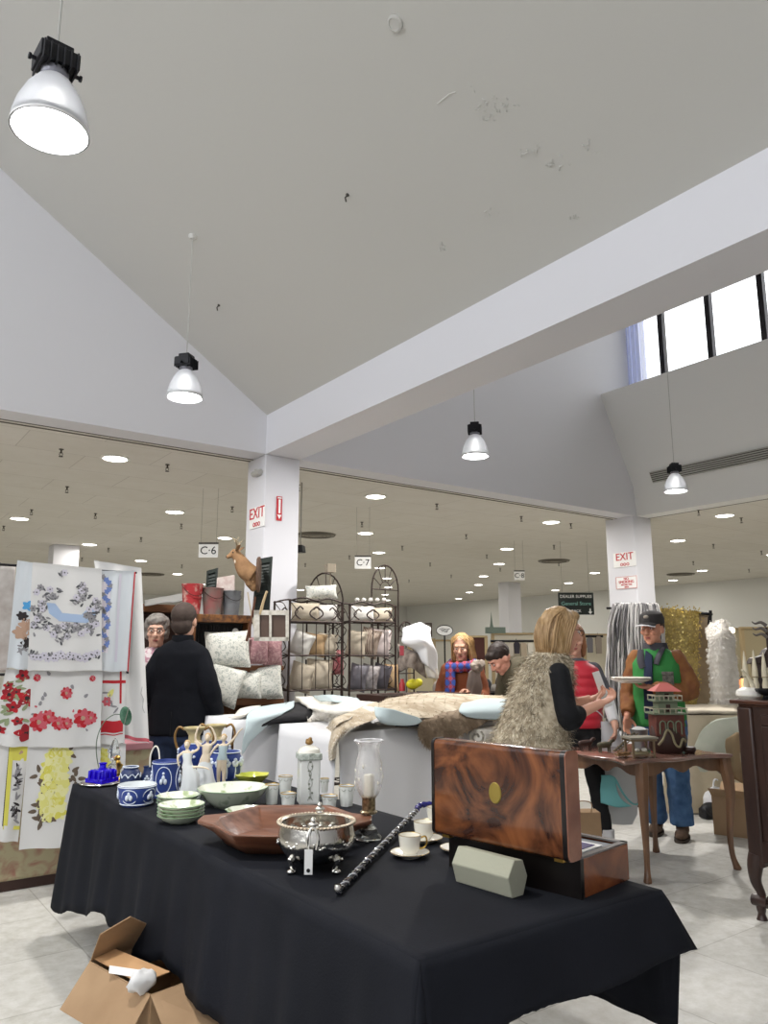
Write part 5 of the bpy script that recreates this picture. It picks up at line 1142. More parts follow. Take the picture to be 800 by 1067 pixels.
def shutter(name, lab, pts, dep, slats, mat):
    tl, tr, br, bl = [D(*q, dep) for q in pts]; t = thing(name, lab, 'shutter', (bl+br)/2); O = (bl+br)/2
    def P(u, v, o=0): return tl*(1-u)*(1-v)+tr*u*(1-v)+br*u*v+bl*(1-u)*v-FW*o-O
    w = .16
    for nm_, (u0, u1, v0, v1) in (('stile', (0, w, 0, 1)), ('stile', (1-w, 1, 0, 1)), ('rail', (w, 1-w, 0, .08)), ('rail', (w, 1-w, .92, 1)), ('rail', (w, 1-w, .5, .55))):
        b = MB(); q = [P(u0, v0, .02), P(u1, v0, .02), P(u1, v1, .02), P(u0, v1, .02)]; q2 = [P(u0, v0, -.01), P(u1, v0, -.01), P(u1, v1, -.01), P(u0, v1, -.01)]
        b.add(q+q2, [(0, 1, 2, 3), (7, 6, 5, 4), (0, 4, 5, 1), (1, 5, 6, 2), (2, 6, 7, 3), (3, 7, 4, 0)]); b.build(nm_, mat, t)
    b = MB()
    for k in range(slats):
        for a_, c_ in ((.08, .5), (.55, .92)):
            v = a_+(c_-a_)*k/slats; dv = (c_-a_)/slats
            b.add([P(w, v, .0), P(1-w, v, .0), P(1-w, v+dv*1.3, .016), P(w, v+dv*1.3, .016), P(w, v, -.006), P(1-w, v, -.006), P(1-w, v+dv*1.3, .01), P(w, v+dv*1.3, .01)], [(0, 1, 2, 3), (7, 6, 5, 4), (0, 4, 5, 1), (2, 6, 7, 3)])
    b.build('louvre_slats', mat, t)
mShut = M('shutter_green', '#2f3733', .6, col2='#252c29', scale=20)
shutter('louvred_shutter', 'tall dark green louvred shutter leaning against the white column', ((268, 583), (284, 580), (280, 650), (262, 650)), 6.35, 9, mShut)
shutter('louvred_shutter', 'small dark green louvred shutter standing behind the pails', ((216, 595), (227, 592), (224, 641), (213, 641)), 6.45, 6, mShut)
b = MB(); q = [D(x, y, 6.4) for x, y in ((226, 602), (244, 599), (244, 641), (224, 641))]; b.add(q+[p+FW*.02 for p in q], [(0, 1, 2, 3), (7, 6, 5, 4), (0, 4, 5, 1), (1, 5, 6, 2), (2, 6, 7, 3), (3, 7, 4, 0)])
tag(b.build('painted_board', M('stained_white', '#d9d2cb', .8, col2='#bfa9a2', scale=18)), 'stained white painted board behind the middle pail', 'board')
# deer head
p = D(258, 612, 6.2); t = thing('deer_head_mount', 'taxidermy deer head with antlers on a brown shield, above the grey pail', 'mounted deer head', p, atan2(-RT.y, -RT.x)); 
mDeer = M('deer_hide', '#7a5a3d', .85, col2='#92714f', scale=14, bump=.3, bscale=120); O = p
def L2(x, y, dd=6.2): return Matrix.Rotation(-t.rotation_euler.z, 3, 'Z') @ (D(x, y, dd)-O)
b = MB(); pts = [L2(264, 600), L2(256, 594), L2(250, 584), L2(245.5, 577)]
b.tube(smooth(pts, 5), smooth1([.075, .075, .055, .036], 5), 14); b.ball(L2(262, 602), (.06, .055, .09)); b.ball(L2(264, 607), (.045, .045, .075))
b.ball(L2(245, 576.5), (.044, .036, .038)); b.tube(smooth([L2(245, 577), L2(241, 578.5), L2(238, 580)], 4), smooth1([.036, .025, .017], 4), 12); b.ball(L2(237.5, 580.3), .017)
b.build('body', mDeer, t, remesh=.007, smoothit=2)
b = MB(); b.ball(L2(236.6, 580.2), (.011, .012, .01)); b.build('nose', mBlack, t)
for s in (-1, 1):
    o = V((0, s*.035, 0))
    b = MB(); b.tube([L2(247.5, 574)+o, L2(250.5, 570)+o*1.9, L2(252.5, 569)+o*2.4], [.012, .016, .003], 8, flat=.4); b.build('ear', mDeer, t)
    b = MB(); b.tube(smooth([L2(246, 574)+o*.7, L2(248, 569)+o*1.6, L2(247, 564)+o*2.4, L2(242, 562)+o*2.3], 4), [.008-.0004*i for i in range(13)], 7); b.tube([L2(247.8, 567.5)+o*1.9, L2(245, 564)+o*1.6], [.005, .002], 6); b.tube([L2(247.5, 565.5)+o*2.2, L2(251, 561)+o*2.3], [.005, .002], 6)
    b.build('antler', M('antler', '#8e8068', .6), t)
    b = MB(); b.ball(L2(243.5, 576)+V((0, s*.031, 0)), .007); b.build('eye', mBlack, t)
b = MB(); b.ball(L2(246.5, 584, 6.175), (.022, .02, .034)); b.build('white_throat', M('throat_fur', '#cfc2ad', .9), t)
b = MB(); c = L2(267, 598); rr_ = [(-.1*0, 0)]; prof = [(0, .14), (.06, .11), (.075, .02), (.05, -.09), (0, -.15), (-.05, -.09), (-.075, .02), (-.06, .11)]
b.prism([(x, z) for x, z in prof], .022, 'x', 0); b.v = [p_+c+V((-.03, 0, 0)) for p_ in b.v]; b.build('shield', M('shield_brown', '#5c4433', .7, col2='#4a3528', scale=20), t)
# stand of the mount: sticks and horns near the column
for (pts, r, m_, lab) in ((((267, 662), (262, 640), (258, 617)), .009, M('stick_grey', '#b6ab99', .7), 'thin pale wooden stick leaning between pail and shutter'), (((271, 640), (274, 628), (278, 616)), .014, M('stick_tan', '#b39f7c', .6), 'pale curved stick in front of the tall shutter'), (((257, 668), (262, 645), (266, 622)), .012, M('stick_brown', '#5a3828', .7), 'dark brown wooden stick left of the white window frame')):
    b = MB(); b.tube(smooth([D(x, y, 6.12) for x, y in pts], 5), [r*(1-.03*i) for i in range(11)], 8); tag(b.build('wooden_stick', m_), lab, 'stick')
# old white window frame
t = thing('old_window_sash', 'old white window sash with brown panes leaning above the pink pillows', 'window sash', D(283, 668, 6.14)); O = t.location.copy()
P = lambda x, y, o=0: D(x, y, 6.14)-O-FW*o
def qbox(b, x0, y0, x1, y1, o0, o1):
    q = [P(x0, y0, o1), P(x1, y0, o1), P(x1, y1, o1), P(x0, y1, o1), P(x0, y0, o0), P(x1, y0, o0), P(x1, y1, o0), P(x0, y1, o0)]
    b.add(q, [(0, 1, 2, 3), (7, 6, 5, 4), (0, 4, 5, 1), (1, 5, 6, 2), (2, 6, 7, 3), (3, 7, 4, 0)])
b = MB()
for r in ((265, 636, 271, 668), (281, 638, 283.4, 668), (298, 638, 301, 668), (265, 636, 301, 641), (265, 664, 301, 668)): qbox(b, *r, 0, .03)
b.build('frame', M('old_white_paint', '#d3cfc6', .6, col2='#bdb7ac', scale=30), t)
for r in ((271, 640, 281, 665), (283, 640, 298, 665)): b = MB(); qbox(b, *r, .005, .012); b.build('pane', M('brown_pane', '#5b4a42', .4), t)
# pillows
def pillow(lab, c, w, h, th, mat, rz=0, tilt=0, roll=0, grp=None, fold=0):
    n = 14; F_ = []; B_ = []
    def P(i, j, s):
        u = -1+2*i/n; v = -1+2*j/n; k = max(0, (1-u*u)*(1-v*v))**.45; pin = 1-.07*(1-abs(u)**2)*abs(v)**3; pin2 = 1-.07*(1-abs(v)**2)*abs(u)**3
        q = V((u*w/2*pin2, s*th/2*k, v*h/2*pin)); q.y += .004*noise.noise(q*30+V(c)); return q
    b = MB(); R_ = (Matrix.Rotation(rz, 3, 'Z') @ Matrix.Rotation(tilt, 3, 'X') @ Matrix.Rotation(roll, 3, 'Y'))
    f = [[R_ @ P(i, j, -1)+V(c) for i in range(n+1)] for j in range(n+1)]; g = [[R_ @ P(i, j, 1)+V(c) for i in range(n+1)] for j in range(n+1)]
    b.grid(f); b.grid(g)
    edge = f[0][:-1]+[r[-1] for r in f[:-1]]+list(reversed(f[-1][1:]))+[r[0] for r in reversed(f[1:])]
    b.mi = 0; b.tube(edge, .005, 5, True)
    return tag(b.build('throw_pillow', mat, sharp=70), lab, 'pillow', grp or 'throw pillows')
mP1 = M('pillow_floral', '#d6d6cc', .85, col2='#9aa19a', scale=26, kind='voronoi', lo=.02, hi=.12); mP1 = M('pillow_print', '#d9d8cf', .85, col2='#a8ada6', scale=24, dist=3, lo=.52, hi=.6)
mP2 = M('pillow_mauve', '#936c70', .85, col2='#b08c8c', scale=14, dist=3, lo=.45, hi=.6); mP3 = M('pillow_beige', '#c4b8a4', .85, bump=.2, bscale=90); mP4 = M('pillow_white', '#d9d5ce', .85, bump=.15, bscale=60)
mP5 = M('pillow_grey', '#77747a', .85, bump=.15, bscale=60); mP6 = M('pillow_tan', '#b29570', .85)
hd = heading(-FW)
def pw(n): return n*6.05/796
def pil(lab, x, y, w, h, mat, dd=6.0, th=.14, rz=0, roll=0, tilt=-.12):
    dd = mpp(PY(x, y, YD+(.0 if dd > 5.9 else -.06)))*FP; return pillow(lab, D(x, y, dd), pw(w)*dd/6.05, pw(h)*dd/6.05, th, mat, hd+rz, tilt, roll)
pil('large white floral pillow on the pine shelf, upper row left', 237, 677, 46, 38, mP1, 5.98, .18, .25, -.05)
pil('mauve floral pillow on the pine shelf, upper row middle', 268, 678, 24, 28, mP2, 6.12, .14, .3)
pil('mauve floral pillow on the pine shelf, upper row right', 284, 680, 20, 26, mP2, 6.22, .13, .4)
pil('white floral pillow tilted off the shelf edge, lower row left', 233, 714, 36, 40, mP1, 5.85, .14, .2, .3)
pil('white floral pillow in the lower row, middle of three', 256, 714, 32, 27, mP1, 6.05, .15, .2)
pil('white floral pillow in the lower row, right, beside the iron rack', 277, 711, 34, 36, mP1, 6.12, .15, .3, -.08)
# ================================================================== WROUGHT IRON RACKS
YR = 5.80
def rack(px0, px1, lab, topy, arch=False):
    x0 = PY(px0, 680, YR).x; x1 = PY(px1, 680, YR).x; w = x1-x0; dp = .28
    t = thing('iron_rack', lab, 'display rack', ((x0+x1)/2, YR+dp/2, 0), 0, 'wrought iron display racks'); hx = w/2; hy = dp/2
    zz = [PY((px0+px1)/2, y, YR).z for y in (648, 683, 719)]; zt = PY((px0+px1)/2, topy, YR).z
    for sx in (-1, 1):
        for sy in (-1, 1): b = MB(); b.tube([(sx*hx, sy*hy, 0), (sx*hx, sy*hy, zt)], .0105, 8); b.ball((sx*hx, sy*hy, zt), .013, 8, 6); b.build('post', mIron, t)
    for z in zz+[.35, .75]:
        b = MB(); b.tube([(-hx, -hy, z), (hx, -hy, z), (hx, hy, z), (-hx, hy, z)], .008, 6, True)
        for k in range(1, 7): b.tube([(-hx+w*k/7, -hy, z), (-hx+w*k/7, hy, z)], .003, 5)
        b.build('shelf', mIron, t)
    b = MB()
    for k in range(1, 4): b.tube([(-hx+w*k/4, -hy, zz[2]), (-hx+w*k/4, -hy, zz[0])], .004, 6)
    b.build('front_bars', mIron, t)
    zg = zz[0]; H = zt-zg
    for yy_ in (-hy, hy):
        b = MB(); b.tube(smooth([(-hx, yy_, zt), (-hx*.5, yy_, zt+.03), (0, yy_, zt+.01), (hx*.5, yy_, zt+.03), (hx, yy_, zt)], 4), .008, 6)
        for s in (-1, 1):
            for cx, sc in ((0, 1), (s*.6*hx, .8)):
                q = [V((cx+s*.085*sc*sin(a)*(1-a/7), yy_, zg+H*.12+H*.75*(a/3.6)-(H*.5*max(0, a-3)/1.5))) for a in [k*.25 for k in range(18)]]
                b.tube(q, .0065, 6)
            b.tube([(s*hx*.98, yy_, zg), (s*hx*.7, yy_, zg+H*.5), (s*hx*.98, yy_, zg+H*.95)], .004, 5)
        b.build('scroll_gallery', mIron, t)
    for sx in (-1, 1):
        b = MB()
        for k in range(2): z0_ = zz[2-k]; z1_ = zz[1-k]; b.tube(smooth([(sx*hx, -hy, z0_), (sx*hx, hy*.6, z0_+(z1_-z0_)*.25), (sx*hx, -hy*.6, z0_+(z1_-z0_)*.75), (sx*hx, hy, z1_)], 4), .0045, 5); b.tube(smooth([(sx*hx, hy, z0_), (sx*hx, -hy*.6, z0_+(z1_-z0_)*.25), (sx*hx, hy*.6, z0_+(z1_-z0_)*.75), (sx*hx, -hy, z1_)], 4), .0045, 5)
        b.tube(smooth([(sx*hx, -hy, zz[0]), (sx*hx, -hy*.2, zt-.02), (sx*hx, hy, zt)], 5), .0045, 5); b.build('side_scroll', mIron, t)
    return t
rack(301, 356, 'wrought iron display rack of pillows, left, beside the white column', 627)
rack(364, 412, 'wrought iron display rack of pillows, right', 631)
def arch(px0, px1, ytop, ybot, Y, lab, cols=2):
    x0 = PY(px0, 680, Y).x; x1 = PY(px1, 680, Y).x; zt = PY((px0+px1)/2, ytop, Y).z; r = (x1-x0)/2
    t = thing('iron_arch_frame', lab, 'arch frame', ((x0+x1)/2, Y, 0), 0, 'arched iron frames'); zs = zt-r*1.5
    b = MB(); pts = [(-r, 0, 0), (-r, 0, zs)]+[(-r*cos(a*pi/14), 0, zs+1.5*r*sin(a*pi/14)) for a in range(1, 14)]+[(r, 0, zs), (r, 0, 0)]; b.tube(pts, .008, 8); b.build('arched_bar', mIron, t)
    b = MB()
    for z in (zs, zs-.35, zs-.75, .3): b.tube([(-r, 0, z), (r, 0, z)], .006, 6)
    b.build('crossbar', mIron, t)
    b = MB(); b.tube([(.4*r*cos(a*pi/7), 0, zs+.5*r*sin(a*pi/7)) for a in range(8)], .004, 6)
    for a in (.5, 1.05, 1.57, 2.1, 2.64): b.tube([(.4*r*cos(a), 0, zs+.5*r*sin(a)), (r*cos(a), 0, zs+1.5*r*sin(a))], .004, 6)
    b.build('fan_spokes', mIron, t)
    b = MB(); b.tube([(0, 0, 0), (0, 0, zs)], .005, 6); b.build('centre_bar', mIron, t)
arch(319, 357, 597, 640, 6.12, 'arched iron frame with fan top rising behind the left iron rack')
arch(387, 415, 589, 720, 6.12, 'tall arched iron frame with fan top rising behind the right iron rack')
arch(415, 431, 648, 720, 5.95, 'small arched iron frame right of the racks, under white cloths')
def rp(lab, x, y, w, h, mat, rz=0, roll=0, dd=0, th=.12):
    q = PY(x, y, YR+.15); dd = mpp(q)*FP; f_ = dd/796
    return pillow(lab, q, w*f_*1.12, h*f_*1.06, th, mat, -.25-rz*1.2, -.1, roll*1.3)
rp('white floral lumbar pillow on top of the left iron rack', 335, 617, 30, 13, mP1, 0, -.06, 6.4)
rp('cream pillow lying in the top tray of the left rack', 318, 638, 26, 18, mP3, .1)
rp('grey white pillow lying in the top tray of the left rack, right side', 338, 639, 26, 17, mP4, -.1)
rp('white rounded pillow on the middle shelf of the left rack, left', 314, 671, 20, 24, mP4, .3, .3)
rp('tan pillow on the middle shelf of the left rack, middle', 328, 672, 20, 22, mP6, .2, .1)
rp('beige pillow on the middle shelf of the left rack, right', 341, 672, 20, 22, mP3, -.1, .1)
rp('cream pillow on the lower shelf of the left rack, left', 314, 706, 22, 28, mP3, .2, .2)
rp('cream rounded pillow on the lower shelf of the left rack, right', 333, 703, 26, 30, mP3, -.1, .05)
rp('red patterned pillow glimpsed between the two iron racks', 352, 690, 10, 24, M('pillow_red', '#8a3038', .85, col2='#c98f90', scale=30), 0, 0, 6.55)
rp('grey white pillow in the top tray of the right rack', 377, 640, 24, 16, mP4)
rp('cream pillow in the top tray of the right rack, right side', 397, 641, 22, 15, mP3)
rp('beige pillow on the middle shelf of the right rack, left', 371, 671, 18, 26, mP3, .2, .1)
rp('brown and cream striped pillow on the middle shelf of the right rack', 385, 670, 18, 28, M('pillow_brown', '#6d5548', .85, col2='#bcae9e', scale=3, kind='wave', stretch=(8, 8, 1)), .2, .2)
rp('pale mauve pillow on the middle shelf of the right rack, right', 395, 670, 22, 28, M('pillow_pale', '#c9bcb8', .85), .1, .1)
rp('dark grey pillow on the lower shelf of the right rack, left', 373, 706, 16, 26, mP5, .3, .15)
rp('grey floral pillow on the lower shelf of the right rack, middle', 385, 706, 16, 25, M('pillow_gfl', '#8b8586', .85, col2='#b5aeac', scale=30), .3, .15)
rp('charcoal pillow on the lower shelf of the right rack', 397, 705, 16, 24, M('pillow_char', '#5e5a60', .85), .3, .2)
rp('tan pillow at the right end of the lower shelf of the right rack', 408, 706, 12, 26, mP6, .2, .0)
for k in range(5):
    c = PY(372+k*7, 625, YR+.1); b = MB(); b.ball(c, (.022, .022, .02)); tag(b.build('ornament_ball', mP4), 'small pale ornament in the row on top of the right iron rack', 'ornament', 'pale ornaments on the right iron rack')
b = MB(); b.box(D(344, 592, 7.1), (.09, .06, .08)); b.tube([D(344, 597, 7.1), D(344, 625, 7.1)], .008, 6); tag(b.build('box_finial', M('dusty_tan', '#8b8170', .7)), 'small tan box on a stick above the left arched frame', 'ornament')
# white cloths and things right of the racks
hide('cotton_throw', 'white quilted throw piled on the small rack right of the iron racks', [[(420, 655, 6.6), (438, 650, 6.7), (447, 652, 6.7)], [(418, 668, 6.4), (436, 664, 6.3), (452, 668, 6.4)], [(430, 676, 6.4), (442, 674, 6.3), (456, 684, 6.4)], [(440, 690, 6.4), (448, 695, 6.3), (455, 703, 6.4)]], mWhiteCloth, wob=.04)['category'] = 'throw'
hide('grey_throw', 'grey knitted throw bundled below the white throw', [[(416, 672, 6.6), (430, 676, 6.5), (440, 676, 6.5)], [(415, 688, 6.4), (430, 684, 6.3), (443, 690, 6.4)], [(415, 702, 6.4), (430, 700, 6.3), (444, 704, 6.4)]], M('dark_taupe', '#5a5049', .9, col2='#968a80', scale=14), wob=.05)['category'] = 'throw'
hide('cream_throw', 'cream throw hanging at the right side of the small rack', [[(440, 672, 6.5), (448, 674, 6.4), (453, 680, 6.4)], [(442, 690, 6.4), (449, 690, 6.35), (455, 694, 6.4)], [(446, 704, 6.4), (451, 706, 6.35), (457, 706, 6.4)]], M('cream_wool', '#cfc8bd', .9), wob=.03)['category'] = 'throw'
t = thing('wooden_bench', 'dark bench behind the hide tables under the small rack', 'bench', D(430, 722, 6.6)*1.0); t.location.z = 0; zb = D(430, 722, 6.6).z
b = MB(); b.box((0, 0, zb-.03), (.9, .4, .05)); b.build('seat', mDkW, t)
for sx in (-1, 1):
    for sy in (-1, 1): b = MB(); b.box((sx*.4, sy*.16, (zb-.05)/2), (.05, .05, zb-.05)); b.build('leg', mDkW, t)
c = D(430, 713, 6.5); b = MB(); b.ball(c, (.062, .05, .045)); b.ball(c+RT*.05+UP*.015, (.035, .035, .035)); tag(b.build('yellow_toy', M('yellow_plastic', '#d9cf2b', .4), remesh=.006), 'bright yellow round toy under the small iron arch', 'toy')
b = MB(); b.lathe([(.001, 0), (.025, 0), (.025, .06), (.015, .08), (.015, .1), (.001, .1)], c=D(419, 720, 6.5), n=16); tag(b.build('red_bottle', M('red_label', '#b53a3e', .4)), 'small red bottle left of the yellow toy', 'bottle')
b = MB(); b.box(D(418.5, 678, 6.3), (.035, .004, .08), hd); tag(b.build('hang_tag', M('tag_red', '#a03a44', .5)), 'small red swing tag on the small iron arch', 'tag')
# brown fabric and far shelf behind the man in the black coat
t = thing('wooden_shelf', 'dark shelf with brown top board behind the elderly woman', 'shelf', D(160, 690, 7.4)); t.location.z = 0; z_ = D(160, 634, 7.4).z
b = MB(); b.box((0, 0, z_), (.62, .35, .07)); b.build('top_board', mPine, t)
b = MB(); b.box((0, .1, z_/2), (.58, .1, z_-.07)); b.build('back_panel', mDkW, t)
for s in (-1, 1): b = MB(); b.box((s*.28, 0, (z_-.03)/2), (.04, .3, z_-.04)); b.build('side', mPine, t)
hide('grey_blanket', 'grey folded blanket lying on top behind the black coated man', [[(150, 626, 7.3), (180, 620, 7.2), (212, 616, 7.0)], [(152, 632, 7.1), (182, 627, 7.0), (214, 623, 6.8)]], M('blanket_grey', '#9c9b99', .9), wob=.02)['category'] = 'blanket'
# ================================================================== PEOPLE
def TR(loc, yaw=0, pitch=0, roll=0, s=1.09): return Matrix.Translation(loc) @ (Matrix.Rotation(yaw, 4, 'Z') @ Matrix.Rotation(pitch, 4, 'X') @ Matrix.Rotation(roll, 4, 'Y')) @ Matrix.Scale(s, 4)
def head_mb(b):
    b.ball((0, .01, .025), (.074, .094, .098), 20, 14); b.ball((0, -.022, -.045), (.056, .066, .062), 18, 12); b.ball((0, -.06, -.088), (.026, .024, .02))
    b.tube([(0, -.078, .03), (0, -.098, .0), (0, -.108, -.018)], [.009, .012, .015], 10); b.ball((0, -.103, -.02), .014); b.ball((-.011, -.094, -.022), .009); b.ball((.011, -.094, -.022), .009)
    b.ball((0, -.07, .042), (.05, .022, .012)); b.ball((-.038, -.062, -.012), (.024, .026, .022)); b.ball((.038, -.062, -.012), (.024, .026, .022))
    for s in (-1, 1): b.ball((s*.077, .012, -.002), (.01, .02, .031))
def hand_mb(b, wrist, d, n, side=1, curl=.5, sc=1.0):
    d = V(d).normalized(); n = V(n); n = (n-d*n.dot(d)).normalized(); s = d.cross(n)*side
    w = V(wrist); pc = w+d*.048*sc
    R_ = Matrix((s, n, d)).transposed()
    b.ball(pc, (.041*sc, .016*sc, .055*sc), 12, 8, R=R_)
    b.tube([w-d*.02, w+d*.02], [.026*sc, .027*sc], 10)
    for k, (o, l) in enumerate(((-.03, .068), (-.01, .077), (.011, .072), (.03, .056))):
        p = pc+s*(o*sc)+d*.032*sc; pts = [p]; a = .15
        for j, f in enumerate((.42, .33, .25)):
            a += curl*(.55+.3*j); p = p+(d*cos(a)+n*sin(a))*l*f*sc+s*(o*.08); pts.append(p)
        b.tube(pts, [.0095*sc, .009*sc, .008*sc, .006*sc], 8); b.ball(pts[-1], .006*sc, 8, 6)
    p = pc-s*.03*sc-d*.03*sc
    pts = [p, p-s*.024*sc+d*.02*sc+n*.012*sc, p-s*.028*sc+d*.045*sc+n*.026*sc, p-s*.02*sc+d*.062*sc+n*.036*sc]
    b.tube(pts, [.013*sc, .011*sc, .0095*sc, .007*sc], 8); b.ball(pts[-1], .007*sc, 8, 6)
def person(lab, loc, face_dir, H, J, skin='#d2a188', hairless=False, eyes=True):
    t = thing('person', lab, 'person', (loc[0], loc[1], 0), heading(face_dir), scale=H/1.75)
    b = MB(); sp = [V(p) for p in J['spine']]     # pelvis, waist, chest, neck base
    hd, hy, hp = J['head']; b.T = TR(V(hd), hy, hp, J.get('roll', 0)); head_mb(b); b.T = Matrix()
    b.limb([sp[3]-(sp[3]-sp[2])*.1, V(hd)+V((0, .012, -.05))], [.058, .055], 12)
    b.limb([sp[0]+V((0, 0, -.02)), sp[1], sp[2], sp[3]-(sp[3]-sp[2])*.25], [.115, .11, .125, .07], 16)
    for sh, el, wr in J['arms']:
        b.limb([sh, el], [.048, .038], 12); b.limb([el, wr], [.038, .026], 12); b.limb([sp[3]-(sp[3]-sp[2])*.3, sh], [.06, .05], 10)
    for (sh, el, wr), (hdv, hn, sd, cu) in zip(J['arms'], J['hands']): hand_mb(b, wr, V(hdv), V(hn), sd, cu)
    for hip, kn, an in J['legs']: b.limb([hip, kn], [.075, .052], 14); b.limb([kn, an], [.055, .036], 12); b.ball(V(an)+V((0, -.06, -.035)), (.04, .11, .03))
    sk = M('skin_'+skin[1:], skin, .55); b.build('body', sk, t, remesh=.0065, smoothit=2)
    if eyes:
        T0 = TR(V(hd), hy, hp, J.get('roll', 0))
        for s in (-1, 1):
            b = MB(); b.T = T0; b.ball((s*.029, -.082, .016), (.011, .0075, .0052)); e = b.build('eye', M('eye_white', '#e8e6e2', .3), t)
            b = MB(); b.T = T0; b.ball((s*.029, -.0875, .016), (.0055, .003, .005)); b.build('iris', M('eye_dark', '#2c2320', .3), e)
            b = MB(); b.T = T0; b.tube([(s*.014, -.088, .036), (s*.03, -.09, .04), (s*.046, -.079, .035)], [.003, .004, .002], 6); b.build('eyebrow', M('brow_'+J.get('brow', 'x'), J.get('browcol', '#6a4c38'), .8), t)
        b = MB(); b.T = T0; b.ball((0, -.086, -.05), (.022, .01, .0045)); b.ball((0, -.085, -.057), (.018, .009, .005)); b.build('lips', M('lips', '#a8625a', .5), t)
    return t
def dflt(**k):
    J = dict(spine=[(0, 0, .93), (0, .0, 1.08), (0, 0, 1.28), (0, .01, 1.47)], head=((0, -.015, 1.63), 0, 0),
        arms=[[(-.15, .01, 1.39), (-.205, .02, 1.12), (-.2, -.06, .9)], [(.15, .01, 1.39), (.205, .02, 1.12), (.2, -.06, .9)]],
        hands=[((0, -.2, -1), (.6, -.6, 0), 1, .4), ((0, -.2, -1), (-.6, -.6, 0), -1, .4)],
        legs=[[(-.09, 0, .9), (-.1, -.01, .48), (-.1, .02, .08)], [(.09, 0, .9), (.1, -.01, .48), (.1, .02, .08)]])
    J.update(k); return J
def garment(t, name, J, mat, secs, sleeves=None, sr=(.07, .056, .044), vox=.011, disp=.012, ds=.07, sm=3):
    b = MB()
    if secs: b.ell([(V(c), rx, ry) for c, rx, ry in secs], 28)
    for a in (sleeves or []):
        pts = [V(p) for p in a]; r = list(sr)[:len(pts)] if len(pts) > 2 else [sr[0], sr[1]]
        b.tube(smooth(pts, 5), smooth1(r, 5), 14); b.ball(pts[0], sr[0]*1.02)
    return b.build(name, mat, t, remesh=vox, smoothit=sm, disp=disp, dsize=ds)
def cut(a, f):  # shorten sleeve: portion f of forearm
    a = [V(p) for p in a]; return [a[0], a[1], a[1]+(a[2]-a[1])*f]
def trousers(t, J, mat, r=(.115, .08, .066), shoes=None, low=.06):
    b = MB(); sp = V(J['spine'][0]); b.ball(sp+V((0, 0, -.01)), (.178, .135, .13)); b.ball(sp+V((0, .02, -.1)), (.165, .13, .1))
    for hip, kn, an in J['legs']: an = V(an); b.tube(smooth([V(hip)+V((0, 0, .0)), V(kn), an+V((0, 0, low-.06))], 6), smooth1(r, 6), 14)
    b.build('trousers', mat, t, remesh=.012, smoothit=2, disp=.02, dsize=.08)
    if shoes:
        for hip, kn, an in J['legs']:
            an = V(an); b = MB(); b.ball((an.x, an.y-.06, .045), (.052, .14, .042)); b.ball((an.x, an.y+.01, .07), (.05, .065, .06)); b.tube([(an.x, an.y+.005, .06), (an.x, an.y+.01, .13)], .05, 12)
            sh = b.build('shoe', shoes, t, remesh=.008, smoothit=1)
            b = MB(); b.ell([(V((an.x, an.y-.05, .0)), .055, .152), (V((an.x, an.y-.05, .022)), .055, .15)], 20); b.build('sole', M('shoe_sole', '#3c332b', .8), sh)
def hairmesh(t, J, balls, mat, disp=.012, ds=.025, strands=None, vox=.007):
    b = MB(); T0 = TR(V(J['head'][0]), J['head'][1], J['head'][2], J.get('roll', 0)); b.T = T0
    for c, r in balls: b.ball(c, r, 18, 12)
    h = b.build('hair', mat, t, remesh=vox, smoothit=1, disp=disp, dsize=ds)
    if strands:
        b = MB(); b.T = T0
        for st in strands: b.tube(smooth(st, 4), smooth1([.002]+[.006]*(len(st)-2)+[.0015], 4), 5)
        b.build('strands', mat, t)
    return h
rs = random.Random(11)
# 1. man in the black overcoat, seen from behind
J = dflt(arms=[[(-.15, .01, 1.385), (-.245, .06, 1.14), (-.235, -.12, .95)], [(.15, .01, 1.385), (.24, .05, 1.14), (.215, -.1, .93)]], legs=[[(-.09, 0, .9), (-.12, -.01, .48), (-.13, .02, .08)], [(.09, 0, .9), (.1, .05, .48), (.11, .08, .08)]])
p = D(190, 681, 5.78)
t = person('person in a long black overcoat and dark jeans seen from behind', p, FW+RT*.12, 1.815, J, '#c99b84', eyes=False)
mCoat = M('black_overcoat', '#0e1016', .9, bump=.1, bscale=60, spec=.2)
garment(t, 'overcoat', J, mCoat, [((0, .0, .83), .225, .155), ((0, .0, .95), .222, .15), ((0, 0, 1.12), .2, .135), ((0, 0, 1.3), .208, .135), ((0, 0, 1.4), .205, .125), ((0, .0, 1.46), .15, .1), ((0, 0, 1.5), .085, .08)], [cut(a, .92) for a in J['arms']], (.066, .07, .058), disp=.014, ds=.12)
b = MB(); b.lathe([(.072, 1.46), (.08, 1.5), (.074, 1.535), (.068, 1.53), (.066, 1.48)], n=24, sy=1.05, c=(0, .005, 0)); b.build('collar', mCoat, t)
b = MB(); b.tube([(0, .158, .84), (0, .152, 1.0)], .003, 5); b.build('back_vent', mBlack, t)
trousers(t, J, M('dark_denim', '#1d2840', .85, col2='#24324e', scale=30), shoes=M('shoe_dark', '#221c19', .5))
hairmesh(t, J, [((0, .022, .045), (.083, .099, .09)), ((0, .05, -.02), (.072, .06, .07))], M('hair_dark_brown', '#3e322c', .8), .004, .015)
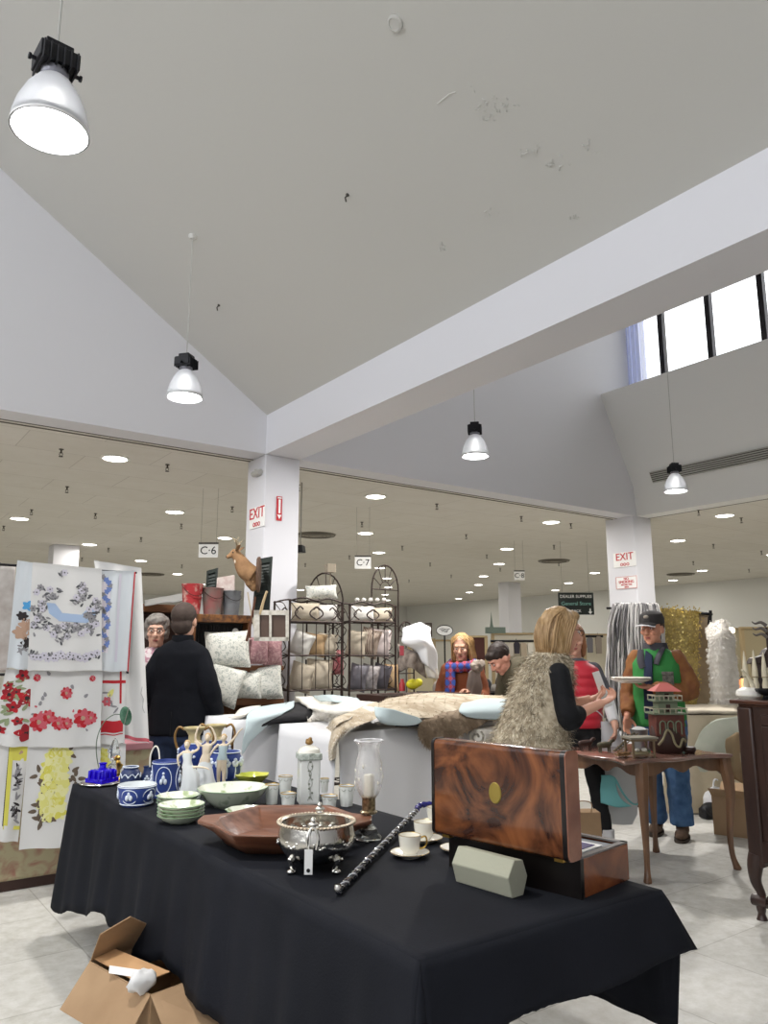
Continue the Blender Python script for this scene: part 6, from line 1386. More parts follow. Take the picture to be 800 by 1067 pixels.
# 2. elderly woman with grey hair behind him
p = D(162, 681, 6.15); J = dflt(head=((0, -.03, 1.62), -.1, .12), browcol='#8a8580', brow='grey')
t = person('person with short grey hair and glasses half hidden by the black overcoat', p, -FW+RT*.3, 1.755, J, '#d5aa94')
garment(t, 'blouse', J, M('pink_print', '#d9cfd0', .85, col2='#b78a98', scale=25, lo=.5, hi=.6), [((0, 0, .85), .18, .14), ((0, 0, 1.1), .17, .13), ((0, 0, 1.3), .19, .13), ((0, 0, 1.42), .17, .11), ((0, 0, 1.5), .07, .07)], [cut(a, .9) for a in J['arms']], (.068, .056, .045))
trousers(t, J, M('grey_trousers', '#55555a', .85), shoes=MC['shoe_dark'])
hairmesh(t, J, [((0, .025, .05), (.094, .1, .088)), ((-.06, .02, .0), (.03, .06, .06)), ((.06, .02, .0), (.03, .06, .06)), ((0, -.04, .085), (.07, .05, .035))], M('hair_grey', '#8f8a84', .7, col2='#6f6a65', scale=30), .014)
def glasses(t, J):
    b = MB(); b.T = TR(V(J['head'][0]), J['head'][1], J['head'][2], J.get('roll', 0))
    for s in (-1, 1): b.tube([(s*.03+.022*cos(a*pi/8), -.1, .016+.016*sin(a*pi/8)) for a in range(16)], .0018, 6, True); b.tube([(s*.052, -.1, .02), (s*.08, -.04, .018), (s*.082, .01, .01)], .0018, 6)
    b.tube([(-.008, -.101, .018), (.008, -.101, .018)], .0018, 6); b.build('glasses', M('spectacle_frame', '#2a2626', .4, .5), t)
glasses(t, J)
# 3. blonde woman with plaid scarf
p = D(481, 681, 7.25)
J = dflt(head=((.0, -.06, 1.59), -.15, .32), spine=[(0, 0, .93), (0, .01, 1.08), (0, 0, 1.28), (0, -.015, 1.44)],
    arms=[[(-.15, 0, 1.375), (-.215, .02, 1.12), (-.02, -.24, 1.12)], [(.15, 0, 1.375), (.21, .0, 1.13), (.09, -.25, 1.16)]], hands=[((.8, -.4, .1), (0, -.3, 1), 1, .8), ((-.7, -.4, .3), (0, -.4, -1), -1, .9)], browcol='#a98860', brow='fair')
t = person('person with blonde hair, rust sweater and red and blue plaid scarf', p, -FW-RT*.15, 1.66, J, '#dba98f')
garment(t, 'sweater', J, M('rust_wool', '#7c4429', .9, bump=.2, bscale=60), [((0, 0, .82), .2, .15), ((0, 0, 1.0), .2, .15), ((0, 0, 1.2), .2, .145), ((0, 0, 1.33), .205, .135), ((0, -.01, 1.41), .16, .11), ((0, -.01, 1.46), .08, .08)], [cut(a, .88) for a in J['arms']], (.066, .062, .05))
trousers(t, J, MC['dark_denim'], shoes=MC['shoe_dark'])
mPl = bpy.data.materials.new('plaid_scarf'); mPl.use_nodes = True; N = mPl.node_tree.nodes; L = mPl.node_tree.links; tc = N.new('ShaderNodeTexCoord')
ws_ = []
for d_, sc in (('X', 4.5), ('Z', 4)):
    w_ = N.new('ShaderNodeTexWave'); w_.bands_direction = d_; w_.inputs['Scale'].default_value = sc; w_.inputs['Distortion'].default_value = .6; L.new(tc.outputs['Object'], w_.inputs['Vector']); ws_.append(w_)
mx = N.new('ShaderNodeMix'); mx.data_type = 'FLOAT'; mx.inputs[0].default_value = .5; L.new(ws_[0].outputs['Fac'], mx.inputs[2]); L.new(ws_[1].outputs['Fac'], mx.inputs[3])
cr = N.new('ShaderNodeValToRGB'); cr.color_ramp.interpolation = 'CONSTANT'; e = cr.color_ramp.elements; e[0].color = lin('#33509c'); e[1].color = lin('#7a2c3c'); e[1].position = .45
x_ = e.new(.62); x_.color = lin('#5a5f9e'); x_ = e.new(.75); x_.color = lin('#b0434c'); L.new(mx.outputs[0], cr.inputs[0]); L.new(cr.outputs[0], N['Principled BSDF'].inputs['Base Color']); N['Principled BSDF'].inputs['Roughness'].default_value = .9
b = MB(); b.tube([(.115*cos(a*pi/10), -.03+.105*sin(a*pi/10), 1.43+.025*sin(a*pi/10+.5)-.02*(a % 2)) for a in range(20)], [.045+.008*(a % 3) for a in range(20)], 12, True)
b.tube([(.105*cos(a*pi/10), -.06+.09*sin(a*pi/10), 1.39-.02*sin(a*pi/10)) for a in range(20)], .04, 12, True)
b.build('scarf', mPl, t, remesh=.01, smoothit=2, disp=.02, dsize=.05)
b = MB(); b.grid(patch([[(-.15, -.13, 1.42), (-.1, -.16, 1.42), (-.055, -.15, 1.42)], [(-.155, -.16, 1.25), (-.11, -.18, 1.25), (-.06, -.17, 1.25)], [(-.16, -.165, 1.1), (-.12, -.185, 1.1), (-.07, -.175, 1.1)], [(-.165, -.165, .96), (-.125, -.185, .96), (-.08, -.175, .96)]], 5, .008, 9)); b.build('scarf_end', mPl, t, solid=.012)
st = [[(s*.02*(i % 3), -.06+.01*i, .115), (s*(.07+.004*i), -.05+.015*i, .06), (s*(.086+.002*i), -.03+.014*i, -.03), (s*(.09+.003*i), -.02+.014*i, -.13), (s*(.08), -.02+.014*i, -.17-.01*(i % 3))] for s in (-1, 1) for i in range(9)]
hairmesh(t, J, [((0, .03, .045), (.085, .098, .086)), ((0, .06, -.06), (.08, .05, .1)), ((-.075, .02, -.05), (.02, .045, .1)), ((.075, .02, -.05), (.02, .045, .1))], M('hair_blonde', '#c6a271', .55, col2='#a5814f', scale=20, stretch=(3, 3, .4)), .01, .03, st)
p2 = D(495, 716, 6.95); hide('cloth_in_hands', 'taupe cloth held in the hands of the person with the plaid scarf', [[(488, 702, 6.95), (493, 699, 6.9), (500, 700, 6.95)], [(486, 712, 6.95), (493, 712, 6.86), (502, 712, 6.95)], [(487, 726, 6.95), (492, 727, 6.88), (500, 726, 6.95)]], M('taupe_cloth', '#8d7f76', .9), wob=.03)['category'] = 'cloth'
b = MB(); b.ball((0, 0, 0), (.07, .05, .06)); b.ball((.05, .0, .02), (.04, .04, .04)); b.v = [q+D(497, 694, 6.9) for q in b.v]; tag(b.build('fur_hat', M('mole_fur', '#8b7e72', .9, col2='#aa9e92', scale=14), remesh=.01, disp=.03, dsize=.03), 'grey brown furry hat held up by the person with the plaid scarf', 'hat')
# 4. man bending over to the left
p = D(556, 681, 6.9)
J = dflt(spine=[(.02, .12, .93), (.02, .06, 1.08), (.01, -.08, 1.22), (0, -.24, 1.31)], head=((0, -.34, 1.395), 0, .75), browcol='#2b211c', brow='dark',
    arms=[[(-.18, -.18, 1.27), (-.24, -.22, 1.0), (-.12, -.42, .9)], [(.18, -.18, 1.27), (.24, -.22, 1.0), (.12, -.42, .9)]], hands=[((.2, -.7, -.5), (0, -.3, -1), 1, .6), ((-.2, -.7, -.5), (0, -.3, -1), -1, .6)])
t = person('person with short dark hair in an olive jacket bending down to look at the table', p, -RT*1.0-FW*.35, 1.76, J, '#d9a08a')
garment(t, 'jacket', J, M('olive_jacket', '#4b4534', .85, bump=.15, bscale=50), None, [cut(a, .9) for a in J['arms']], (.085, .07, .055), disp=.01)
b = MB(); b.tube(smooth([(.02, .15, .82), (.02, .07, 1.06), (.01, -.08, 1.21), (0, -.21, 1.29), (0, -.28, 1.33)], 6), smooth1([.18, .175, .185, .15, .07], 6), 20); b.build('jacket_body', MC['olive_jacket'], t, remesh=.014, smoothit=2, disp=.015, dsize=.1)
trousers(t, J, MC['dark_denim'], shoes=MC['shoe_dark'])
hairmesh(t, J, [((0, .025, .05), (.084, .1, .088)), ((0, -.045, .08), (.06, .045, .035))], M('hair_near_black', '#2a1f1a', .6), .01)
# 5. woman in the shaggy fur vest
p = D(562, 681, 4.4); mBT = M('black_knit', '#101115', .9, bump=.1, bscale=80)
J = dflt(head=((.0, -.15, 1.60), .1, .2), spine=[(0, .04, .93), (0, .03, 1.08), (0, -.02, 1.28), (0, -.075, 1.44)],
    arms=[[(-.165, -.04, 1.36), (-.195, -.07, 1.12), (-.12, -.3, 1.19)], [(.16, -.04, 1.36), (.2, -.14, 1.15), (.1, -.34, 1.2)]],
    hands=[((.15, -1, .35), (0, .3, 1), 1, .7), ((-.1, -1, .3), (0, .3, 1), -1, .7)], browcol='#a98860', brow='fair')
t = person('person with a blonde bob, glasses and a shaggy grey beige fur vest over black', p, RT*1.0+FW*.22, 1.725, J, '#dba58c')
garment(t, 'black_top', J, mBT, [((0, .02, .8), .18, .14), ((0, .02, 1.1), .17, .13), ((0, -.02, 1.3), .18, .13), ((0, -.05, 1.40), .15, .11), ((0, -.07, 1.46), .08, .08)], [cut(a, .25) for a in J['arms']], (.064, .062, .056), disp=.006)
trousers(t, J, M('black_leggings', '#141416', .8), r=(.12, .08, .06), shoes=MC['shoe_dark'])
secs = [((0, .10, .74), .23, .235), ((0, .09, .86), .225, .225), ((0, .075, 1.0), .205, .2), ((0, .03, 1.15), .19, .18), ((0, .0, 1.28), .182, .165), ((0, -.03, 1.37), .175, .145), ((0, -.05, 1.43), .13, .12), ((0, -.065, 1.48), .09, .09)]
mFurV = M('shaggy_fur', '#9d8e77', .9, col2='#d3c7ae', scale=28); vb = MB(); vb.ell([(V(c), rx, ry) for c, rx, ry in secs], 32)
v = vb.build('fur_vest', mFurV, t, smoothit=0)
fm = M('fur_tips', '#a39378', .85, col2='#efe6d0', scale=45, lo=.4, hi=.6); pts = []
for i in range(len(secs)-1):
    for k in range(14):
        f = k/14; c = V(secs[i][0])*(1-f)+V(secs[i+1][0])*f; rx = secs[i][1]*(1-f)+secs[i+1][1]*f; ry = secs[i][2]*(1-f)+secs[i+1][2]*f
        for a in range(72):
            q = 2*pi*a/72; ca, sa = cos(q), sin(q); x = rx*math.copysign(abs(ca)**(2/2.3), ca); y = ry*math.copysign(abs(sa)**(2/2.3), sa)
            if 1.10 < c.z < 1.38 and x < -.12 and -.10 < y < .06: continue     # arm hole on the near side
            if c.z > 1.1 and y < -.12 and abs(x) < .03: continue
            pts.append((V((c.x+x, c.y+y, c.z)), V((x/rx/rx, y/ry/ry, .15)).normalized()))
for grp_ in range(2):
    b = MB(); tufts(b, pts, 5200, .05 if grp_ else .038, .0016, lie=.62, rnd=random.Random(grp_)); b.build('fur', [fm, M('fur_dark', '#5d5244', .9, col2='#b3a58b', scale=40)][grp_], v, flat=True)
arm = [V(q) for q in J['arms'][0]]
b = MB(); b.limb([arm[0]+V((-.012, 0, -.05)), arm[0]+V((-.026, -.005, -.14)), arm[1]+V((-.02, 0, .02)), arm[1]+(arm[2]-arm[1])*.3], [.045, .058, .058, .05], 14); b.build('near_sleeve', mBT, t, remesh=.01, smoothit=2, disp=.006)
st = [[(s*(.03+.006*i), -.05+.014*i, .118-.003*i), (s*.088, -.02+.014*i, .05), (s*(.096), -.002+.013*i, -.03), (s*.09, .0+.012*i, -.1), (s*.07, .0+.012*i, -.135-.01*(i % 3))] for s in (-1, 1) for i in range(9)]+[[(.02*i-.07, .04, .12), (.02*i-.07, .11, .05), (.02*i-.07, .125, -.05), (.018*i-.063, .1, -.14)] for i in range(8)]
hairmesh(t, J, [((0, .03, .045), (.09, .102, .09)), ((0, .07, -.04), (.085, .055, .1)), ((-.08, .045, -.04), (.022, .05, .095)), ((.08, .045, -.04), (.022, .05, .095)), ((0, -.04, .095), (.062, .04, .03))], M('hair_ash_blonde', '#bb9c74', .5, col2='#93754c', scale=18, stretch=(3, 3, .4)), .012, .03, st)
glasses(t, J)
# 6. person in red vest behind her
p = D(598, 681, 6.0)
J = dflt(head=((0, -.02, 1.61), .2, .1), arms=[[(-.15, 0, 1.38), (-.2, .0, 1.14), (-.12, -.22, 1.1)], [(.15, 0, 1.38), (.25, -.03, 1.13), (.30, -.16, .96)]], hands=[((.4, -.8, .0), (0, 0, -1), 1, .6), ((.0, -.5, -.9), (-1, 0, 0), -1, .6)],
    legs=[[(-.09, 0, .9), (-.1, -.03, .48), (-.1, .02, .08)], [(.09, 0, .9), (.14, -.1, .48), (.2, -.14, .08)]])
t = person('person in a red quilted vest with grey short sleeves and black leggings', p, -FW-RT*.35, 1.69, J, '#d8a890')
garment(t, 'grey_tshirt', J, M('slate_tee', '#56565c', .85), [((0, 0, .9), .16, .12), ((0, 0, 1.3), .18, .12), ((0, 0, 1.42), .165, .1), ((0, 0, 1.47), .07, .07)], [[a[0], V(a[0])*.45+V(a[1])*.55, V(a[0])*.2+V(a[1])*.8] for a in J['arms']], (.06, .062, .06), disp=.006)
for a in J['arms']: garment(t, 'white_sleeve', J, M('white_sleeve', '#dcdcdc', .85), None, [[V(a[0])*.15+V(a[1])*.85, V(a[1])*.95+V(a[2])*.05, V(a[1])*.15+V(a[2])*.85]], (.052, .05, .042), disp=.006)
b = MB(); rings = []
for k in range(46):
    z = .93+k*.0115; f = (z-.93)/.52; r = .19+.012*sin(f*3); puff = 1+.05*abs(sin(k*pi/5.5)); sh = 1 if z < 1.38 else max(.45, 1-(z-1.38)*6)
    rings.append([V((r*puff*sh*math.copysign(abs(cos(a))**.87, cos(a)), .15*puff*sh*math.copysign(abs(sin(a))**.87, sin(a)), z)) for a in [2*pi*i/36 for i in range(36)]])
b.loft(rings); b.build('red_vest', M('red_quilt', '#c8283a', .5, sheen=.2), t)
b = MB(); b.tube([(0, -.168, .94), (0, -.172, 1.2), (0, -.162, 1.37), (0, -.11, 1.44)], .005, 6); b.build('zip', mBlack, t)
trousers(t, J, MC['black_leggings'], r=(.11, .07, .05), shoes=M('tan_boot', '#8d6a50', .7))
for hip, kn, an in J['legs']:
    an = V(an); b = MB(); b.tube([(an.x, an.y, .12), (an.x, an.y, .2)], .053, 14); b.build('white_sock', mWhiteCloth, t, bevel=.004)
hairmesh(t, J, [((0, .03, .045), (.088, .1, .088)), ((0, .06, -.04), (.08, .05, .1)), ((-.07, .03, -.04), (.03, .05, .09)), ((.07, .03, -.04), (.03, .05, .09))], M('hair_auburn', '#9c6a48', .6), .012)
# 7. man in cap with green and brown jacket
p = D(683, 681, 6.45); p = V((p.x, p.y, 0))
J = dflt(head=((-.01, -.045, 1.605), -.28, .1), browcol='#5a4434', brow='mid',
    arms=[[(-.155, .0, 1.375), (-.225, .02, 1.1), (-.23, -.14, .91)], [(.155, .0, 1.375), (.24, .02, 1.12), (-.02, -.26, 1.15)]],
    hands=[((0, -.25, -1), (.5, -.6, 0), 1, .3), ((-1, -.25, .12), (0, -.1, 1), -1, .55)],
    legs=[[(-.09, 0, .9), (-.1, -.02, .48), (-.09, .1, .08)], [(.09, 0, .9), (.11, -.03, .48), (.12, -.02, .08)]])
t = person('person in a dark cap and green and brown jacket carrying a white plate', p, -FW*.85-RT*.45, 1.8, J, '#c48c72')
mGJ = M('green_fleece', '#2f7a3a', .85, bump=.15, bscale=70); mBJ = M('brown_canvas', '#86592f', .8, col2='#77492a', scale=12); mGC = M('charcoal_fleece', '#3b3a40', .9)
garment(t, 'jacket', J, mGJ, [((0, 0, .84), .21, .15), ((0, 0, 1.0), .2, .148), ((0, 0, 1.2), .195, .148), ((0, 0, 1.33), .195, .14), ((0, 0, 1.41), .15, .115), ((0, 0, 1.46), .09, .09)], None, disp=.012)
for a, nm_ in ((J['arms'][0], 'right'), (J['arms'][1], 'left')): garment(t, 'sleeve', J, mBJ, None, [cut(a, .86)], (.072, .078, .056), disp=.022, ds=.06)
b = MB(); b.grid(patch([[(-.055, -.13, 1.44), (-.03, -.14, 1.42), (-.005, -.15, 1.40)], [(-.08, -.158, 1.2), (-.045, -.166, 1.2), (-.01, -.166, 1.2)], [(-.09, -.155, .9), (-.05, -.163, .9), (-.01, -.163, .9)]], 5)); b.build('navy_shirt', M('navy_shirt', '#1d2740', .85), t, solid=.012)
b = MB(); b.lathe([(.1, 1.41), (.098, 1.45), (.085, 1.5), (.078, 1.5), (.085, 1.43)], n=28, c=(0, .0, 0), fn=lambda a, z: 1.06 if abs(a-1.5*pi) > .5 else 1.0); b.tube(smooth([(-.1, -.07, 1.44), (-.1, -.135, 1.36), (-.08, -.155, 1.3)], 4), .03, 8, flat=.4); b.tube(smooth([(.07, -.07, 1.46), (.04, -.135, 1.39), (.02, -.155, 1.33)], 4), .028, 8, flat=.4); b.build('collar', mGC, t)
b = MB(); b.box((.105, -.152, 1.2), (.085, .012, .12)); b.box((.105, -.16, 1.26), (.09, .01, .025)); b.build('chest_pocket', M('pocket_grey', '#6d6c62', .85, col2='#3c3b38', scale=30), t, bevel=.003)
trousers(t, J, M('blue_jeans', '#3a5a82', .85, col2='#4d6f98', scale=14), r=(.12, .092, .09), shoes=M('hiking_boot', '#4d3b2f', .8, col2='#6d5745', scale=20), low=.08)
hairmesh(t, J, [((0, .03, .03), (.08, .095, .075))], M('hair_brown_short', '#4a3a2e', .8), .004)
b = MB(); T0 = TR(V(J['head'][0]), J['head'][1], J['head'][2]); b.T = T0
b.lathe([(.088, .045), (.089, .08), (.078, .118), (.045, .14), (.001, .146)], n=28, sy=1.14, c=(0, .012, 0)); cp_ = b.build('cap', M('charcoal_cap', '#2e2b2b', .85), t)
b = MB(); b.T = T0; b.grid([[V((.075*sin(u)*(1+.0*v), -.075-.085*v*cos(u)**.8, .062-.012*v-.018*sin(u)**2)) for u in [(-1.35+2.7*i/14) for i in range(15)]] for v in [j/5 for j in range(6)]]); b.build('cap_peak', MC['charcoal_cap'], cp_, solid=.005)
b = MB(); b.T = T0; b.tube([(.076*sin(u), -.076-.086*cos(u)**.8, .046-.018*sin(u)**2) for u in [(-1.3+2.6*i/16) for i in range(17)]], .005, 6); b.build('peak_edge', mWhiteCloth, cp_)
b = MB(); b.T = T0; b.ball((0, -.078, .1), (.022, .012, .016)); b.build('cap_badge', M('badge_grey', '#8a8378', .7), cp_)
# plate he carries
m_ = wm(t); wr = m_ @ V((-.15, -.33, 1.165)); 
tt = thing('white_plate', 'stack of white plates held in the hand of the person in the green jacket', 'plate', (wr.x, wr.y, 1.22))
for k in range(2): b = MB(); b.lathe([(.001, 0), (.09, 0), (.1, .006), (.16, .026), (.165, .03), (.16, .032), (.1, .012), (.001, .008)], n=36, c=(0, 0, k*.014)); b.build('plate', mPorc, tt)
# paper in the blonde woman's hand and plastic bag
b = MB(); q = [D(x, y, 4.55) for x, y in ((617, 701), (624, 699), (638, 735), (630, 738))]; b.add(q+[v_+FW*.006 for v_ in q], [(0, 1, 2, 3), (7, 6, 5, 4), (0, 4, 5, 1), (1, 5, 6, 2), (2, 6, 7, 3), (3, 7, 4, 0)]); tag(b.build('folded_paper', mPaper), 'folded white paper held up in the hand of the fur-vested person', 'paper')
t = thing('plastic_bag', 'translucent white plastic bag with turquoise cloth hanging by the red-vested person', 'bag', D(646, 856, 5.78)); O = t.location.copy()
mBag = M('bag_plastic', '#e6e8ea', .35, trans=.2, ior=1.1, alpha=.7)
cs = [(D(630, 752, 5.78), .03, .03), (D(636, 765, 5.78), .07, .05), (D(641, 790, 5.78), .13, .09), (D(644, 820, 5.78), .145, .1), (D(646, 848, 5.78), .13, .09), (D(648, 858, 5.78), .08, .05)]
b = MB(); b.loft([[c-O+RT*(rx*cos(a)*(1+.05*sin(a*6)))+FW*(ry*sin(a)) for a in [2*pi*i/28 for i in range(28)]] for c, rx, ry in cs]); b.build('bag', mBag, t, solid=.002)
b = MB(); b.tube(smooth([D(600, 752, 5.78)-O, D(606, 742, 5.78)-O, D(622, 741, 5.78)-O, D(634, 756, 5.78)-O], 4), .008, 6, flat=.3); b.build('bag_handle', mBag, t)
b = MB(); b.grid(patch([[D(x, y, 5.6)-O for x, y in r] for r in (((625, 808), (634, 808), (641, 812)), ((625, 825), (634, 826), (646, 830)), ((626, 838), (636, 840), (658, 842)))], 5, .02, 9)); b.build('turquoise_cloth', M('turquoise', '#7cc4c6', .8), t, solid=.006)
b = MB(); b.tube(smooth([D(641, 812, 5.6)-O, D(650, 828, 5.6)-O, D(660, 838, 5.6)-O, D(668, 836, 5.6)-O], 4), .014, 8, flat=.4); b.build('turquoise_strap', MC['turquoise'], t)
# brown paper bag on the floor
p = D(606, 862, 5.0); t = thing('paper_bag', 'tall brown paper bag on the floor seen under the side table', 'bag', (p.x, p.y, 0), heading(-FW))
b = MB(); b.box((0, 0, .22), (.24, .14, .44), top=.92); b.build('bag', mCard, t, bevel=.004)
b = MB(); b.tube(smooth([(-.05, -.06, .43), (-.05, -.06, .5), (.05, -.06, .5), (.05, -.06, .43)], 5), .004, 6); b.build('handle', mCard, t)
# ================================================================== RIGHT BACKGROUND
# shaggy grey yarn throw on a stand
t = thing('display_stand', 'tall black stand holding the grey yarn throw', 'stand', D(662, 700, 7.75)); t.location.z = 0; O = t.location.copy()
zt = D(660, 632, 7.75).z
b = MB(); b.tube([(0, 0, 0), (0, 0, zt-.02)], .015, 8); b.build('pole', mBlack, t)
b = MB(); b.tube([RT*-.26+UP*(zt-.01), RT*.22+UP*(zt-.01)], .012, 8); b.build('crossbar', mBlack, t)
b = MB(); b.lathe([(.001, 0), (.2, 0), (.2, .012), (.02, .02)], n=20); b.build('base', mBlack, t)
r_ = random.Random(4); b = MB()
for k in range(330):
    b.mi = r_.choice((0, 0, 1, 2, 2)); x = 634+56*r_.random(); side = -1 if r_.random() < .75 else 1; yb = 775-(abs(x-655)*.25)-r_.random()*40
    dd = 7.72+side*(.05+.05*r_.random()); xt = 660+(x-660)*(.6+.2*r_.random()); pts = [D(xt, 630+r_.random()*2, 7.75), D(xt+(x-xt)*.3, 629.5+r_.random()*3, 7.75+side*.05)]
    for j in range(1, 7): f = j/6; pts.append(D(x+2.2*sin(f*7+k)*f**.5+(x-660)*.10*f, 632+(yb-632)*f, dd+.02*sin(j+k)))
    b.tube(smooth(pts, 2), [.009+.003*sin(j*2.0+k) for j in range(len(pts)*2-1)], 4)
tag(b.build('yarn_throw', [M('yarn_grey', '#8f8c8c', .9), M('yarn_dark', '#5c5a5c', .9), M('yarn_light', '#c9c6c3', .9)], sharp=180), 'long shaggy grey yarn throw hanging beside the person in the cap', 'throw')
# gold sequin panel and beige fabric on a rail
P = patch([[D(x, y, 7.9+dz) for x, y, dz in r] for r in (((684, 634, 0), (700, 635, .03), (716, 636, 0), (728, 637, .02)), ((684, 680, -.04), (701, 680, 0), (717, 680, -.04), (727, 680, 0)), ((685, 735, 0), (700, 735, -.04), (716, 735, 0), (726, 735, -.03)))], 8, .01, 6)
b = MB(); b.grid(P); b.mi = 1; gp = gnorm(P)
for k in range(1500):
    p, n_ = r_.choice(gp); p = p+n_*.006+V((r_.gauss(0, .02), r_.gauss(0, .02), r_.gauss(0, .02))); s_ = .012; x_ = V((r_.gauss(0, 1), r_.gauss(0, 1), r_.gauss(0, 1))).normalized(); y_ = n_.cross(x_).normalized(); x_ = (n_*.3+y_.cross(n_)).normalized()
    b.add([p-x_*s_, p+y_*s_*.8, p+x_*s_, p-y_*s_*.8], [(0, 1, 2, 3)])
tag(b.build('gold_throw', [M('gold_cloth', '#bfa96a', .5, .2, col2='#a08c56', scale=16), M('gold_sequin', '#dcc67c', .3, .6, col2='#a8924e', scale=30)], flat=True), 'gold sequinned throw hanging behind the person in the cap', 'throw')
P = patch([[D(x, y, 8.0+dz) for x, y, dz in r] for r in (((722, 637, 0), (730, 638, .03), (740, 640, 0)), ((720, 690, -.02), (731, 690, .02), (741, 690, 0)), ((700, 737, 0), (722, 738, .02), (741, 738, 0)))], 6, .01, 6)
b = MB(); b.grid(P); tag(b.build('beige_throw', M('beige_felt', '#a8977f', .9, col2='#978671', scale=9), solid=.01), 'beige felt throw hanging between the gold throw and the white fur', 'throw')
b = MB(); b.tube([D(684, 634, 8.0), D(742, 640, 8.0)], .014, 8); b.tube([D(740, 636, 7.95), D(740, 648, 7.95)], .016, 8); b.tube([D(738, 641, 8.02), V((*D(738, 641, 8.02).xy, 0))], .016, 8); b.tube([D(690, 636, 8.02), V((*D(690, 636, 8.02).xy, 0))], .016, 8); tag(b.build('hanging_rail', mBlack), 'black hanging rail carrying the gold and beige throws', 'rail')
P = patch([[D(x, y, 7.85+dz) for x, y, dz in r] for r in (((737, 655, .05), (742, 649, .05), (752, 646, .05), (760, 653, .05), (763, 662, .05)), ((738, 668, -.06), (745, 664, -.1), (752, 664, -.12), (760, 666, -.08), (766, 674, 0)), ((739, 700, -.05), (746, 700, -.12), (754, 700, -.14), (762, 700, -.1), (769, 700, 0)), ((740, 737, -.02), (748, 738, -.1), (756, 738, -.1), (764, 737, -.08), (771, 736, 0)))], 6, .02, 10)
b = MB(); b.grid(P); b.mi = 1; tufts(b, gnorm(P), 3500, .03, .003, lie=.85); tag(b.build('white_fur_throw', [M('white_fur', '#dcd6cc', .9, col2='#e9e4dc', scale=10), M('white_fur_tip', '#ebe6de', .9)], flat=False), 'white fur throw draped over a rail right of the gold throw', 'throw')
t = thing('display_stand', 'black stand under the white fur throw', 'stand', D(753, 700, 7.95)); t.location.z = 0
b = MB(); b.tube([(0, 0, 0), (0, 0, D(753, 652, 7.9).z)], .016, 8); b.build('pole', mBlack, t)
b = MB(); b.lathe([(.001, 0), (.16, 0), (.16, .012), (.02, .02)], n=20); b.build('base', mBlack, t)
# cream cloth table in front of them
def boxcloth(name, pts, zt, mat, lab, cat='tablecloth'):
    b = MB(); n = len(pts); rows = []
    for k in range(9):
        f = k/8; r = []
        for i in range(n):
            a_, c_ = pts[i], pts[(i+1) % n]
            for j in range(14):
                u = j/14; p = a_*(1-u)+c_*u; o = (p-sum(pts, V((0, 0, 0)))/n); o.z = 0; o.normalize()
                r.append(V((p.x, p.y, zt*(1-f)+.012*f))+o*(.03*f+.012*f*sin(j*1.7+i)))
        rows.append(r)
    b.loft(list(reversed(rows)), caps=True); return tag(b.build(name, mat, sharp=60), lab, cat)
c0 = D(690, 745, 7.2); c1 = D(772, 745, 7.2); c2 = D(772, 745, 7.75); c3 = D(690, 745, 7.75); zt = c0.z
boxcloth('cream_tablecloth', [V((*q.xy, 0)) for q in (c0, c1, c2, c3)], zt, M('cream_cover', '#b5a78d', .9, col2='#c3b79f', scale=4), 'cream covered table below the hanging throws')
P = patch([[D(x, y, 7.15-dz) for x, y, dz in r] for r in (((728, 765, 0), (742, 752, 0), (772, 746, 0)), ((722, 785, .02), (742, 772, .05), (772, 765, .05)), ((720, 815, .04), (742, 812, .06), (770, 812, .06)))], 6, .02, 8)
b = MB(); b.grid(P); tag(b.build('sage_throw', M('sage_cloth', '#a9ad9e', .9, col2='#b7b9ab', scale=5), solid=.01), 'pale sage cloth draped over the cream covered table front', 'throw')
b = MB(); b.grid(patch([[D(x, y, 7.5-dz) for x, y, dz in r] for r in (((690, 737, -.2), (730, 735, -.2), (768, 736, -.2)), ((690, 743, .3), (730, 742, .3), (768, 743, .3)))], 6, .01, 8)); tag(b.build('folded_throw', M('mushroom_wool', '#c2b8a6', .9), solid=.03), 'folded mushroom coloured throw lying on the cream covered table', 'throw')
for (x, y, w, h, col, lab) in ((738, 822, .2, .14, '#1d1d20', 'black handbag on the floor behind the side table, left'), (752, 826, .16, .1, '#2b2b2e', 'black handbag on the floor behind the side table, right')):
    p = D(x, y, 6.9); t = thing('handbag', lab, 'bag', (p.x, p.y, 0), hd+.3, 'black handbags on the floor')
    b = MB(); b.ball((0, 0, h/2), (w/2, w/3, h/2)); b.box((0, 0, h/3), (w*.9, w*.5, h*.6)); b.build('bag', M('bag_'+col[1:], col, .5), t, remesh=.012, smoothit=2)
    b = MB(); b.tube(smooth([(-w*.3, 0, h*.8), (-w*.4, -.1, h*.4), (0, -.2, .02), (w*.5, -.15, .01), (w*.3, 0, h*.7)], 5), .008, 6); b.build('strap', mBlack, t)
p = D(745, 815, 7.05); t = thing('white_bag', 'crumpled white bag on the floor by the black handbags', 'bag', (p.x, p.y, 0))
b = MB(); b.ball((0, 0, .12), (.15, .1, .12)); b.build('bag', mWhiteCloth, t, disp=.06, dsize=.08, remesh=.015)
b = MB(); b.tube(smooth([(-.05, 0, .2), (-.02, 0, .3), (.04, 0, .3), (.06, 0, .2)], 4), .008, 6); b.build('handle', mWhiteCloth, t)
p = D(766, 842, 6.3); t = thing('cardboard_carton', 'brown cardboard carton on the floor between side table and cabinet', 'box', (p.x, p.y, 0), .3)
b = MB(); b.box((0, 0, .15), (.25, .3, .3)); b.build('carton', mCard, t)
for s in (-1, 1): b = MB(); slab(b, [V((s*.125, -.15, .3)), V((s*.125, .15, .3)), V((s*.22, .15, .37)), V((s*.22, -.15, .37))]); b.build('flap', mCard, t)
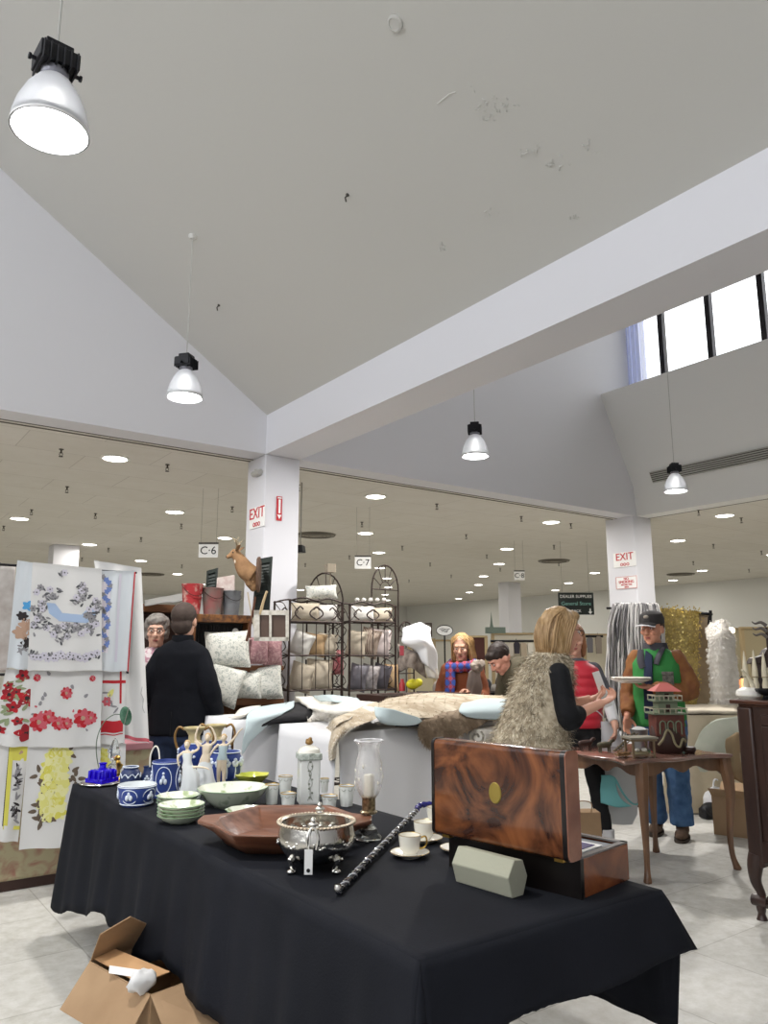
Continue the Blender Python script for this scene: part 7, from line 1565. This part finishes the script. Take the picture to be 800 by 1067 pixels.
hide('brown_cloth', 'brown cloth heaped over the cardboard carton beside the cabinet', [[(757, 770, 6.4), (765, 762, 6.4), (773, 765, 6.4)], [(756, 795, 6.35), (764, 790, 6.3), (773, 792, 6.3)], [(760, 815, 6.35), (766, 812, 6.3), (774, 815, 6.3)]], M('brown_wrap', '#8a7558', .9), wob=.04)['category'] = 'cloth'
# booths far right: beige partition with small lit wares
def booth(px0, px1, ytop, d, col, name, lab):
    a_ = D(px0, ytop, d); c_ = D(px1, ytop, d); w = (c_-a_).length; m = (a_+c_)/2; t = thing(name, lab, 'partition', (m.x, m.y, 0), hd)
    b = MB(); b.box((0, 0, m.z/2), (w, .05, m.z)); b.build('panel', M('booth_'+col[1:], col, .85, col2=col, scale=2), t)
    b = MB(); b.box((0, -.01, m.z+.01), (w+.04, .09, .03)); b.build('top_rail', M('booth_rail', '#a8946f', .6), t)
    b = MB()
    for s in (-1, 1): b.box((s*w/2, 0, m.z/2), (.05, .07, m.z))
    b.build('post', MC['booth_rail'], t); return t
booth(772, 860, 655, 11.5, '#a29678', 'display_partition', 'khaki partition wall behind the dark cabinet, far right')
booth(744, 773, 656, 12.2, '#b0a68c', 'display_partition', 'pale khaki partition wall behind the white fur throw')
booth(513, 562, 661, 12.6, '#c9c3b2', 'display_partition', 'cream partition wall with a wooden top rail below the distant column')
booth(426, 452, 667, 12.4, '#b3a98c', 'display_partition', 'khaki partition wall left of the blonde person in the scarf')
booth(489, 506, 664, 12.0, '#4b2a25', 'display_partition', 'dark red brown partition panel between the two bending shoppers')
booth(608, 640, 662, 12.6, '#c4bda9', 'display_partition', 'cream partition wall left of the grey yarn throw')
booth(452, 489, 668, 13.4, '#c6c4ba', 'display_partition', 'pale grey partition behind the person in the scarf')
for k, (x, y, w, h, col, lab) in enumerate((
    (524, 676, 7, 12, '#7c6f64', 'taupe garment on the far rail, first from the left'), (531, 677, 7, 13, '#b8b0a4', 'pale garment on the far rail, second from the left'), (538, 675, 6, 12, '#35323a', 'black garment on the far rail, middle'),
    (545, 677, 7, 14, '#a89a86', 'tan garment on the far rail, fourth from the left'), (552, 676, 6, 11, '#d1ccc0', 'white garment on the far rail, fifth from the left'), (515, 678, 6, 14, '#5b5450', 'dark brown garment on the far rail, leftmost'),
    (614, 672, 6, 16, '#6c6a6e', 'grey garment hanging right of the red vest, left one'), (623, 672, 6, 18, '#8d8378', 'brown garment hanging right of the red vest, right one'))):
    c = D(x, y, 12.3); b = MB(); sx = w*12.3/796/2; sz = h*12.3/796/2
    b.add([c+RT*(u*sx)+UP*(v*sz)-FW*o for o in (0, .06) for u, v in ((-.5, 1), (.5, 1), (1, .7), (.8, -1), (-.8, -1), (-1, .7))], [(0, 1, 2, 3, 4, 5), (11, 10, 9, 8, 7, 6)]+[(i, 6+i, 6+(i+1) % 6, (i+1) % 6) for i in range(6)]); b.tube([c+UP*sz, c+UP*(sz+.05)], .006, 5)
    tag(b.build('hanging_garment', M('garment_%d' % k, col, .9, col2=col, scale=5)), lab, 'garment', 'garments hanging at the far booths')
b = MB(); b.tube([D(511, 668, 12.3), D(560, 668, 12.3)], .02, 8); tag(b.build('clothes_rail', mBlack), 'clothes rail carrying the garments below the distant column', 'rail')
b = MB(); b.tube([D(610, 663, 12.3), D(628, 663, 12.3)], .02, 8); tag(b.build('clothes_rail', mBlack), 'short clothes rail right of the red vest', 'rail')
p = D(463, 657, 11.6); t = thing('oval_sign', 'white oval shop sign with a dark border above the partitions', 'sign', p, hd)
b = MB(); b.lathe([(.001, 0), (.13, 0), (.13, .015), (.001, .015)], n=32, sx=1.0, sy=.62); b.v = [V((q.x, -q.z, q.y)) for q in b.v]; b.build('board', mSignW, t)
b = MB(); b.tube([(.125*cos(a*pi/16), -.018, .078*sin(a*pi/16)) for a in range(32)], .006, 6, True); b.build('border', mSignK, t)
b = MB(); b.tube([(0, 0, -.08), (0, 0, -p.z)], .012, 8); b.build('post', mBlack, t)
for k in range(3): b = MB(); b.tube(smooth([(-.08+.02*k, -.018, .02-.02*k), (-.03, -.018, .03-.02*k), (.03, -.018, .015-.02*k), (.08-.02*k, -.018, .025-.02*k)], 4), .004, 5); b.build('script_line', mSignK, t)
t = thing('picture_frame', 'small dark picture frame standing above the far partition', 'picture', D(444, 664, 11.8), hd)
b = MB(); q = .09; b.bb(-q, q, -.01, .01, 0, .02); b.bb(-q, q, -.01, .01, .2, .22); b.bb(-q, -q+.02, -.01, .01, 0, .22); b.bb(q-.02, q, -.01, .01, 0, .22); b.build('frame', mDkW, t)
b = MB(); b.bb(-q, q, 0, .006, .01, .21); b.build('picture', M('picture_grey', '#8c8a80', .7, col2='#5e5b52', scale=9), t)
t = thing('model_house', 'small grey green model with a pointed spire on the far partition', 'model', D(516, 660, 12.6), hd)
b = MB(); b.box((0, 0, .05), (.32, .12, .1)); b.build('base', M('model_green', '#6e7c72', .7), t)
b = MB(); b.lathe([(.03, .1), (.02, .16), (.006, .3), (.001, .36)], n=8, c=(-.06, 0, 0)); b.build('spire', MC['model_green'], t)
# lit bulbs and small things at the far booths
for x, y, d, lab in ((762, 657, 11.0, 'small bright spot lamp beside the white fur throw'), (637, 651, 11.0, 'small bright spot lamp at the left edge of the yarn throw')):
    t = thing('spot_lamp', lab, 'lamp', D(x, y, d)); b = MB(); b.ball((0, 0, 0), .045); b.build('bulb', M('spot_glow', '#ffe9c0', .5, emit=12), t)
    b = MB(); b.tube([(0, .04, 0), (0, .06, -.1), (0, .06, -t.location.z)], .012, 8); b.build('stand', mBlack, t)
for k, (x, y, c_, lab) in enumerate(((768, 712, '#d88a5a', 'small warm lit lantern behind the white dish, left'), (776, 711, '#e0b27a', 'small warm lit lantern behind the spires, middle'), (798, 708, '#dba06c', 'small warm lit lantern behind the spires, right'))):
    p = D(x, 728, 9.5); t = thing('tealight_lantern', lab, 'lantern', D(x, y+6, 9.5), 0, 'warm lit lanterns beyond the cabinet')
    b = MB(); b.lathe([(.001, 0), (.05, 0), (.05, .12), (.001, .12)], n=16); b.build('glass', M('lantern_glow%d' % k, c_, .4, emit=1.3), t)
    b = MB(); b.lathe([(.055, .12), (.03, .15), (.001, .17)], n=16); b.lathe([(.055, 0), (.055, -.01), (.001, -.01)], n=16); b.build('cap', mIron, t)
p = D(783, 716, 9.5); t = thing('display_counter', 'beige counter carrying the warm lanterns beyond the dark cabinet', 'counter', (p.x, p.y, 0), hd)
b = MB(); b.box((0, 0, D(783, 718, 9.5).z-.02), (.75, .4, .03)); b.build('top', M('counter_top', '#b3a585', .6), t)
b = MB(); b.box((0, 0, D(783, 718, 9.5).z/2-.02), (.7, .35, D(783, 718, 9.5).z-.04)); b.build('body', M('booth_a29678', '#a29678'), t)
# stock around the shoppers behind the hide tables
z_ = D(510, 722, 7.6).z
t = thing('stock_table', 'black covered table behind the bending shopper', 'table', (D(500, 722, 7.9).x, D(500, 722, 7.9).y, 0), hd)
b = MB(); b.box((0, 0, z_-.03), (1.3, .4, .05)); b.build('tabletop', mBlkF, t)
b = MB(); b.box((0, 0, (z_-.05)/2), (1.24, .36, z_-.05)); b.build('skirt', mBCloth, t)
for k, (x, w, h, col, lab) in enumerate(((507, .1, .14, '#222226', 'black bag standing behind the person in the scarf'), (515, .12, .09, '#77726c', 'grey bundle behind the bending shopper'), (520, .09, .17, '#2b2a30', 'dark bag nearest the bending shopper'), (462, .1, .1, '#d7d2ca', 'white bundle left of the person in the scarf'), (455, .09, .12, '#8b8177', 'brown bundle furthest left behind the hide tables'))):
    p = D(x, 700, 7.75); b = MB(); b.ball((p.x, p.y, z_+h/2-.004), (w/2, w/2, h/2)); b.box((p.x, p.y, z_+h*.3), (w*.9, w*.7, h*.55), .4); tag(b.build('stock_bundle', M('bundle_%d' % k, col, .85), remesh=.012, smoothit=2), lab, 'bundle', 'bundles on the black covered table')
# dark wrought lamp arms at the far right
t = thing('scroll_lamp', 'dark scrolled lamp arm above the cabinet at the right edge', 'lamp', K3(805, 4.64))
b = MB(); b.tube([(0, 0, 0), (0, 0, .42)], .008, 8); b.lathe([(.001, 0), (.04, 0), (.03, .012), (.01, .02)], n=16); b.build('stem', mIron, t)
for k in range(3):
    z = .36+.035*k; b = MB(); b.tube(smooth([V((0, 0, z)), -RT*.03+UP*(z+.02), -RT*.065+UP*(z+.012), -RT*.085+UP*(z+.024)], 5), [.012-.0006*i for i in range(16)], 8); b.build('arm', M('pewter', '#6d6762', .5, .4), t)
# ================================================================== camera, world, exposure
cd = bpy.data.cameras.new('camera'); co = bpy.data.objects.new('camera', cd); COL.objects.link(co)
cd.sensor_fit = 'VERTICAL'; cd.sensor_height = 36; cd.sensor_width = 27; cd.lens = 36*FP/1067; cd.clip_start = .05; cd.clip_end = 200
R = Matrix((RT, U3, -F3)).transposed(); co.matrix_world = Matrix.Translation(CAM) @ R.to_4x4()
SC.camera = co
w = bpy.data.worlds.new('world'); SC.world = w; w.use_nodes = True
bg = w.node_tree.nodes['Background']; bg.inputs[0].default_value = (.95, .97, 1, 1); bg.inputs[1].default_value = WORLD
SC.view_settings.view_transform = 'Standard'; SC.view_settings.look = 'None'; SC.view_settings.exposure = EXPO; SC.view_settings.gamma = 1
SC.view_settings.use_curve_mapping = False
